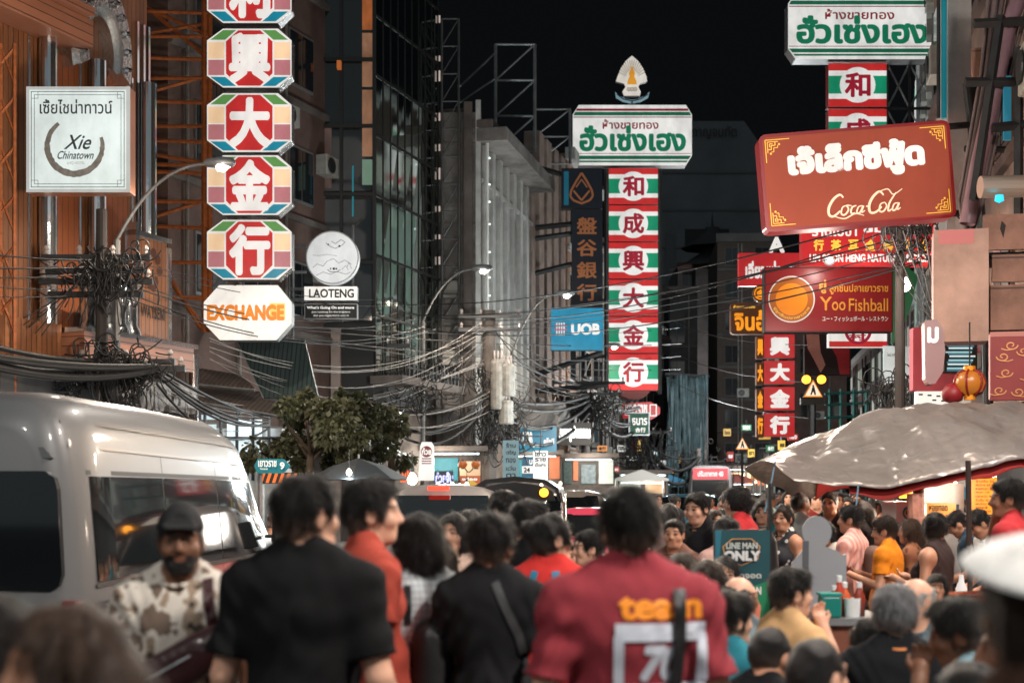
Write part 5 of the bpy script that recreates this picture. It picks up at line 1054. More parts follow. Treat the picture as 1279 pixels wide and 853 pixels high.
for sc_v, wt in ((2.2, 1.0), (5.5, .45)):      # crumpled plastic: facets between sharp creases
    nz_ = nt.nodes.new('ShaderNodeTexNoise'); nz_.inputs['Scale'].default_value = sc_v*.7; L_.new(tc_.outputs['Object'], nz_.inputs['Vector']); mx_ = nt.nodes.new('ShaderNodeMix'); mx_.data_type = 'VECTOR'; mx_.inputs['Factor'].default_value = .35; L_.new(tc_.outputs['Object'], mx_.inputs['A']); L_.new(nz_.outputs['Color'], mx_.inputs['B'])
    vo = nt.nodes.new('ShaderNodeTexVoronoi'); vo.feature = 'F1'; vo.inputs['Scale'].default_value = sc_v; L_.new(mx_.outputs['Result'], vo.inputs['Vector']); ml_ = nt.nodes.new('ShaderNodeMath'); ml_.operation = 'MULTIPLY'; ml_.inputs[1].default_value = wt; L_.new(vo.outputs['Distance'], ml_.inputs[0]); hs.append(ml_)
ad_ = nt.nodes.new('ShaderNodeMath'); ad_.operation = 'ADD'; L_.new(hs[0].outputs[0], ad_.inputs[0]); L_.new(hs[1].outputs[0], ad_.inputs[1]); bp_ = nt.nodes.new('ShaderNodeBump'); bp_.inputs['Strength'].default_value = .75; bp_.inputs['Distance'].default_value = .09; L_.new(ad_.outputs[0], bp_.inputs['Height']); L_.new(bp_.outputs[0], p_.inputs['Normal'])
tr_ = nt.nodes.new('ShaderNodeBsdfTranslucent'); tr_.inputs[0].default_value = (.40, .33, .29, 1); ms_ = nt.nodes.new('ShaderNodeMixShader'); ms_.inputs[0].default_value = .3; L_.new(p_.outputs[0], ms_.inputs[1]); L_.new(tr_.outputs[0], ms_.inputs[2]); L_.new(ms_.outputs[0], nt.nodes['Material Output'].inputs[0])
me = np_mesh('tarpaulin', V, F); me.materials.append(tarp); o = bpy.data.objects.new('tarpaulin', me); COL.objects.link(o); o.parent = t; s_ = o.modifiers.new('thick', 'SOLIDIFY'); s_.thickness = .004
V2 = V.copy(); V2[:, 2] -= .05; V2[:, 1] += .02
lo = V2.reshape(NX+1, NY+1, 3); lo[:, 0, 2] -= .02; lo[:, 1, 2] -= .04
for i in range(NX+1): lo[i, 0, 2] -= .03*max(0, math.sin(i*.12))
sel = np.array([f for f in F if f[0]//(NY+1) > NX*.24])
me = np_mesh('red_lining', lo.reshape(-1, 3), sel); me.materials.append(mat('red_cloth', C(140, 34, 30), .8, var=.3)); o = bpy.data.objects.new('red_lining', me); COL.objects.link(o); o.parent = t; s_ = o.modifiers.new('thick', 'SOLIDIFY'); s_.thickness = .008
for (a, b, c_, d) in ((968, 577, 955, 640), (1072, 606, 1066, 655)): pts_ = sag(P(a, b, 12.75), P(c_, d, 12.4), .02, 8); curve('tie_rope', [tuple(Vector(p)-Vector(t.location)) for p in pts_], .008, mat('rope_blue', C(70, 100, 120), .8), parent=t)
q = MB(); q.cyl((P(1147, 0, 12.9).x, 12.9, 0), (P(1147, 0, 12.9).x, 12.9, zat(588, 12.9)), .05, mat('wrapped_post', C(168, 112, 92), .6, var=.5, vscale=6), 10); q.build('post', t, world=True)
q = MB(); q.cyl((P(1150, 0, 12.8).x-.02, 12.8, .9), (P(1150, 0, 12.8).x-.05, 12.8, 1.72), .075, mat('wrap_cloth', C(200, 140, 120), .7, var=.4, vscale=8), 10); q.build('post_wrap', t, world=True)
q = MB(); q.cyl((P(1214, 0, 11).x, 11, 0), (P(1209, 0, 11).x, 11, zat(575, 11)), .022, mat('thin_iron', C(56, 44, 40), .5), 8); q.build('post', t, world=True)
for px, py, Y, lb, pw in ((1108, 609, 15, 'glowing bulb under the canopy by the wrapped post', 45), (1190, 604, 15.5, 'cold bulb at the back of the stall', 45), (1240, 590, 13.6, 'bulb under the red lining above the man leaning in', 40)): bulb_thing(px, py, Y, lb, pw, .05, color=(1, .85, .66))
S = Sign('menu_board', 'orange menu board with dark Thai letters behind the wrapped post', 1156, 628, 1193, 656, 14.2, depth=.05); S.body(emi('menu_orange', (236, 148, 40), .9)); S.text('หอยทอด', 1159, 631, 1182, 638, inkk, .03); S.text('ราดหน้า', 1160, 642, 1186, 650, mat('brown_ink', C(110, 50, 20)), .03); S.done()
S = Sign('menu_board', 'tall orange menu board crowded with lines of print', 1214, 596, 1244, 642, 14.2, depth=.05); S.body(emi('menu_orange', (236, 148, 40), .9))
for k in range(9): S.text(('ข้าวต้ม 50', 'ผัดไทย 60', 'หอยทอด 80', 'กุ้งเผา 120', 'ปลาหมึก 90')[k % 5], 1217, 599+k*4.7, 1240-(k*5) % 9, 602.4+k*4.7, mat('brown_ink', C(110, 50, 20)), .02)
S.done()
S = Sign('menu_board', 'small orange price board next to the glowing bulb', 1124, 602, 1142, 622, 15, depth=.05); S.body(emi('menu_orange', (236, 148, 40), .9)); S.text('50', 1127, 606, 1139, 614, inkk, .04); S.done()
t = empty('steel_cabinet', P(1178, 660, 14.6), 0, 'glass fronted steel food cabinet at the back of the stall', 'cabinet'); q = MB(); x0, x1 = P(1152, 0, 14.6).x, P(1204, 0, 14.6).x; z0, z1 = .8, zat(603, 14.6)
q.bx(x0, x1, 14.6, 15.1, z0, z0+.5, steel); q.bx(x0, x1, 14.6, 15.1, z1-.22, z1, steel); q.bx(x0, x0+.05, 14.6, 15.1, z0+.5, z1-.22, steel); q.bx(x1-.05, x1, 14.6, 15.1, z0+.5, z1-.22, steel); q.bx(x0, x1, 15.05, 15.1, z0+.5, z1-.22, steel); q.bx(x0+.05, x1-.05, 14.7, 15.05, z0+.84, z0+.86, steel); q.build('cabinet_body', t, world=True)
q = MB(); q.bx(x0+.06, x1-.06, 14.98, 15.04, z0+.55, z1-.25, emi('cabinet_light', (190, 214, 222), .9)); q.build('light_panel', t, world=True)
for k in range(4): q = MB(); q.lathe([(.05, 0), (.06, .1), (.03, .14), (.03, .17)], (x0+.16+k*.1, 14.8, z0+.86), (mat('jar_blue', C(60, 120, 150), .2), eW2, mat('jar_amber', C(160, 90, 40), .3))[k % 3], 10); q.build('jar', t, world=True)
S = Sign('ice_box', 'white cool box with a round blue and orange badge behind the crowd', 1110, 626, 1144, 652, 13.6, depth=.5, cat='cool box'); S.body(mat('box_white', C(226, 226, 224), .5)); S.disc(1127, 640, 9, mat('badge_teal', C(40, 120, 140), .5), 2, r2=6.5); S.disc(1127, 640, 6.5, mat('badge_orange', C(220, 150, 60), .5), 2, r2=3); S.text('OK', 1122, 637, 1132, 642, inkk, .05); S.done()
t = empty('stall_counter', P(1190, 750, 9.6), 0, 'long orange lit counter with metal rails under the white hat', 'counter'); q = MB(); xa, xb = P(1146, 0, 9.6).x, 5.6; q.bx(xa, xb, 9.6, 10.4, .2, zat(760, 9.6), mat('counter_front', C(170, 104, 72), .5, var=.2)); q.build('counter_body', t, world=True)
q = MB()
for k in range(3): q.cyl((xa-.05, 9.52-.0*k, zat(757-k*7, 9.6)), (xb, 9.9, zat(742-k*7, 9.6)), .02, mat('copper_rail', C(214, 140, 104), .25, .8), 8)
q.build('rail', t, world=True)
for k in range(9): q = MB(); q.lathe([(.035, 0), (.04, .1), (.02, .15), (.015, .2)], (xa+.2+k*.13, 10.0+.06*(k % 3), zat(760, 9.6)), (mat('sauce_red', C(150, 50, 30), .3), mat('jar_blue', C(60, 120, 150), .2), eW2)[k % 3], 10); tag(q.build('sauce_bottle', None, smooth=True), 'small bottle among those standing on the orange counter', 'bottle', 'bottles standing on the orange counter')
# condiment cart
t = empty('condiment_cart', P(1060, 790, 8.4), 0, 'low cart carrying sauce bottles before the pink shirted man', 'cart'); q = MB(); q.bx(P(1030, 0, 8.4).x, P(1110, 0, 8.4).x, 8.3, 8.9, .96, 1.0, steel); q.bx(P(1032, 0, 8.4).x, P(1108, 0, 8.4).x, 8.34, 8.86, .35, .96, mat('cart_side', C(120, 70, 52), .6, var=.3)); q.build('cart_body', t, world=True)
for dx in (1040, 1100): q = MB(); q.lathe([(.02, -.03), (.18, -.03), (.18, .03), (.02, .03)], (P(dx, 0, 8.4).x, 8.3, .18), rubber, 16, 'y'); q.build('wheel', t, world=True)
for k, (px, c, h, lb) in enumerate(((1048, (176, 60, 40), .24, 'red sauce bottle with a white cap on the cart'), (1055, (196, 90, 50), .2, 'orange sauce bottle beside the white tub'), (1042, (150, 44, 36), .18, 'short dark red bottle at the end of the cart'), (1073, (130, 50, 36), .2, 'brown sauce bottle past the white tub'))):
    q = MB(); q.lathe([(.001, 0), (.034, 0), (.036, h*.6), (.016, h*.78), (.015, h*.84)], (0, 0, 0), mat(f'sauce_{k}', C(*c), .25), 12); bt = q.build('sauce_bottle', None, smooth=True); bt.location = (P(px, 0, 8.5).x, 8.5, 1.0); tag(bt, lb, 'bottle'); q = MB(); q.lathe([(.016, h*.84), (.017, h), (.001, h+.003)], (0, 0, 0), white_p, 10); q.build('cap', bt)
q = MB(); q.lathe([(.001, 0), (.045, 0), (.05, .11), (.047, .11), (.04, .02), (.001, .02)], (0, 0, 0), white_p, 18); o = q.build('plastic_tub', None, smooth=False); o.location = (P(1064, 0, 8.45).x, 8.45, 1.0); tag(o, 'white plastic tub among the sauce bottles on the cart', 'tub')
q = MB(); q.bx(-.06, .06, -.06, .06, 0, .13, mat('teal_plastic', C(20, 120, 110), .4)); o = q.build('teal_box', None, bevel=.015); o.location = (P(1038, 0, 8.0).x, 8.0, .98); tag(o, 'teal plastic box at the end of the bottle cart', 'box'); q = MB(); q.bx(-.064, .064, -.064, .064, .13, .145, mat('teal_lid', C(30, 140, 128), .4)); q.build('lid', o)
o.location = (P(1036, 0, 8.4).x, 8.4, 1.0)
# banner
S = Sign('roll_up_banner', 'dark green roll-up banner with a hexagon badge reading ONLY', 891, 661, 962, 772, 9.4, depth=.03, cat='banner', rz=4); S.body(mat('banner_frame', C(40, 44, 46), .5)); S.rect(892, 662, 961, 771, mat('banner_teal', C(24, 74, 82), .6, var=.2)); S.poly([(892, 745), (961, 725), (961, 771), (892, 771)], mat('banner_green', C(26, 124, 84), .6)); S.poly([(892, 662), (900, 662), (894, 745), (892, 745)], mat('banner_blue', C(40, 110, 130), .6))
bo = mat('badge_rim', C(210, 150, 90), .5); hx = [(913, 672), (938, 672), (949, 682), (946, 698), (925, 706), (904, 698), (901, 682)]; S.poly(hx, bo, 2); S.poly([(925+(x-925)*.93, 688+(y-688)*.93) for x, y in hx], mat('badge_dark', C(20, 40, 46), .5), 3)
S.text('LINE MAN', 905, 677, 945, 685, mat('banner_grey', C(190, 196, 190), .6), .05, 0, 5); S.text('ONLY', 902, 687, 948, 700, white_p, .06, 0, 6); S.text('จุดจอด', 915, 716, 950, 724, mat('banner_grey', C(190, 196, 190), .6), .04); S.text('LINE MAN', 910, 732, 950, 742, white_p, .06); S.done()
q = MB(); q.bx(-.25, .25, -.12, .12, -1.0, -.52, black); q.build('banner_base', S.root); q = MB(); q.bx(.18, .2, 0, .04, -.6, .6, black); q.build('pole', S.root)
# plain grey standee
S = Sign('cutout_standee', 'blank grey back of a cutout standee with a round head', 985, 645, 1058, 835, 9.0, depth=.04, cat='standee', rz=-6)
pts = [(1020+18*math.cos(R(a)), 664+20*math.sin(R(a))) for a in range(150, 395, 12)]; S.body(greyb, pts+[(1030, 682), (1046, 688), (1052, 694), (1056, 690), (1056, 835), (985, 835), (985, 720), (990, 702), (1000, 690), (1006, 684)]); S.poly([(1002, 676), (1010, 675), (1009, 790), (1002, 790)], mat('standee_strut', C(90, 92, 96), .6)); S.done()
# lantern by the carved board
t = empty('festive_lantern', P(1211, 478, 14.6), 0, 'orange and red ribbed festive lantern sitting above the canopy', 'lantern'); q = MB(); rr_ = .155; q.lathe([(.02, -rr_*.85), (rr_*.75, -rr_*.6), (rr_, 0), (rr_*.75, rr_*.6), (.02, rr_*.85)], (0, 0, 0), emi('lantern_amber', (176, 104, 30), .6), 24); q.build('lantern_shade', t, smooth=True)
q = MB()
for k in range(3):
    a = k*math.pi/3; pts = [(rr_*1.03*math.cos(a)*math.cos(u), rr_*1.03*math.sin(a)*math.cos(u), rr_*.9*math.sin(u)) for u in np.linspace(-math.pi, math.pi, 25)]; q.tube(pts, .012, mat('lantern_red', C(120, 20, 26), .5), 6)
q.build('red_rib', t); q = MB(); q.cyl((0, 0, rr_*.8), (0, 0, rr_*1.1), .06, mat('lantern_gold', C(220, 140, 40), .4, .4), 14); q.cyl((0, 0, -rr_*1.15), (0, 0, -rr_*.8), .06, mat('lantern_gold', C(220, 140, 40), .4, .4), 14); q.cyl((0, 0, rr_), (0, 0, rr_*4), .008, black, 5); q.build('lantern_cap', t)
q = MB(); q.lathe([(.001, -.1), (.1, -.06), (.12, .02), (.07, .1), (.001, .12)], (-.16, .05, -.12), mat('lantern_red', C(120, 20, 26), .5), 12); q.build('red_tassel_cap', t, smooth=True)

# small lit signs, goods and lamps far down the street
SC = (('red', (190, 50, 44), eTx), ('orange', (226, 140, 60), inkk), ('white', (214, 212, 206), inkk), ('teal', (40, 120, 130), eTx), ('yellow', (228, 180, 80), inkk), ('green', (50, 120, 80), eTx))
WORDS = ('ทอง', 'ยา', 'ร้านอาหาร', '金行', 'โรงแรม', '藥行', 'รังนก', 'หูฉลาม', '酒家')
for k, (px, py, w_, h_, Y) in enumerate(((776, 560, 10, 8, 82), (788, 572, 14, 6, 84), (800, 556, 8, 14, 88), (816, 566, 12, 7, 90), (826, 578, 10, 6, 95), (838, 588, 12, 6, 100), (846, 572, 7, 12, 104), (902, 596, 10, 5, 110), (912, 570, 8, 12, 96), (921, 586, 12, 6, 98), (938, 566, 8, 10, 80), (948, 588, 14, 6, 76), (962, 560, 10, 8, 70), (972, 576, 12, 6, 66), (985, 588, 12, 7, 60), (899, 556, 6, 16, 108), (955, 545, 14, 7, 72), (976, 556, 8, 12, 64), (858, 594, 10, 5, 110), (873, 586, 6, 5, 112), (768, 586, 10, 6, 70), (752, 560, 12, 7, 66), (908, 540, 9, 9, 90), (932, 534, 12, 7, 82), (846, 606, 14, 4, 100), (925, 604, 14, 4, 90), (1000, 560, 10, 9, 58), (990, 546, 12, 8, 62))):
    cn, rgb, ink_ = SC[int(rng.integers(len(SC)))]
    S = Sign('shop_sign', f'small lit {cn} shop sign hanging far down the street', px-w_/2, py-h_/2, px+w_/2, py+h_/2, Y, depth=.25, group=f'small lit {cn} shop signs far down the street'); S.body(emi('far_'+cn, rgb, .6)); S.text(WORDS[k % len(WORDS)], px-w_*.38, py-min(h_*.32, w_*.3), px+w_*.38, py+min(h_*.32, w_*.3), ink_, .05); S.done()
    m = MB(); m.bar(P(px, py-h_/2, Y), P(px, py-h_/2-6, Y), .08, darksteel); m.bar(P(px-w_/2, py, Y+.1), P(px-w_/2-8, py, Y+.6), .06, darksteel); m.build('bracket', S.root, world=True)
for k, (px, py, Y) in enumerate(((772, 600, 74), (786, 604, 78), (812, 601, 84), (832, 607, 92), (846, 600, 100), (902, 608, 104), (915, 603, 96), (930, 609, 86), (944, 602, 78), (958, 607, 70), (971, 600, 64), (984, 606, 56), (1000, 600, 50), (1012, 608, 46), (762, 612, 66), (700, 604, 56), (676, 606, 54))):
    bulb_thing(px, py, Y, 'tiny bright bulb glowing over the far market stalls', 0, .07, emi('far_bulb', (255, 226, 190), 4), cord=.4)['group'] = 'bulbs glowing over the far market stalls'
t = empty('scaffold', P(1050, 510, 45), 0, 'teal painted scaffold tubes under the picture hoarding', 'scaffold'); sm_ = mat('scaffold_teal', C(60, 120, 116), .5, .3)
for px in (1036, 1050, 1066, 1082): m = MB(); m.bar(P(px, 486, 45), P(px, 640, 45), .07, sm_); m.build('post', t, world=True)
for y in (492, 506, 522, 540): m = MB(); m.bar(P(1030, y, 45), P(1088, y-3, 45), .06, sm_); m.build('rail', t, world=True)
for k, (px, Y, lb, m_) in enumerate(((800, 70, 'market stall with a pale canopy beside the far shop', mat('stall_pale', C(190, 186, 180), .7)), (828, 84, 'market stall with a blue canopy near the hanging tarpaulin', mat('stall_blue', C(50, 110, 140), .7)), (918, 88, 'market stall with a rose canopy by the far food shop', mat('stall_rose', C(170, 90, 80), .7)), (985, 54, 'market stall with an ochre canopy past the grey awning tip', mat('stall_ochre', C(180, 130, 70), .7)), (1010, 44, 'market stall with a green canopy behind the crowd', mat('stall_green', C(70, 120, 90), .7)))):
    c = P(px, 0, Y); t = empty('market_stall', (c.x, Y, 0), 0, lb, 'market stall'); q = MB(); q.prism([(-1.3, 2.2), (1.3, 2.2), (1.3, 2.3), (0, 2.75), (-1.3, 2.3)], -.9, .9, m_); q.build('canopy', t)
    for sx_ in (1, -1):
        for sy_ in (1, -1): q = MB(); q.bar((sx_*1.2, sy_*.8, 2.2), (sx_*1.2, sy_*.8, .05), .05, steel); q.build('post', t)
    q = MB(); q.bx(-1.2, 1.2, -.7, .7, .8, .86, steel); q.build('counter', t); q = MB(); q.cyl((-1, -.5, 2.1), (1, -.5, 2.1), .03, tube, 8); q.build('light_tube', t)
# ---------------------------------------------------------------- vehicles (local frame: rear at y=0, nose towards +y)
def loft(st, m, n=28, e=3.2):
    """closed body from stations (y, half width at belt, half width at roof, z bottom, z belt, z top)"""
    V = []; F = []
    for (y, wb, wt, z0, zb, z1) in st:
        for k in range(n):
            t = 2*math.pi*(k+.5)/n; c, s_ = math.cos(t), math.sin(t); sg = lambda v, p: math.copysign(abs(v)**(2/p), v)
            z = (z0+z1)/2+(z1-z0)/2*sg(s_, e); f = max(0, min(1, (z-zb)/max(.01, z1-zb))); V.append(((wb+(wt-wb)*f)*sg(c, e), y, z))
    k = len(st)
    for i in range(k-1):
        for j in range(n): F.append((i*n+j, i*n+(j+1) % n, (i+1)*n+(j+1) % n, (i+1)*n+j))
    F += [tuple(range(n))[::-1], tuple(range((k-1)*n, k*n))]
    return MB().mesh(V, F, m)
def wheel(root, x, y, r=.33, w_=.2):
    q = MB(); q.lathe([(r*.62, -w_/2), (r*.95, -w_/2), (r, -w_*.3), (r, w_*.3), (r*.95, w_/2), (r*.62, w_/2), (r*.62, -w_/2)], (x, y, r), rubber, 22, 'x'); o = q.build('wheel', root, smooth=False)
    q = MB(); q.lathe([(.001, -w_*.35), (r*.62, -w_*.42), (r*.62, w_*.42), (.001, w_*.35)], (x, y, r), steel, 16, 'x'); q.build('rim', o)
carglass = mat('car_glass', (.006, .007, .008), .04, spec=.7, coat=.5); tail = emi('tail_lamp', (190, 26, 24), 1.1)
def panel_on(st_fn, pts, m, name, root, off=.006, th=.012, sub=8):
    """pane lying on the side surface x = st_fn(y, z)"""
    V = []; n = sub
    (a, b, c, d) = pts
    for i in range(n+1):
        for j in range(n+1):
            u, v = i/n, j/n; y = (a[0]*(1-u)+b[0]*u)*(1-v)+(d[0]*(1-u)+c[0]*u)*v; z = (a[1]*(1-u)+b[1]*u)*(1-v)+(d[1]*(1-u)+c[1]*u)*v
            V.append((st_fn(y, z)+off, y, z))
    F = [(i*(n+1)+j, (i+1)*(n+1)+j, (i+1)*(n+1)+j+1, i*(n+1)+j+1) for i in range(n) for j in range(n)]
    q = MB(); q.mesh(V, F, m); o = q.build(name, root, smooth=True); return o
# the van
vp = mat('silver_grey_paint', C(120, 120, 120), .42, .25, coat=.3, var=.06, vscale=1)
van = empty('minivan', (P(112, 0, 9).x-.98, 8.95, 0), R(-3.2), 'high roofed silver grey van with dark windows, parked beside the crowd', 'van')
vst = [(-.02, .80, .66, .55, 1.1, 2.15), (.03, .90, .76, .42, 1.1, 2.3), (.12, .955, .82, .36, 1.1, 2.36), (.5, .975, .86, .34, 1.1, 2.40), (2.0, .98, .86, .34, 1.1, 2.41), (3.9, .98, .85, .34, 1.1, 2.39), (4.6, .975, .81, .34, 1.1, 2.30), (5.05, .97, .75, .34, 1.1, 2.10), (5.4, .96, .72, .34, 1.1, 1.78), (5.7, .94, .80, .34, 1.05, 1.42), (5.9, .90, .84, .36, .95, 1.15), (6.03, .80, .74, .42, .8, .98)]
loft(vst, vp, 56, 6.5).build('body', van, smooth=True)
def vside(y, z):
    ys_ = [s[0] for s in vst]; wb = np.interp(y, ys_, [s[1] for s in vst]); wt = np.interp(y, ys_, [s[2] for s in vst]); zb = np.interp(y, ys_, [s[4] for s in vst]); z0 = np.interp(y, ys_, [s[3] for s in vst]); z1 = np.interp(y, ys_, [s[5] for s in vst])
    s_ = (z-(z0+z1)/2)/((z1-z0)/2); s_ = max(-1, min(1, s_)); c = (1-abs(s_)**6.5)**(1/6.5) if abs(s_) < 1 else 0
    f = max(0, min(1, (z-zb)/(z1-zb))); return (wb+(wt-wb)*f)*c
for sg in (1, -1):
    fn = (lambda y, z: vside(y, z)) if sg > 0 else (lambda y, z: -vside(y, z))
    for (y0, y1) in ((.32, 1.82), (1.86, 3.36)): panel_on(fn, ((y0, 1.16), (y1, 1.16), (y1, 1.84), (y0, 1.84)), carglass, 'side_window', van, .005*sg)
    panel_on(fn, ((3.40, 1.16), (5.1, 1.16), (4.8, 1.82), (3.40, 1.84)), carglass, 'side_window', van, .005*sg)
    panel_on(fn, ((.1, 2.02), (4.5, 1.98), (4.5, 2.0), (.1, 2.04)), mat('roof_gutter', C(120, 112, 106), .4, .3), 'drip_rail', van, .012*sg)
    panel_on(fn, ((.1, 2.18), (4.4, 2.14), (4.4, 2.155), (.1, 2.195)), mat('roof_gutter', C(120, 112, 106), .4, .3), 'roof_rib', van, .01*sg)
    panel_on(fn, ((.28, 1.12), (5.1, 1.12), (5.1, 1.15), (.28, 1.15)), rubber, 'window_seal', van, .004*sg)
    panel_on(fn, ((.28, 1.85), (4.8, 1.84), (4.8, 1.87), (.28, 1.88)), rubber, 'window_seal', van, .004*sg)
    q = MB(); q.bx(sg*.84, sg*.93, -.02, .10, .72, 1.06, mat('tail_glass', C(120, 20, 20), .2)); q.build('tail_lamp', van, bevel=.01)
    for y in (.9, 4.9): wheel(van, sg*.86, y, .34)
    for y_ in (1.84, 3.38, 5.1): panel_on(fn, ((y_, .45), (y_+.012, .45), (y_+.012, 2.0 if y_ < 4 else 1.2), (y_, 2.0 if y_ < 4 else 1.2)), rubber, 'door_seam', van, .003*sg)
    panel_on(fn, ((.2, .98), (5.5, .98), (5.5, 1.03), (.2, 1.03)), mat('van_trim', (.05, .05, .05), .4), 'side_trim', van, .012*sg)
    q = MB(); q.bx(sg*.98, sg*1.01, 2.9, 3.1, 1.0, 1.05, vp); q.build('door_handle', van)
    q = MB(); q.box((sg*1.1, 5.1, 1.35), (.16, .1, .26), black); q.cyl((sg*.95, 5.05, 1.3), (sg*1.08, 5.1, 1.3), .02, black, 6); q.build('wing_mirror', van, bevel=.02)
q = MB(); q.prism([(-.78, 1.12), (.78, 1.12), (.83, 1.15), (.85, 1.22), (.82, 1.76), (.80, 1.83), (.74, 1.87), (-.74, 1.87), (-.80, 1.83), (-.82, 1.76), (-.85, 1.22), (-.83, 1.15)], -.036, .02, carglass); q.build('rear_window', van, bevel=.005)
q = MB(); q.prism([(-.3, .82), (.3, .82), (.3, 1.0), (-.3, 1.0)], -.04, -.02, white_p); q.build('number_plate', van)
q = MB(); q.mesh([(-.56, 5.07, 1.98), (.56, 5.07, 1.98), (.66, 5.68, 1.38), (-.66, 5.68, 1.38)], [(0, 1, 2, 3)], carglass); o = q.build('windscreen', van); o.location.y = .06; o.location.z = .02
q = MB(); q.bx(-.9, .9, -.1, .1, .4, .62, black); q.build('bumper', van, bevel=.03)
q = MB(); q.prism([(-.78, 1.95), (.78, 1.95), (.72, 2.02), (-.72, 2.02)], -.005, .03, vp); q.build('rear_crease', van)

def car(name, label, px, Y, paint, H=1.5, W=1.75, Ln=4.3, rz=-6, roofy=(.9, 2.6), plate=None, brake=False, taxi=False):
    r = empty(name, (P(px, 0, Y).x, Y, 0), R(rz), label, name.split('_')[-1] if name != 'parked_car' else 'car')
    w_ = W/2; zb = H*.62; a, b = roofy
    st = [(0, w_*.86, w_*.8, .42, zb*.9, zb*.96), (.06, w_*.95, w_*.9, .3, zb*.9, zb), (a*.55, w_, w_*.95, .24, zb, zb+.05), (a*.62, w_, w_*.9, .22, zb, zb+.1), (a+.35, w_, w_*.74, .2, zb, H*.985), (a+.7, w_, w_*.72, .2, zb, H), (b, w_, w_*.73, .2, zb, H*.99), (b+.75, w_, w_*.9, .2, zb, zb+.06), (Ln*.9, w_*.95, w_*.9, .22, zb*.9, zb*.9), (Ln, w_*.8, w_*.7, .35, zb*.7, zb*.72)]
    loft(st, paint, 28, 3.6).build('body', r, smooth=True)
    y0, y1 = a*.62, a+.35; q = MB(); q.mesh([(-w_*.76, y0+.02, zb+.12), (w_*.76, y0+.02, zb+.12), (w_*.60, y1-.06, H*.91), (-w_*.60, y1-.06, H*.91)], [(0, 1, 2, 3)], carglass); o = q.build('rear_window', r); o.location = (0, -.05, .035); s_ = o.modifiers.new('thick', 'SOLIDIFY'); s_.thickness = .02
    for sg in (1, -1):
        q = MB(); q.mesh([(sg*w_*1.0, a+.1, zb+.1), (sg*w_*1.0, b+.5, zb+.1), (sg*w_*.80, b, H*.92), (sg*w_*.80, a+.5, H*.92)], [(0, 1, 2, 3)], carglass); o = q.build('side_window', r)
        q = MB(); q.bx(sg*w_*.55, sg*w_*.93, -.02, .08, zb*.72, zb*.92, tail if not brake else redled); q.build('tail_lamp', r, bevel=.01)
        for y in (.8, Ln-.85): wheel(r, sg*(w_-.1), y, .31, .19)
    if brake: q = MB(); q.bx(-.12, .12, y1-.16, y1-.10, H*.96, H*.985, redled); q.build('brake_lamp', r)
    if plate: q = MB(); q.bx(-.24, .24, -.02, .0, zb*.55, zb*.72, plate); q.build('number_plate', r)
    if taxi: q = MB(); q.bx(-.25, .25, a+.9, a+1.1, H-.005, H+.14, emi('taxi_roof', (230, 170, 80), 1)); q.build('roof_sign', r)
    q = MB(); q.bx(-w_*.9, w_*.9, -.06, .1, .3, .5, black); q.build('bumper', r, bevel=.03); return r
suv = car('parked_car', 'pale grey car with dark tailgate and red brake lamp, beside the tuk-tuk', 540, 15.5, mat('silver_paint', C(150, 144, 142), .3, .4, coat=.5), 1.82, 1.86, 4.5, -4, (.35, 3.0), white_p, True)
car('pink_taxi', 'pink taxi with a yellow number plate stuck in the traffic', 724, 21, mat('pink_paint', C(176, 60, 84), .3, .1, coat=.6), 1.48, 1.75, 4.3, -8, plate=emi('plate_yellow', (226, 170, 50), .8))
car('traffic_car', 'dark car roof gleaming beyond the tuk-tuk', 708, 31, mat('pearl_paint', C(160, 150, 142), .25, .3, coat=.8), 1.75, 1.8, 4.3, -10, plate=white_p)
car('traffic_car', 'dark red taxi with an amber roof sign under the trees', 500, 24, mat('wine_paint', C(90, 40, 40), .3, .2, coat=.6), 1.5, 1.75, 4.4, -6, plate=white_p, brake=True, taxi=True)
car('traffic_car', 'silver car far ahead with a wet blue shine', 850, 40, mat('blue_paint', C(70, 120, 140), .2, .3, coat=.8), 1.65, 1.8, 4.3, -8, plate=white_p)  # silver car; the blue light on it is put into the paint colour
car('traffic_car', 'second blue lit car beyond the silver one', 874, 47, mat('teal_paint', C(60, 130, 136), .2, .3, coat=.8), 1.6, 1.8, 4.3, -8, plate=white_p)  # blue light on this car is likewise part of its paint colour
car('traffic_car', 'dark car queueing at the far crossing near the bus', 940, 52, mat('dark_paint', C(60, 50, 46), .25, .3), 1.6, 1.8, 4.3, -8, plate=white_p)
car('traffic_car', 'white topped car squeezed between the dark car and the bus', 958, 60, mat('white_car_paint', C(190, 190, 188), .25, .1, coat=.6), 1.6, 1.8, 4.3, -8, plate=white_p, brake=True)
# tuk-tuk
Y = 17.5; tk = empty('tuk_tuk', (P(643, 0, Y).x, Y, 0), R(-4), 'tuk-tuk with a rounded black hood and chrome rail, behind the crowd', 'tuk-tuk')
q = MB(); pr = [(-.62, 1.72), (-.58, 1.9), (-.4, 2.0), (0, 2.04), (.4, 2.0), (.58, 1.9), (.62, 1.72), (.58, 1.74), (.54, 1.87), (.38, 1.95), (0, 1.985), (-.38, 1.95), (-.54, 1.87), (-.58, 1.74)]
q.prism([(x*.92, z-.12) for x, z in pr], 0, 1.9, mat('hood_black', (.015, .015, .016), .3, coat=.4)); q.build('hood', tk, bevel=.01)
q = MB(); q.prism([(-.5, 1.62), (.5, 1.62), (.46, 1.74), (.3, 1.81), (0, 1.845), (-.3, 1.81), (-.46, 1.74)], .0, .03, mat('hood_black', (.015, .015, .016), .3)); q.build('hood_back', tk)
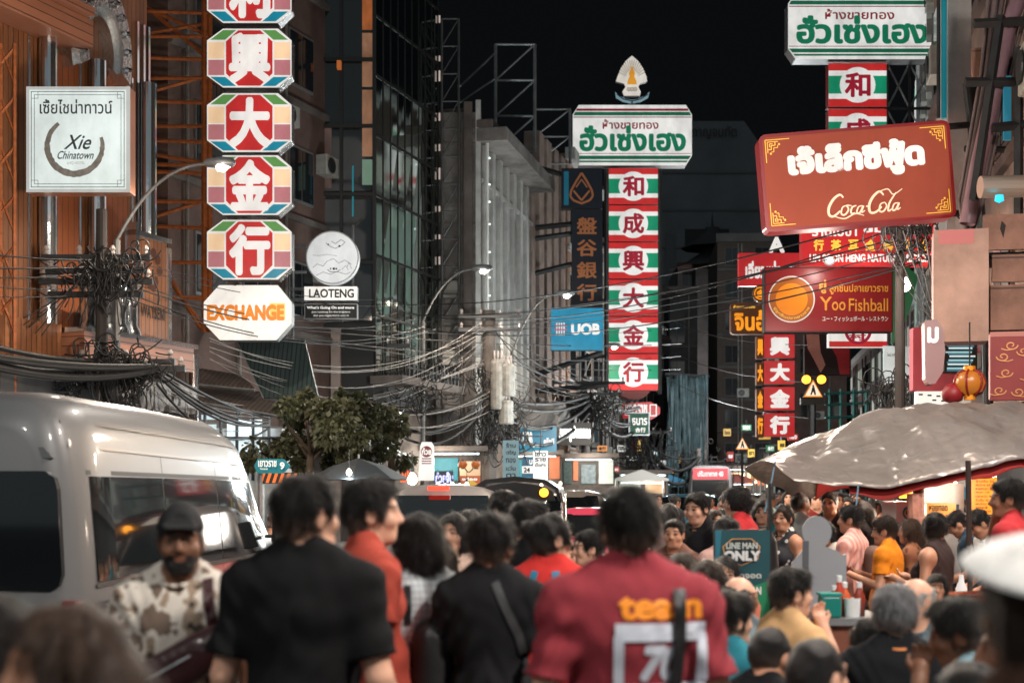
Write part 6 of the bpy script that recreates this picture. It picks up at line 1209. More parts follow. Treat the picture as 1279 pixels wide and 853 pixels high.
for sg in (1, -1):
    q = MB(); q.tube([(sg*.58, .02, .5), (sg*.58, .02, 1.6), (sg*.55, 0, 1.72)], .022, chrome, 8); q.build('chrome_post', tk); q = MB(); q.tube([(sg*.58, 1.8, .5), (sg*.56, 1.8, 1.7)], .022, chrome, 8); q.build('chrome_post', tk)
q = MB(); q.tube([(-.58, .0, 1.2), (.58, 0, 1.2)], .02, chrome, 8); q.build('chrome_rail', tk)
q = MB(); q.bx(-.6, .6, .05, 1.6, .35, .95, mat('tuk_blue', C(40, 60, 110), .3, coat=.5)); q.bx(-.35, .35, 1.6, 2.5, .35, .9, mat('tuk_blue', C(40, 60, 110), .3)); q.build('body', tk, bevel=.05)
q = MB(); q.bx(-.52, .52, .1, .3, .95, 1.45, mat('seat_grey', C(120, 116, 112), .6, var=.5, vscale=9)); q.build('seat', tk, bevel=.04)
for sg in (1, -1): wheel(tk, sg*.5, .35, .24, .14); q = MB(); q.bx(sg*.46, sg*.58, -.02, .05, .7, .84, tail); q.build('tail_lamp', tk)
wheel(tk, 0, 2.35, .24, .14); q = MB(); q.lathe([(.001, -.03), (.055, -.02), (.055, .03), (.001, .03)], (.36, -.04, 1.72), amber, 12, 'y'); q.build('amber_lamp', tk)
q = MB(); q.lathe([(.001, -.01), (.12, -.01), (.12, .012), (.001, .012)], (.44, 1.9, 1.35), chrome, 16, 'y'); q.build('mirror', tk)
# bus
Y = 88; bus = empty('city_bus', (P(887, 0, 78.5).x+1.35, Y, 0), R(172), 'city bus with a red glowing destination display, far down the street', 'bus')
loft([(0, 1.15, 1.1, .5, 1.2, 3.0), (.1, 1.22, 1.15, .35, 1.2, 3.1), (9, 1.24, 1.16, .35, 1.2, 3.12), (9.6, 1.2, 1.1, .4, 1.2, 3.02), (9.75, 1.1, 1.0, .5, 1.1, 2.9)], mat('bus_paint', C(150, 140, 140), .4, .1), 28, 6).build('body', bus, smooth=False)
q = MB(); q.bx(-1.0, 1.0, 9.74, 9.8, 1.25, 2.3, carglass); q.build('windscreen', bus, bevel=.02); q = MB(); q.bx(-.95, .95, 9.72, 9.82, 2.36, 2.95, emi('led_red', (220, 50, 60), 1.2)); o = q.build('destination_display', bus)
V, Z, F, _ = glyphs('ปรับอากาศ 40', .04); q = MB(); q.mesh([(.7-1.4*u, 9.825+z, 2.5+.32*v) for (u, v), z in zip(V, Z)], F, eTx); q.build('lettering', bus, fix=False)
for sg in (1, -1): q = MB(); q.bx(sg*.75, sg*1.05, 9.72, 9.8, .8, 1.0, emi('head_lamp', (255, 245, 225), 5)); q.build('headlight', bus); wheel(bus, sg*1.05, 1.8, .48, .3); wheel(bus, sg*1.05, 7.6, .48, .3)
q = MB()
for sg in (1, -1): q.bx(sg*1.16, sg*1.25, .5, 9.0, 1.4, 2.5, carglass)
q.build('side_glazing', bus)
# scooter by the tables
sb = mat('scooter_black', (.012, .012, .014), .2, coat=.7); sc_ = empty('scooter', (P(1062, 0, 7.6).x, 7.6, 0), R(205), 'black scooter with a round glassy headlamp, parked behind the diners', 'scooter')
q = MB(); q.mesh(*(lambda b: (b.v, b.f))(loft([(0, .1, .06, .62, .75, .82), (.3, .16, .14, .5, .72, .84), (.8, .17, .14, .4, .7, .8), (1.0, .14, .1, .3, .4, .46), (1.35, .16, .14, .28, .4, .5), (1.42, .17, .1, .28, .8, 1.0), (1.5, .1, .05, .5, .8, 1.02)], sb, 16, 3)), sb); q.build('body', sc_, smooth=True)
q = MB(); q.mesh(*(lambda b: (b.v, b.f))(loft([(.1, .12, .1, .8, .84, .88), (.5, .15, .13, .78, .84, .9), (.85, .12, .08, .76, .8, .84)], sb, 14, 3)), mat('seat_vinyl', (.02, .02, .02), .5)); q.build('seat', sc_, smooth=True)
q = MB(); q.lathe([(.001, .12), (.1, .08), (.15, 0), (.14, -.04)], (0, 1.45, 1.02), sb, 20, 'y'); h = q.build('headlight', sc_, smooth=True); q = MB(); q.lathe([(.001, .14), (.08, .12), (.125, .06)], (0, 1.45, 1.02), mat('lamp_glass', (.5, .5, .5), .08, .3), 20, 'y'); q.build('lens', h, smooth=True)
for y in (.25, 1.55): wheel(sc_, 0, y, .23, .11)
q = MB(); q.tube([(-.34, 1.3, 1.04), (0, 1.42, 1.0), (.34, 1.3, 1.04)], .018, black, 8); q.tube([(-.2, 1.38, 1.02), (-.26, 1.36, 1.2)], .008, chrome, 6); q.tube([(.2, 1.38, 1.02), (.26, 1.36, 1.2)], .008, chrome, 6); q.build('handlebar', sc_)
for sg in (1, -1): q = MB(); q.lathe([(.001, -.012), (.06, -.008), (.06, .012), (.001, .012)], (sg*.26, 1.36, 1.24), black, 16, 'y'); q.build('mirror', sc_)
# ---------------------------------------------------------------- people: one continuous body each; hair and clothes are children
NZ = lambda X, Y, Z, a: (np.sin(X*31+7*np.sin(Z*9)+a)*np.sin(Z*23+5*np.sin(X*13+a))+.6*np.sin(Y*37+Z*17+a*2)*np.sin(X*19-Z*11))
REST = {'down': ((.232, -.03, 1.10), (.243, .05, .86)), 'swing': ((.232, .06, 1.12), (.225, .20, .92)), 'back': ((.235, -.1, 1.12), (.24, -.08, .87)), 'phone': ((.225, .0, 1.12), (.13, .24, 1.20)), 'hold': ((.225, .04, 1.12), (.12, .30, 1.08)),
        'chin': ((.20, .16, 1.18), (.075, .15, 1.42)), 'table': ((.235, .13, 1.13), (.13, .36, 1.08)), 'up': ((.30, .18, 1.36), (.16, .26, 1.56)), 'ear': ((.27, .16, 1.32), (.11, .08, 1.58))}
def strands(V, F, npv, Rh, hc0, hair, h, seed):
    """fine tapering strands over the hair surface, combed from the crown"""
    n = 5200 if h < .009 else 2200 if h < .012 else 700 if h < .016 else 260
    if hair in ('bald', 'cap'): n //= 4
    g = np.random.default_rng(seed+5); a, b_, c = V[F[:, 0]], V[F[:, 1]], V[F[:, 2]]; N = np.cross(b_-a, c-a); ar = np.linalg.norm(N, axis=1)+1e-12; N /= ar[:, None]
    i = g.choice(len(F), n, p=ar/ar.sum()); w_ = g.random((n, 2)); p0 = V[F[i, 0]]+(V[F[i, 1]]-V[F[i, 0]])*w_[:, :1]+(V[F[i, 3]]-V[F[i, 0]])*w_[:, 1:]; nn = N[i]
    q = (p0-npv) @ Rh+np.array([0, 0, 1.50])-hc0; fl = q-np.array([.01, -.035, .10]); fl[:, 2] -= .05
    if hair in ('long', 'bob'): fl = np.stack([q[:, 0]*.3, -.02+0*q[:, 1], -.12-.02*g.random(n)], 1)+fl*.25
    fl = fl @ Rh.T; fl -= nn*(fl*nn).sum(1)[:, None]; fl /= np.linalg.norm(fl, axis=1)[:, None]+1e-9
    up = {'buzz': .5, 'short': .5, 'curly': .7}.get(hair, .12); d = fl+nn*(up*g.random((n, 1))+.05)+g.normal(0, .16 if hair != 'curly' else .6, (n, 3)); d /= np.linalg.norm(d, axis=1)[:, None]
    L = {'buzz': .008, 'short': .030, 'curly': .03, 'long': .075, 'bob': .06}.get(hair, .035)*(.6+.8*g.random((n, 1))); sd = np.cross(d, nn); sd /= np.linalg.norm(sd, axis=1)[:, None]+1e-9
    wd = max(.0011, h*.16)*(.6+.8*g.random((n, 1))); p0 = p0-nn*.003; p1 = p0+d*L*.5; d2 = d*.8+fl*.35+np.array([0, 0, -.12]); p2 = p1+d2*L*.5
    S = np.stack([p0-sd*wd, p0+sd*wd, p1+sd*wd*.8, p1-sd*wd*.8, p2+sd*wd*.15, p2-sd*wd*.15], 1).reshape(-1, 3); k = len(V)+6*np.arange(n)[:, None]
    return np.concatenate([V, S]), np.concatenate([F, k+np.array([[0, 1, 2, 3]]), k+np.array([[3, 2, 4, 5]])])
_PM = {}
def person_meshes(h, sit, build, fem, arms, hyaw, hpitch, hair, sleeve, lean, seed):
    key = (h, sit, build, fem, arms, hyaw, hpitch, hair, sleeve, lean, seed)
    if key in _PM: return _PM[key]
    hipz = .53 if sit else .93; dz = hipz-.93; bw = build; piv = np.array([0, 0, hipz])
    Rt = rot3(R(-lean)); T = lambda p: piv+Rt @ (np.array(p, float)+np.array([0, 0, dz])-piv)
    npv = T((0, 0, 1.50)); Rh = Rt @ rot3(0, 0, R(hyaw)) @ rot3(R(hpitch)); hc0 = np.array([0, .014, 1.592])
    TH = lambda p: npv+Rh @ (np.array(p, float)-np.array([0, 0, 1.50])); HL = lambda p: TH(np.array(p)+hc0)
    sx = (.93 if fem else 1.0)
    sh = [T((s*.166*bw*sx, -.005, 1.378-.05*max(0, bw-1.0))) for s in (1, -1)]
    arm = []
    for s, a in zip((1, -1), arms):
        e, w_ = REST[a]; k = bw**.6; arm.append((T((s*e[0]*k*sx, e[1], e[2])), T((s*w_[0]*k*sx, w_[1], w_[2]))))
    if sit: leg = [((s*.1*bw, 0, hipz), (s*.14, .42, .51), (s*.14, .40, .09)) for s in (1, -1)]
    else: leg = [((s*.092*bw, 0, .90), (s*.1, .03*s+.01, .49), (s*.105, -.10*s*(1 if seed % 2 else .2), .09)) for s in (1, -1)]
    lo = np.array([-.48*max(1, bw), -.42, -.01]); hi = np.array([.48*max(1, bw), .75 if sit or lean > 12 else .5, 1.80+dz+.02])
    if 'up' in arms or 'ear' in arms: hi[2] += .06
    def torso(f, inf, kk=.05):
        f.ell(T((0, 0, .945)), (.155*bw, .115*bw, .12), kk, inf=inf, Rm=Rt); f.ell(T((0, .012*(bw > 1.05), 1.08)), (.135*bw*(.9 if fem else 1), .105*bw**1.5, .16), kk, inf=inf, Rm=Rt)
        f.ell(T((0, -.005, 1.26)), (.158*bw*sx, .112*bw, .17), kk, inf=inf, Rm=Rt); f.cone(sh[0], sh[1], .058*bw**.5, .058*bw**.5, .05, inf=inf)
        f.ell(T((0, -.045, 1.36)), (.14*bw*sx, .06, .09), .05, inf=inf, Rm=Rt)
        if fem:
            for s in (1, -1): f.ell(T((s*.07, .085, 1.25)), (.06, .055, .06), .04, inf=inf, Rm=Rt)
        for s in (1, -1): f.cone(T((s*.135*bw*sx, -.012, 1.408)), T((s*.038, -.018, 1.485)), .045, .04, .035, inf=inf*.6)
    b = Field(lo, hi, h); torso(b, 0)
    b.cone(T((0, -.012, 1.40)), TH((0, .004, 1.535)), .058*(.85 if fem else bw**.5), .052*(.85 if fem else 1), .025)
    b.ell(HL((0, -.008, .012)), (.0735, .092, .092), .02, Rm=Rh); b.ell(HL((0, .026, -.048)), (.058, .06, .068), .035, Rm=Rh); b.cone(HL((-.022, .062, -.092)), HL((.022, .062, -.092)), .018, .018, .03)
    b.cone(HL((0, .083, .008)), HL((0, .100, -.028)), .009, .0145, .012); b.cone(HL((-.013, .088, -.034)), HL((.013, .088, -.034)), .009, .009, .008)
    b.cone(HL((-.045, .072, .024)), HL((.045, .072, .024)), .011, .011, .02)
    for s in (1, -1):
        b.ell(HL((s*.032, .088, .006)), (.016, .012, .010), .01, 's', Rm=Rh); b.ell(HL((s*.032, .074, .004)), (.0145, .0135, .012), .006, Rm=Rh); b.ell(HL((s*.045, .06, -.03)), (.022, .02, .022), .02, Rm=Rh)
        b.ell(HL((s*.075, -.012, -.012)), (.010, .022, .033), .008, Rm=Rh); b.ell(HL((s*.083, -.004, -.012)), (.006, .012, .02), .006, 's', Rm=Rh)
    b.cone(HL((-.022, .079, -.058)), HL((.022, .079, -.058)), .0075, .0075, .008); b.cone(HL((-.018, .078, -.070)), HL((.018, .078, -.070)), .008, .008, .006); b.cone(HL((-.02, .094, -.064)), HL((.02, .094, -.064)), .0025, .0025, .004, 's')
    fr = max(.0088, .62*h)
    for (s, S0, (e, w_)) in zip((1, -1), sh, arm):
        b.cone(S0, e, .052*bw**.7*(.82 if fem else 1), .039*(.85 if fem else 1), .04); b.cone(e, w_, .040*(.85 if fem else 1), .027*(.88 if fem else 1), .012)
        fd = (w_-e)/np.linalg.norm(w_-e); up = np.array([s*1., .15, .2]) if abs(fd[2]) > .6 else np.array([0, .1, 1.]); nv = np.cross(fd, up); nv /= np.linalg.norm(nv)+1e-9; sv = np.cross(nv, fd)
        b.cone(w_, w_+fd*.055, .025, .031, .015); pc = w_+fd*.062
        cur = -nv*s if abs(fd[2]) > .6 else -sv
        spread = sv if abs(fd[2]) <= .6 else np.cross(fd, nv*s)
        sp2 = nv if abs(fd[2]) <= .6 else np.array([0, 1., 0])-fd*fd[1]; sp2 = sp2/(np.linalg.norm(sp2)+1e-9); cu = np.cross(fd, sp2)*s*-1
        for q, (o, L) in enumerate(((-.03, .034), (-.011, .041), (.010, .044), (.030, .040))):
            a0 = pc+sp2*o+fd*.012; a1 = a0+fd*L*.8+cu*L*.25; a2 = a1+fd*L*.35+cu*L*.62; b.cone(a0, a1, fr*1.05, fr, .006); b.cone(a1, a2, fr, fr*.85, .005)
        t0 = w_+fd*.03+sp2*.024; t1 = t0+sp2*.022+fd*.03+cu*.014; b.cone(t0, t1, fr*1.2, fr*1.05, .012); b.cone(t1, t1+fd*.025+cu*.008, fr*1.05, fr*.85, .005)
    for (hp, kn, an) in leg: b.cone(hp, kn, .085*bw, .055, .04); b.cone(kn, an, .055, .036, .02); b.cone(an, np.array(an)+np.array([0, .12, -.055]), .036, .03, .02)
    V, Fc = b.mesh()
    # real colour differences of the face: eyes, brows, lips
    q = (V-npv) @ Rh+np.array([0, 0, 1.50])-hc0; tint = np.ones((len(V), 3)); fr_ = q[:, 1] > .03
    for s in (1, -1):
        rr2 = np.maximum(h*.75, .006); e = fr_ & (((q[:, 0]-s*.032)/.015)**2+((q[:, 2]-.005)/max(.0065, h*.6))**2 < 1); tint[e] = (.9, 1.05, 1.15) if h < .008 else (.25, .22, .2)
        e = fr_ & ((q[:, 0]-s*.032)**2+(q[:, 2]-.005)**2 < rr2**2); tint[e] = (.05, .045, .04)
        e = fr_ & (np.abs(q[:, 0]-s*.034) < .022) & (np.abs(q[:, 2]-.028+abs(q[:, 0]-s*.03)*.2) < max(.0045, h*.45)); tint[e] = (.13, .12, .11)
    e = fr_ & (np.abs(q[:, 0]) < .024) & (np.abs(q[:, 2]+.064) < max(.009, h*.5)) & (q[:, 1] > .07); tint[e] = (.95, .78, .76)
    out = {'body': (V, Fc, tint)}
    # hair
    hf = Field(HL((0, 0, 0))-.30, HL((0, 0, 0))+.24, max(.006, h*.8)) if hair not in ('none',) else None
    if hf:
        vol = {'short': .010, 'buzz': .005, 'cap': .004, 'bald': .004}.get(hair, .016)
        hf.ell(HL((0, -.010, .014)), (.0745, .094, .094), .01, Rm=Rh, inf=vol*(.55 if hair == 'short' else 1))
        if hair == 'short': hf.ell(HL((0, -.012, .032)), (.076, .096, .084), .02, Rm=Rh, inf=.008)
        if hair in ('short', 'top'): hf.ell(HL((.0, .035, .07)), (.055, .055, .04), .03, Rm=Rh); hf.ell(HL((0, -.035, .055)), (.072, .065, .058), .02, Rm=Rh)
        if hair in ('bob', 'long'):
            L = .17 if hair == 'long' else .105
            hf.ell(HL((0, -.045, -.05)), (.088, .068, .10 if hair == 'bob' else .12), .03, Rm=Rh)
            for s in (1, -1): hf.cone(HL((s*.066, -.015, .02)), HL((s*.074, -.015, -L)), .03, .027, .02)
            if hair == 'long': hf.cone(HL((0, -.075, -.02)), HL((0, -.10, -.24)), .07, .06, .03)
        if hair in ('bun', 'pony'): hf.ell(HL((0, -.115, .05 if hair == 'bun' else .03)), (.042, .042, .042), .012, Rm=Rh)
        if hair == 'pony': hf.cone(HL((0, -.125, .02)), HL((0, -.14, -.16)), .03, .016, .02)
        # clear the face, then the nape
        fz = {'bob': -.02, 'long': -.02}.get(hair, 0)
        hf.ell(HL((0, .098, -.05)), (.072+.0*h, .078, .112), .012, 's', Rm=Rh); hf.ell(HL((0, .085, .0)), (.058, .05, .062), .012, 's', Rm=Rh)
        if hair in ('short', 'buzz', 'top', 'bald', 'bun', 'pony', 'cap'):
            hf.half(HL((0, -.02, -.052)), Rh @ np.array([0, -.35, 1.]), .008)
            hf.half(HL((0, .03, -.01)), Rh @ np.array([0, -1., .55]), .01) if hair not in ('bun',) else None
            for s in (1, -1): hf.ell(HL((s*.088, -.005, -.025)), (.028, .03, .045), .006, 's', Rm=Rh)
        if hair == 'bald': hf.ell(HL((0, .01, .09)), (.10, .11, .075), .01, 's', Rm=Rh)
        amp = .0022 if hair in ('buzz', 'cap') else .0045
        hf.ripple(lambda X, Y, Z: amp*np.sin(X*150+40*Z+8*np.sin(Y*40+seed))*np.sin(Y*140+30*np.sin(Z*20))+amp*.9*np.sin(X*61+Y*47+Z*33+seed))
        V, Fc = hf.mesh(); V, Fc = strands(V, Fc, npv, Rh, hc0, hair, h, seed); q = (V-npv) @ Rh+np.array([0, 0, 1.50])-hc0; fd = np.clip((-.008-q[:, 2])/.055, 0, 1)*(.55 if hair in ('short', 'buzz') else .25 if hair in ('bun', 'cap') else 0)*(q[:, 1] < .05); out['hair'] = (V, Fc, np.stack([fd]*3, 1))
    # shirt
    c = Field(lo+[0, 0, .3 if not sit else .25], hi-np.array([0, 0, .20]), h)
    torso(c, .017); c.ell(T((0, .0, .98)), (.15*bw, .118*bw, .16), .05, inf=.024, Rm=Rt)
    if sleeve > 0:
        for S0, (e, w_) in zip(sh, arm):
            if sleeve <= 1: c.cone(S0*np.array([.93, 1, 1])-np.array([0, 0, .008]), S0+(e-S0)*min(1, sleeve+.2), .064*bw**.6*(.85 if fem else 1), .070*bw**.6*(.8 if fem else 1), .045)
            else: c.cone(S0, e, .07*bw**.7, .055, .03); c.cone(e, w_+(e-w_)*.08, .055, .043, .012)
    c.ripple(lambda X, Y, Z: .0016*NZ(X, Y, Z, seed)+(.003 if h < .009 else .0015)*np.sin(Z*62-np.abs(X)*70+5*np.sin(X*12+seed*2))*np.clip(np.abs(X)*7-.35, 0, 1)+(.004 if h > .009 else .0085)*np.sin(Z*38+np.abs(X)*46+6*np.sin(X*9+seed)+4*Y)*np.clip(1.25-np.abs(Z-1.16-dz)*4, 0, 1)*np.clip(.45+.6*np.sin(X*14+Z*9+seed), 0, 1))
    if sleeve and sleeve <= 1:
        for S0, (e, w_) in zip(sh, arm): # clean sleeve hem, only near the arm
            d = (e-S0)/np.linalg.norm(e-S0); p = S0+(e-S0)*sleeve; g3 = np.meshgrid(*c.ax, indexing='ij', sparse=True)
            al = sum((g3[i]-p[i])*d[i] for i in range(3)); rad = np.sqrt(sum((g3[i]-p[i]-al*d[i])**2 for i in range(3))); near = (rad < .10)&(np.abs(g3[0]) > abs(p[0])-.07); c.D = np.where(near, np.maximum(c.D, al), c.D)
    c.half(T((0, 0, .86 if not sit else .92)), Rt @ np.array([0, 0, 1.]), .004)
    c.ell(T((0, .015, 1.495)), (.064, .066, .05), .008, 's', Rm=Rt); c.ell(T((0, .06, 1.47)), (.055, .05, .06 if not fem else .085), .01, 's', Rm=Rt)
    for q in range(18):
        a0, a1 = [2*math.pi*(q+j)/18 for j in (0, 1)]; pt = lambda a: T((.066*math.cos(a), .006+.068*math.sin(a), 1.463-.03*math.sin(a)))
        c.cone(pt(a0), pt(a1), .0085, .0085, .006)
    if sleeve == 0: [c.ell(S0+np.array([0, 0, .0])+(S0-T((0, 0, 1.395)))*.12, (.055, .12, .10), .01, 's') for S0 in sh]
    V, Fc = c.mesh(); out['shirt'] = (V, Fc, None)
    # trousers and shoes
    hc = max(h, .012); t = Field((lo[0], lo[1], 0), (hi[0], hi[1], 1.05+dz), hc)
    t.ell(T((0, 0, .945)), (.155*bw, .115*bw, .12), .04, inf=.010, Rm=Rt)
    for (hp, kn, an) in leg: t.cone(hp, kn, .098*bw, .07, .04); t.cone(kn, an, .07, .058, .02)
    t.half((0, 0, .11), (0, 0, 1), .004); t.half(T((0, 0, 1.0)), Rt @ np.array([0, 0, -1.]), .004); t.ripple(lambda X, Y, Z: .004*NZ(X, Y, Z, seed+2)); out['trousers'] = (*t.mesh(), None)
    f = Field((lo[0], -.35, 0), (hi[0], hi[1], .2), hc)
    for (hp, kn, an) in leg: f.cone((an[0], an[1]-.03, .045), (an[0], an[1]+.16, .035), .045, .038, .02); f.cone((an[0], an[1], .05), (an[0], an[1], .1), .045, .045, .02)
    f.half((0, 0, .006), (0, 0, 1), .002); out['shoe_pair'] = (*f.mesh(), None)
    # collar ring of the shirt is part of the cloth; keep anchors for hats, prints and bags
    res = {k: np_mesh(k, v[0], v[1], v[2]) for k, v in out.items()}; res['HL'] = HL; res['Rh'] = Rh; res['T'] = T; res['Rt'] = Rt
    for k in ('body', 'hair', 'shirt', 'trousers', 'shoe_pair'):
        if k in res: res[k].materials.append(None)
    _PM[key] = res; return res
def skin_mat(rgb):
    k = 'skin_%d_%d_%d' % rgb
    if k in _M: return _M[k]
    m = mat(k, C(*rgb), .5, var=.12, vscale=14, spec=.35, bump=.08, bscale=160); nt = m.node_tree; p = nt.nodes['Principled BSDF']; src = p.inputs['Base Color'].links[0].from_socket
    at_ = nt.nodes.new('ShaderNodeAttribute'); at_.attribute_name = 'tint'; mx = nt.nodes.new('ShaderNodeMix'); mx.data_type = 'RGBA'; mx.blend_type = 'MULTIPLY'; mx.inputs['Factor'].default_value = 1
    nt.links.new(src, mx.inputs['A']); nt.links.new(at_.outputs['Color'], mx.inputs['B']); nt.links.new(mx.outputs['Result'], p.inputs['Base Color'])
    p.inputs['Subsurface Weight'].default_value = .12; p.inputs['Subsurface Radius'].default_value = (.02, .008, .004); return m
SK = {'l': (214, 164, 138), 'm': (190, 138, 110), 't': (158, 108, 82), 'd': (122, 84, 64)}
def cloth(rgb, pattern=None, c2=None, scale=6):
    k = 'cloth_%d_%d_%d_%s' % (*rgb, pattern)
    if k in _M: return _M[k]
    m = mat(k, C(*rgb), .85, var=.16, vscale=6, bump=.25, bscale=220, spec=.2)
    if pattern:
        nt = m.node_tree; p = nt.nodes['Principled BSDF']; tc = nt.nodes['Texture Coordinate']; L = nt.links; mx = nt.nodes.new('ShaderNodeMix'); mx.data_type = 'RGBA'; mx.inputs['A'].default_value = (*C(*rgb), 1); mx.inputs['B'].default_value = (*C(*c2), 1)
        if pattern == 'camo':
            n1 = nt.nodes.new('ShaderNodeTexNoise'); n1.inputs['Scale'].default_value = 13; n1.inputs['Detail'].default_value = 2.5; L.new(tc.outputs['Object'], n1.inputs[0]); r1 = nt.nodes.new('ShaderNodeValToRGB'); r1.color_ramp.interpolation = 'CONSTANT'; e = r1.color_ramp.elements
            e[0].color = (*C(118, 100, 88), 1); e[1].position = .42; e[1].color = (*C(206, 196, 184), 1); x = e.new(.56); x.color = (*C(150, 130, 112), 1); x = e.new(.64); x.color = (*C(64, 60, 58), 1); L.new(n1.outputs[0], r1.inputs[0]); L.new(r1.outputs[0], p.inputs['Base Color'])
        else:
            if pattern == 'plaid': ws = [('X', 26), ('Z', 26)]
            elif pattern == 'stripe': ws = [('X', 13)]
            else: ws = []
            fac = None
            for ax, f in ws:
                wv = nt.nodes.new('ShaderNodeTexWave'); wv.bands_direction = ax; wv.inputs['Scale'].default_value = f/6.28*3; L.new(tc.outputs['Object'], wv.inputs[0]); g_ = nt.nodes.new('ShaderNodeMath'); g_.operation = 'GREATER_THAN'; g_.inputs[1].default_value = .62; L.new(wv.outputs['Fac'], g_.inputs[0])
                if fac is None: fac = g_.outputs[0]
                else: ad = nt.nodes.new('ShaderNodeMath'); ad.operation = 'ADD'; L.new(fac, ad.inputs[0]); L.new(g_.outputs[0], ad.inputs[1]); h2 = nt.nodes.new('ShaderNodeMath'); h2.operation = 'MULTIPLY'; h2.inputs[1].default_value = .5; L.new(ad.outputs[0], h2.inputs[0]); fac = h2.outputs[0]
            if pattern == 'print': n1 = nt.nodes.new('ShaderNodeTexVoronoi'); n1.inputs['Scale'].default_value = 16; L.new(tc.outputs['Object'], n1.inputs[0]); g_ = nt.nodes.new('ShaderNodeMath'); g_.operation = 'LESS_THAN'; g_.inputs[1].default_value = .32; L.new(n1.outputs['Distance'], g_.inputs[0]); fac = g_.outputs[0]
            L.new(fac, mx.inputs['Factor']); L.new(mx.outputs['Result'], p.inputs['Base Color'])
    return m
HAIR = {'k': (.011, .0095, .009), 'b': (.028, .016, .010), 'br': (.06, .03, .016), 'g': (.30, .30, .31), 'w': (.46, .44, .42)}
def hair_mat(c):
    if 'hair_'+c in _M: return _M['hair_'+c]
    m = mat('hair_'+c, HAIR[c], .38, var=.55, vscale=18, bump=.9, bscale=70, stretch=(6, 6, 1), spec=.5); nt = m.node_tree; p = nt.nodes['Principled BSDF']; src = p.inputs['Base Color'].links[0].from_socket
    a_ = nt.nodes.new('ShaderNodeAttribute'); a_.attribute_name = 'tint'; mx = nt.nodes.new('ShaderNodeMix'); mx.data_type = 'RGBA'; mx.inputs['B'].default_value = (.22, .13, .09, 1)   # scalp between clipped hairs
    nt.links.new(a_.outputs['Fac'], mx.inputs['Factor']); nt.links.new(src, mx.inputs['A']); nt.links.new(mx.outputs['Result'], p.inputs['Base Color']); return m
def stool(x, y, label):
    t = empty('plastic_stool', (x, y, 0), 0, label, 'stool', 'plastic stools under the diners'); m_ = mat('stool_red', C(150, 40, 36), .4)
    q = MB(); q.bx(-.15, .15, -.15, .15, .42, .45, m_); q.build('seat', t, bevel=.01)
    for sx_ in (1, -1):
        for sy_ in (1, -1): q = MB(); q.bar((sx_*.12, sy_*.12, .42), (sx_*.15, sy_*.15, 0), .04, m_); q.build('leg', t)
PEOPLE = []
def person(label, px, ytop, d, face, shirt, trousers=(40, 40, 46), skin='m', hair='short', hc='k', arms='dd', head=0, nod=0, sit=False, build=1.0, fem=False, sleeve=.62, h=None, lean=0, group=None, pattern=None, c2=None, seed=0, scale=None, name='person', scolor=(40, 38, 38)):
    """face: compass of the body, 0 looks away down the street, 180 at the camera, 90 to the west, -90 to the east"""
    h = h or (.0075 if d < 6.2 else .010 if d < 10 else .014 if d < 16 else .02)
    A = {'d': 'down', 's': 'swing', 'b': 'back', 'p': 'phone', 'h': 'hold', 'c': 'chin', 't': 'table', 'u': 'up', 'e': 'ear'}; arms = tuple(A[x] for x in arms)
    r = person_meshes(h, sit, build, fem, arms, head, nod, hair, sleeve, lean, seed); top = zat(ytop, d); lh = r['HL']((0, 0, .12))[2]; s = top/ (lh+.002)
    s = max(.5, min(1.15, s)) if scale is None else scale
    x = (px-CX)*d/FPX; rz = R(face); off = Matrix.Rotation(rz, 3, 'Z') @ Vector(tuple(r['HL']((0, 0, 0))))*s
    ctr = (x-off.x, d-off.y, 0); body = bpy.data.objects.new(name, r['body']); COL.objects.link(body); body.location = ctr; body.rotation_euler = (0, 0, rz); body.scale = (s, s, s); tag(body, label, 'person', group)
    def put(key, nm, m_):
        o = bpy.data.objects.new(nm, r[key]); COL.objects.link(o); o.parent = body; o.material_slots[0].link = 'OBJECT'; o.material_slots[0].material = m_; return o
    body.material_slots[0].link = 'OBJECT'; body.material_slots[0].material = skin_mat(SK[skin])
    kids = {}
    if 'hair' in r: kids['hair'] = put('hair', 'hair', hair_mat(hc))
    kids['shirt'] = put('shirt', 'shirt', cloth(shirt, pattern, c2)); put('trousers', 'trousers', cloth(trousers)); put('shoe_pair', 'shoe', mat('shoe_%d_%d_%d' % scolor, C(*scolor), .5))
    if sit and d > 3: PEOPLE.append((ctr[0], ctr[1], label))
    kids['r'] = r; kids['s'] = s; return body, kids
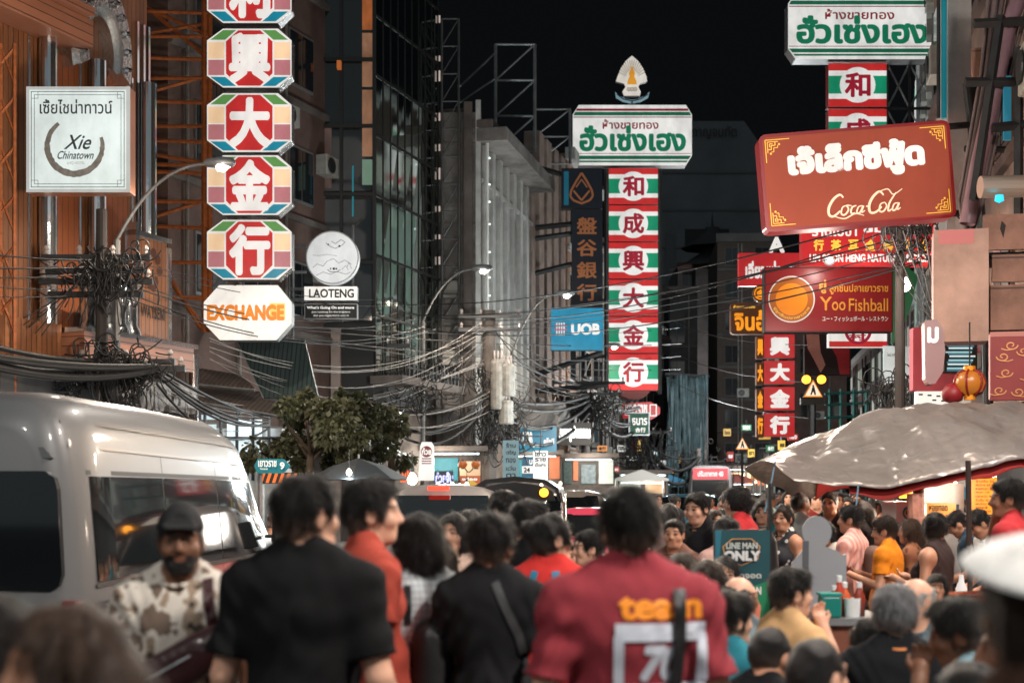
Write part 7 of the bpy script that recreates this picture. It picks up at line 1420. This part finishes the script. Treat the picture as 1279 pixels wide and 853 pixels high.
# ---------------------------------------------------------------- the crowd
SP = {}
def on_cloth(parent, kids, fn_pts, faces, m, name, off=.004, side=-1):
    """lay flat lettering or a band on the back (side -1) or chest of a shirt"""
    me = kids['r']['shirt']; bv = BVHTree.FromPolygons([v.co[:] for v in me.vertices], [p.vertices[:] for p in me.polygons])
    V = []
    for (x, z, e) in fn_pts:
        hit = bv.ray_cast(Vector((x, side*1.0, z)), Vector((0, -side, 0))); y = hit[0].y if hit[0] is not None else side*.13
        V.append((x, y+side*(off+e), z))
    q = MB(); q.mesh(V, faces, m); return q.build(name, parent, fix=False)
def band(parent, kids, pts, wd, m, name, side=-1, n=14, off=.006):
    P_ = []
    for (a, b) in zip(pts, pts[1:]):
        for k in range(n): P_.append((a[0]+(b[0]-a[0])*k/n, a[1]+(b[1]-a[1])*k/n))
    P_.append(pts[-1]); V = []; F = []
    for i, p in enumerate(P_):
        a = P_[max(0, i-1)]; b = P_[min(len(P_)-1, i+1)]; L = math.hypot(b[0]-a[0], b[1]-a[1]) or 1; nx, nz = -(b[1]-a[1])/L, (b[0]-a[0])/L
        for t in (-.5, 0, .5): V.append((p[0]+nx*wd*t, p[1]+nz*wd*t, 0))
    for i in range(len(P_)-1):
        for t in (0, 1): F.append((i*3+t, i*3+t+1, i*3+t+4, i*3+t+3))
    o = on_cloth(parent, kids, V, F, m, name, off, side); s_ = o.modifiers.new('thick', 'SOLIDIFY'); s_.thickness = .004; s_.offset = 0; return o
def textile(parent, kids, body, x0, z0, x1, z1, m, bold=.03, side=-1, shear=0):
    V, Z, F, _ = glyphs(body, bold, shear); sx = 1 if side < 0 else -1
    return on_cloth(parent, kids, [(sx*(x0+u*(x1-x0)), z0+v*(z1-z0), z) for (u, v), z in zip(V, Z)], F, m, 'shirt_print', .0025, side)
# the camouflage man facing the camera
b, k = person('bearded man in a cap and camouflage tee facing the camera beside the van', 226, 632, 5.0, 176, (206, 196, 184), (60, 60, 62), 'd', 'cap', 'k', 'dd', head=14, build=1.08, pattern='camo', c2=(110, 96, 84), seed=1, h=.0065)
r = k['r']; f = Field(r['HL']((0, 0, 0))-.2, r['HL']((0, 0, 0))+.24, .006); HL, Rh = r['HL'], r['Rh']
f.ell(HL((0, -.008, .035)), (.084, .104, .102), .01, Rm=Rh); f.half(HL((0, 0, .036)), Rh @ np.array([0, -.12, 1]), .004); f.cone(HL((-.026, .095, .046)), HL((.026, .095, .046)), .036, .036, .01); f.ell(HL((0, .12, .005)), (.11, .09, .036), .004, 's', Rm=Rh); f.ell(HL((0, .13, .085)), (.1, .06, .034), .006, 's', Rm=Rh)
me = np_mesh('cap', *f.mesh()); me.materials.append(mat('cap_black', (.012, .012, .013), .8, bump=.3, bscale=200)); o = bpy.data.objects.new('cap', me); COL.objects.link(o); o.parent = b
f = Field(HL((0, 0, 0))-.16, HL((0, 0, 0))+.16, .005); f.ell(HL((0, .026, -.048)), (.058, .06, .068), .02, Rm=Rh, inf=.006); f.cone(HL((-.022, .062, -.092)), HL((.022, .062, -.092)), .022, .022, .03); f.half(HL((0, 0, -.03)), Rh @ np.array([0, .5, -1.]), .004); f.ell(HL((0, .1, -.063)), (.025, .03, .010), .004, 's', Rm=Rh); f.ell(HL((0, .1, -.03)), (.045, .05, .02), .01, 's', Rm=Rh)
f.ripple(lambda X, Y, Z: .002*np.sin(X*400+Z*90)*np.sin(Z*300+Y*200)); me = np_mesh('beard', *f.mesh()); me.materials.append(hair_mat('k')); o = bpy.data.objects.new('beard', me); COL.objects.link(o); o.parent = b
# his bag: a thing of its own
t = empty('belt_bag', tuple(b.location), 0, 'dark red leather belt bag slung across the camouflage tee', 'bag'); t.rotation_euler = b.rotation_euler; t.scale = b.scale; lm = mat('oxblood_leather', C(58, 22, 26), .3, coat=.3, bump=.3, bscale=60)
f = Field((-.3, .05, .95), (.3, .32, 1.5), .008); f.cone((-.12, .165, 1.20), (.10, .175, 1.08), .07, .075, .05); f.cone((-.17, .14, 1.26), (.13, .15, 1.07), .05, .05, .05); f.ell((0, .26, 1.13), (.3, .05, .3), .03, 's'); me = np_mesh('bag_body', *f.mesh()); me.materials.append(lm); o = bpy.data.objects.new('bag_body', me); COL.objects.link(o); o.parent = t
band(t, k, [(-.11, 1.46), (-.13, 1.36), (-.15, 1.24)], .035, lm, 'strap', 1); band(t, k, [(.12, 1.08), (.17, 1.0)], .035, lm, 'strap', 1)
q = MB(); q.tube([(-.15, .205, 1.235), (-.05, .215, 1.18), (.06, .22, 1.12), (.13, .205, 1.075)], .004, steel, 6); q.build('zip', t)
# six people with their backs to us
b, k = person('heavy set man in a plain black tee seen from behind, next to the van', 384, 593, 4.6, -8, (16, 16, 17), (30, 30, 32), 'l', 'short', 'k', 'dd', head=-38, build=1.1, seed=2, sleeve=.78)
person('man in an orange red shirt walking in profile behind the heavy black tee', 466, 598, 5.4, -70, (172, 72, 58), (34, 34, 38), 'l', 'short', 'k', 'ds', head=-12, build=1.0, seed=3)
b, k = person('woman with a dark bob in a pale checked tee, turned towards the orange red shirt', 521, 641, 5.6, 22, (196, 204, 206), (50, 52, 60), 'l', 'bob', 'k', 'dd', head=24, fem=True, build=1.06, pattern='plaid', c2=(160, 168, 172), seed=4, sleeve=.6)
t = empty('backpack', tuple(b.location), 0, 'slim black backpack with narrow straps on the checked tee', 'bag'); t.rotation_euler = b.rotation_euler; t.scale = b.scale
f = Field((-.2, -.36, .85), (.2, .0, 1.42), .01); f.cone((0, -.17, .98), (0, -.17, 1.22), .10, .085, .05); f.ell((0, -.06, 1.1), (.2, .075, .4), .02, 's'); me = np_mesh('bag_body', *f.mesh()); me.materials.append(black); o = bpy.data.objects.new('bag_body', me); COL.objects.link(o); o.parent = t
band(t, k, [(.085, 1.43), (.09, 1.28)], .025, black, 'strap'); band(t, k, [(-.085, 1.43), (-.09, 1.28)], .025, black, 'strap')
b, k = person('slim young man in a black tee with a crossbody strap, beside the maroon shirt', 614, 640, 5.4, -6, (22, 22, 24), (36, 36, 40), 'm', 'short', 'k', 'ds', head=-14, build=.94, seed=5, sleeve=.7)
t = empty('crossbody_strap', tuple(b.location), 0, 'thin black crossbody bag strap over the young man\'s black tee', 'bag'); t.rotation_euler = b.rotation_euler; t.scale = b.scale; band(t, k, [(.03, 1.45), (.12, 1.25), (.17, 1.05)], .03, mat('strap_webbing', (.03, .03, .032), .6), 'strap'); q = MB(); q.bx(.15, .21, -.06, .12, .84, 1.02, mat('strap_webbing', (.03, .03, .032), .6)); q.build('bag_body', t, bevel=.02)
# the maroon shirt with its printed back
b, k = person('man in a maroon tee with orange and white print on its back', 786, 607, 4.3, 2, (142, 52, 60), (40, 40, 44), 'l', 'short', 'k', 'dd', head=4, build=1.17, seed=6, sleeve=.8)
om = mat('print_orange', C(236, 140, 30), .6); wm_ = mat('print_white', C(190, 194, 204), .6)
textile(b, k, 'team', -.05, 1.335, .195, 1.40, om, .045)
for a, c in (((-.06, 1.30), (.205, 1.30)), ((-.06, 1.135), (.205, 1.135))): band(b, k, [a, c], .05 if a[1] > 1.2 else .03, wm_, 'shirt_print', off=.004)
for x in (-.05, .195): band(b, k, [(x, 1.29), (x, 1.135)], .028, wm_, 'shirt_print', off=.005)
textile(b, k, 'CRAFTERS', -.04, 1.29, .18, 1.314, mat('print_maroon', C(120, 60, 66), .6), .04); textile(b, k, '70', .01, 1.16, .14, 1.265, wm_, .06, shear=.25); textile(b, k, 'TOUR CREW', -.02, 1.085, .16, 1.108, wm_, .03); band(b, k, [(-.06, 1.05), (.2, 1.05)], .03, om, 'shirt_print', off=.004); textile(b, k, 'ALWAYS TOGETHER', -.05, .99, .19, 1.015, om, .03)
t = empty('crossbody_strap', tuple(b.location), 0, 'broad black crossbody strap over the maroon tee', 'bag'); t.rotation_euler = b.rotation_euler; t.scale = b.scale; band(t, k, [(.128, 1.42), (.125, 1.25), (.105, 1.05), (.09, .9)], .036, black, 'strap', off=.016, n=20); q = MB(); q.bx(-.12, .1, .15, .23, .8, .98, black); q.build('bag_body', t, bevel=.03)
# blurred people close to the lens
person('brown haired person close to the lens, at the foot of the van', 78, 752, 2.3, 150, (150, 110, 100), (60, 50, 50), 'm', 'long', 'br', 'dd', head=-30, fem=True, seed=7, h=.009)
person('dark head at the very corner by the van bumper', -8, 745, 2.9, 30, (30, 28, 30), (40, 40, 40), 'm', 'short', 'k', 'dd', seed=8, h=.01)
b, k = person('woman in a wide white round topped hat close to the lens by the stall', 1302, 664, 2.3, 20, (66, 44, 34), (30, 30, 30), 't', 'long', 'b', 'dd', head=10, fem=True, seed=9, h=.009)
r = k['r']; HL = r['HL']; q = MB(); q.lathe([(.001, .052), (.03, .050), (.08, .038), (.13, .012), (.165, -.018), (.170, -.026), (.165, -.028), (.125, .002), (.075, .024), (.001, .034)], (0, 0, 0), mat('hat_white', C(226, 224, 220), .8, bump=.2, bscale=120), 40); o = q.build('sun_hat', b, smooth=True); o.location = tuple(HL((0, -.02, .07))); o.scale = (.86, .86, .86); o.rotation_euler = (R(15), 0, 0)
# second row, standing
b, k = person('woman in a red tee and blue apron straps, hair up, looking away to the traffic', 690, 641, 6.6, -14, (206, 54, 50), (40, 40, 46), 'l', 'bun', 'k', 'dd', head=-52, fem=True, build=.96, seed=10)
ab = mat('apron_blue', C(40, 120, 150), .7)
for sx_ in (1, -1): band(b, k, [(sx_*.05, 1.44), (sx_*.085, 1.25), (sx_*.02, 1.05)], .035, ab, 'apron_strap', off=.006)
person('black shirted man in profile between the young man and the red tee', 662, 624, 7.4, -60, (24, 24, 26), (30, 30, 34), 'l', 'short', 'k', 'dd', head=-10, seed=11)
person('young woman facing the camera in a beige top, hand near her face', 566, 640, 8.0, 170, (208, 176, 160), (60, 56, 60), 'l', 'long', 'k', 'cp', head=-10, fem=True, build=.92, seed=12)
person('short woman with brown hair in a grey top before the beige one', 540, 668, 7.2, 60, (168, 164, 160), (60, 56, 60), 'l', 'long', 'b', 'dp', head=10, fem=True, build=.92, seed=13)
person('dark haired woman with bunched hair behind the young man in black', 628, 611, 9.2, 20, (60, 56, 58), (50, 50, 56), 'm', 'bun', 'k', 'dd', head=30, fem=True, seed=14)
person('man in a black cap seen from behind, in front of the parked car', 588, 636, 10.5, -20, (60, 44, 44), (40, 40, 44), 'm', 'short', 'k', 'dd', seed=15)
person('woman with a pink hair bow near the parked car', 603, 648, 9.4, 40, (150, 90, 84), (40, 40, 44), 'm', 'bun', 'b', 'dd', head=30, fem=True, seed=16)
person('person in a pale grey hood between the red tee and the maroon shirt', 735, 662, 8.4, 100, (196, 196, 194), (70, 70, 72), 'l', 'short', 'k', 'dp', sleeve=1.5, seed=17)
person('short person in a dusty pink shirt close behind the maroon shoulder', 716, 676, 9.5, 150, (206, 160, 150), (70, 70, 72), 'l', 'short', 'b', 'dd', seed=18)
b, k = person('man in a black V-neck tee holding something small, eyes lowered', 871, 615, 11, 128, (22, 22, 24), (40, 44, 52), 'l', 'short', 'k', 'ph', head=6, nod=-10, build=1.06, seed=19, h=.011)
b, k = person('bearded young man in a red tee with a dark backpack strap', 921, 607, 11.2, 62, (168, 40, 44), (40, 44, 52), 'l', 'curly', 'k', 'dd', head=14, build=1.06, seed=20, h=.011)
t = empty('backpack', tuple(b.location), 0, 'dark backpack worn over the red tee', 'bag'); t.rotation_euler = b.rotation_euler; t.scale = b.scale; f = Field((-.22, -.38, .9), (.22, 0, 1.45), .014); f.cone((0, -.19, 1.05), (0, -.19, 1.28), .12, .10, .05); f.ell((0, -.06, 1.1), (.25, .07, .5), .02, 's'); me = np_mesh('bag_body', *f.mesh()); me.materials.append(black); o = bpy.data.objects.new('bag_body', me); COL.objects.link(o); o.parent = t; band(t, k, [(-.1, 1.42), (-.11, 1.25)], .05, black, 'strap', 1)
person('woman with glasses and short dark hair in a teal wrap', 952, 623, 13.5, 168, (30, 120, 124), (60, 60, 66), 'l', 'bob', 'k', 'pd', fem=True, nod=-8, seed=21)
person('woman in a printed dark tank top with hair tied back, near the banner', 978, 630, 12, 120, (50, 50, 54), (60, 60, 66), 'm', 'bun', 'b', 'pd', head=20, fem=True, sleeve=0, pattern='print', c2=(190, 190, 186), seed=22)
person('woman with tied dark hair standing in front of the bearded red tee', 906, 644, 10, 10, (214, 170, 158), (60, 56, 60), 'l', 'bun', 'k', 'dd', head=20, fem=True, seed=23)
person('boy with cropped dark hair beside the black V-neck', 842, 648, 10.2, 140, (120, 84, 72), (60, 56, 60), 'm', 'short', 'k', 'dd', head=20, seed=24)
person('woman half hidden behind the black V-neck man', 893, 636, 13, 200, (90, 70, 70), (60, 56, 60), 'm', 'long', 'b', 'dd', fem=True, seed=25)
person('woman with long dark hair at the shoulder of the maroon tee', 836, 628, 14, 10, (130, 110, 106), (60, 56, 60), 'm', 'long', 'k', 'dd', fem=True, seed=26)
# people sitting low at the curb by the maroon shirt
person('woman with brown hair crouching low beside the black V-neck man', 852, 690, 8.6, 150, (120, 84, 72), (60, 56, 60), 'l', 'long', 'b', 'tt', fem=True, sit=True, head=10, seed=27)
person('woman with folded hands raised to her mouth, seated by the roll-up banner', 884, 700, 8.2, 140, (200, 150, 130), (60, 56, 60), 'l', 'bob', 'b', 'cc', fem=True, sit=True, nod=-14, seed=28)
person('dark haired child seated before the woman with folded hands', 862, 712, 7.8, 70, (110, 70, 60), (60, 56, 60), 'm', 'short', 'k', 'tt', sit=True, head=10, scale=.86, seed=29)
person('smiling woman seated just behind the folded hands', 905, 694, 9.2, 175, (190, 110, 90), (60, 56, 60), 'l', 'long', 'k', 'tt', fem=True, sit=True, seed=30)
# diners
person('man in a golden beige shirt resting his fist at his chin', 988, 708, 7.0, -62, (206, 164, 116), (60, 56, 60), 'l', 'short', 'k', 'ct', head=-10, sit=True, build=1.05, seed=31, h=.009)
b, k = person('man with greying hair in a black shirt and orange lanyard, seen from behind', 1118, 730, 6.0, -4, (20, 21, 24), (40, 40, 44), 'l', 'short', 'g', 'tt', head=-6, sit=True, build=1.02, seed=32, h=.008)
T_ = k['r']['T']; q = MB(); q.tube([(.066*math.cos(a), -.012+.07*math.sin(a), 1.47-.40+.012*math.sin(a)) for a in np.linspace(math.pi*.98, math.pi*2.02, 22)], .008, mat('lanyard_orange', C(220, 130, 60), .6), 6); q.build('lanyard', b)
person('bald elderly man in a grey tee facing the greying man', 1143, 718, 7.0, 150, (86, 98, 104), (60, 56, 60), 'l', 'bald', 'w', 'tt', head=-30, sit=True, build=1.1, seed=33, h=.009)
person('dark skinned man with a mask below his chin, bent over his food', 1196, 748, 5.2, 62, (120, 150, 160), (60, 56, 60), 'd', 'short', 'k', 'tc', head=10, nod=-12, sit=True, seed=34, h=.008)
person('crop haired head with shaved sides in front of the greying man', 1020, 792, 4.2, -26, (20, 20, 22), (40, 40, 44), 'l', 'buzz', 'k', 'tt', head=-20, sit=True, seed=35, h=.008)
person('dark haired diner close to the lens below the masked man', 1212, 828, 3.9, 10, (40, 36, 36), (40, 40, 44), 'm', 'short', 'k', 'tt', sit=True, seed=36, h=.009)
person('man in a teal tee in profile behind the maroon sleeve', 912, 738, 6.2, -50, (44, 120, 134), (50, 50, 56), 'l', 'short', 'k', 'tt', head=-12, sit=True, seed=37, h=.008)
person('bald man in a pale blue grey tee behind the teal one', 924, 716, 7.2, -30, (130, 146, 152), (50, 50, 56), 'l', 'bald', 'k', 'tt', head=-20, sit=True, build=1.12, seed=38, h=.009)
person('man in a dark jacket hunched beside the teal tee', 962, 782, 5.4, -40, (20, 20, 22), (40, 40, 44), 'm', 'buzz', 'k', 'tt', lean=18, sit=True, seed=39, h=.009)
person('diner in a dark grey tee behind the greying man', 1092, 772, 6.4, -90, (70, 84, 90), (40, 40, 44), 'l', 'short', 'k', 'tt', sit=True, seed=40, h=.01)
person('reddish brown haired diner at the counter end under the white hat', 1262, 762, 4.6, 80, (110, 64, 40), (40, 40, 44), 't', 'short', 'br', 'tt', sit=True, seed=41, h=.009)
# by the stall
b, k = person('man in a pink striped shirt with a backpack, walking past the stall', 1062, 631, 11.5, 58, (214, 150, 138), (70, 52, 46), 'm', 'short', 'k', 'ds', head=8, pattern='stripe', c2=(230, 180, 168), seed=42, h=.011, build=1.03)
t = empty('backpack', tuple(b.location), 0, 'brown backpack worn over the pink striped shirt', 'bag'); t.rotation_euler = b.rotation_euler; t.scale = b.scale; f = Field((-.22, -.38, .9), (.22, 0, 1.45), .014); f.cone((0, -.19, 1.02), (0, -.19, 1.28), .12, .10, .05); f.ell((0, -.06, 1.1), (.25, .07, .5), .02, 's'); me = np_mesh('bag_body', *f.mesh()); me.materials.append(mat('bag_brown', C(110, 84, 74), .6)); o = bpy.data.objects.new('bag_body', me); COL.objects.link(o); o.parent = t; band(t, k, [(.1, 1.42), (.11, 1.2)], .04, mat('bag_brown', C(110, 84, 74), .6), 'strap', 1)
person('boy in a plain orange tee with his head bowed', 1104, 645, 11, 60, (222, 130, 30), (50, 46, 48), 'm', 'short', 'b', 'pp', head=8, nod=-8, seed=43, h=.011)
person('woman with long wavy brown hair and a patterned top beside the wrapped post', 1136, 647, 11.6, 66, (130, 84, 60), (50, 46, 48), 'm', 'long', 'br', 'pd', head=16, fem=True, pattern='print', c2=(80, 50, 36), seed=44, h=.011)
b, k = person('woman in a sleeveless dark vest with a ponytail bun, behind the wrapped post', 1168, 639, 10, 50, (60, 46, 44), (60, 50, 48), 'm', 'bun', 'k', 'pp', head=-80, fem=True, sleeve=0, seed=45, h=.010)
person('child with dark hair low behind the counter rail', 1170, 716, 9.0, 165, (70, 50, 46), (60, 50, 48), 'm', 'long', 'k', 'dd', fem=True, seed=46)
person('cook in a teal cap bending over the griddle', 1196, 641, 12.4, 70, (40, 60, 76), (40, 40, 46), 'm', 'short', 'k', 'hh', nod=-20, lean=14, seed=47)
person('stall helper in white reaching across beside the teal cap', 1222, 640, 12, 100, (216, 214, 210), (40, 40, 46), 'm', 'short', 'k', 'hh', nod=-15, lean=22, seed=48)
person('helper in a brown shirt stooping between the cook and the white shirt', 1210, 646, 12.8, 60, (130, 90, 70), (40, 40, 46), 'm', 'bun', 'k', 'hh', fem=True, nod=-20, lean=24, seed=49)
person('young man in a plain red tee leaning in with a hand to his face', 1258, 598, 9.2, 60, (180, 50, 54), (40, 60, 80), 't', 'short', 'k', 'ed', head=14, seed=50, h=.01)
person('woman with a pale blouse and a dark bag strap, head down, beside the pink stripes', 1030, 650, 12.2, 150, (214, 206, 196), (60, 50, 48), 'm', 'bob', 'k', 'pd', fem=True, nod=-12, seed=51)
person('woman in a long pale grey dress in the lane behind the pink stripes', 1074, 634, 17, 176, (180, 176, 174), (150, 146, 146), 'l', 'long', 'k', 'pd', fem=True, seed=52)
person('child facing the crowd at the edge of the grey standee', 1036, 688, 11, 170, (110, 70, 60), (60, 50, 48), 'l', 'short', 'k', 'dd', seed=53)
person('man in a salmon tee turned away in the lane', 1027, 624, 20, 40, (196, 110, 90), (50, 48, 50), 'm', 'short', 'k', 'dd', seed=54)
person('man in a sage green tee in the lane next to the salmon one', 1008, 620, 18, 30, (120, 136, 124), (50, 48, 50), 'm', 'short', 'k', 'dd', head=30, seed=55)
# the far crowd: a few bodies, many copies
cols = [((150, 60, 56), 'brick red'), ((40, 40, 44), 'charcoal'), ((190, 186, 180), 'off white'), ((60, 110, 120), 'teal'), ((150, 120, 100), 'tan'), ((86, 84, 96), 'slate'), ((190, 130, 110), 'peach'), ((110, 120, 110), 'olive grey')]
k = 0
for row, (d0, n, xa, xb) in enumerate(((14, 7, 968, 1140), (16, 8, 850, 1010), (17.5, 9, 985, 1235), (19.5, 10, 900, 1120), (23, 12, 840, 1110), (28, 13, 900, 1130), (34, 14, 880, 1120), (42, 14, 900, 1100), (52, 12, 880, 1060))):
    for i in range(n):
        d = d0*(1+rng.uniform(-.09, .09)); px = xa+(xb-xa)*(i+.5+rng.uniform(-.35, .35))/n; hgt = rng.uniform(1.5, 1.76); col_, cn = cols[int(rng.integers(len(cols)))]; fm = bool(rng.integers(2))
        facing = [180, 165, 195, 150, 10, 20, -60, 70, 180, 205][int(rng.integers(10))]; sd_ = int(rng.integers(3)); hr = (('long', 'bun', 'bob') if fm else ('short', 'short', 'buzz'))[sd_]
        wy = 'walking away' if abs(facing) < 30 else 'coming this way' if abs(facing) > 140 else 'turned sideways'
        if px < 1000 and False: pass
        person(f"{'woman' if fm else 'man'} in {cn} {wy} in the packed lane{' beyond the stall' if d > 26 else ''}", px, HY-(hgt-CAMH)*FPX/d, d, facing, col_, (48, 48, 54), 'lmmt'[int(rng.integers(4))], hr, 'kkb'[sd_], ('dd', 'pd', 'sd')[sd_], fem=fm, h=.02, seed=60+sd_, group=f"{cn} {'women' if fm else 'men'} {wy} in the packed lane{' beyond the stall' if d > 26 else ''}")
        k += 1
# people on the pavement side, between the vehicles
for i, (px, d, col_, fc, lb) in enumerate(((662, 26, (60, 60, 66), 0, 'pedestrian in slate beyond the tuk-tuk hood'), (768, 27, (170, 150, 140), 180, 'pedestrian in beige facing the traffic past the pink taxi'), (752, 33, (120, 60, 60), 20, 'pedestrian in dull red near the pink taxi'), (782, 38, (190, 186, 180), 170, 'pedestrian in white by the far stall shop'), (808, 34, (40, 60, 70), 10, 'pedestrian in dark teal over the maroon shirt\'s head'), (822, 30, (150, 120, 100), 200, 'pedestrian in tan beside the blue lit cars'), (472, 20, (60, 50, 50), 0, 'pedestrian in brown under the trees'), (352, 22, (120, 96, 90), 30, 'pedestrian in mauve below the street name sign'))):
    person(lb, px, HY+.09*FPX/d, d, fc, col_, (48, 48, 54), 'lm'[i % 2], 'short', 'k', 'dd', h=.02, seed=60+i % 3)
for i, (x, y, lb) in enumerate(PEOPLE): stool(x, y+.0, 'red plastic stool under one of the diners')
# folding tables the diners sit at
for (x, y, lb) in ((1.55, 6.3, 'steel folding table between the beige and the greying diners'), (2.4, 5.6, 'steel folding table before the masked diner')):
    t = empty('folding_table', (x, y, 0), 0, lb, 'table'); q = MB(); q.bx(-.4, .4, -.3, .3, .70, .73, steel); q.build('table_top', t, bevel=.01)
    for sx_ in (1, -1):
        for sy_ in (1, -1): q = MB(); q.bar((sx_*.36, sy_*.26, .70), (sx_*.36, sy_*.26, 0), .03, darksteel); q.build('leg', t)
# fill lamps added without fixtures over stalls, crowd and facades, some behind the viewer
lamp('POINT', (3.9, 14.4, 1.95), 45, (1, .80, .62), .15)
lamp('POINT', (5.2, 14.2, 2.0), 40, (1, .80, .62), .15)
lamp('SPOT', (3.6, 2.0, 6.5), 2400, (1, .93, .86), .3, spot=165)
lamp('SPOT', (-4.5, -2.0, 8.0), 1300, (1, .95, .90), .3, spot=168)
lamp('POINT', (3.2, 12.0, 4.2), 260, (1, .80, .62), .2)
lamp('POINT', (1.2, 17.5, 4.0), 420, (1, .84, .66), .2)
lamp('POINT', (3.5, 19.5, 3.6), 460, (1, .80, .60), .2)
lamp('POINT', (4.8, 9.0, 6.5), 2000, (1, .88, .80), .3)
lamp('SPOT', (.2, 16.0, 7.0), 1100, (1, .90, .80), .3, spot=160)
lamp('SPOT', (5.0, 21.5, 6.5), 1500, (1, .88, .76), .3, spot=165)
lamp('POINT', (8.4, 21.0, 3.3), 420, (1, .82, .72), .4)
lamp('POINT', (-5.2, 23.0, 5.6), 1500, (1, .86, .70), .4)
lamp('POINT', (-6.2, 24.0, 9.5), 350, (1, .84, .68), .4)
lamp('POINT', (-1.5, 38, 4.2), 1100, (.94, 1, .97), .4)
lamp('POINT', (3.2, 48, 4.2), 1700, (.94, 1, .98), .5)
lamp('POINT', (8.5, 62, 4.5), 2200, (.94, 1, 1), .5)
lamp('POINT', (13.0, 76, 8.0), 5000, (.94, 1, 1), .6)
lamp('POINT', (16, 100, 6.0), 8000, (.92, 1, 1), .8)
lamp('POINT', (20, 140, 6.0), 9000, (1, .92, .88), .8)
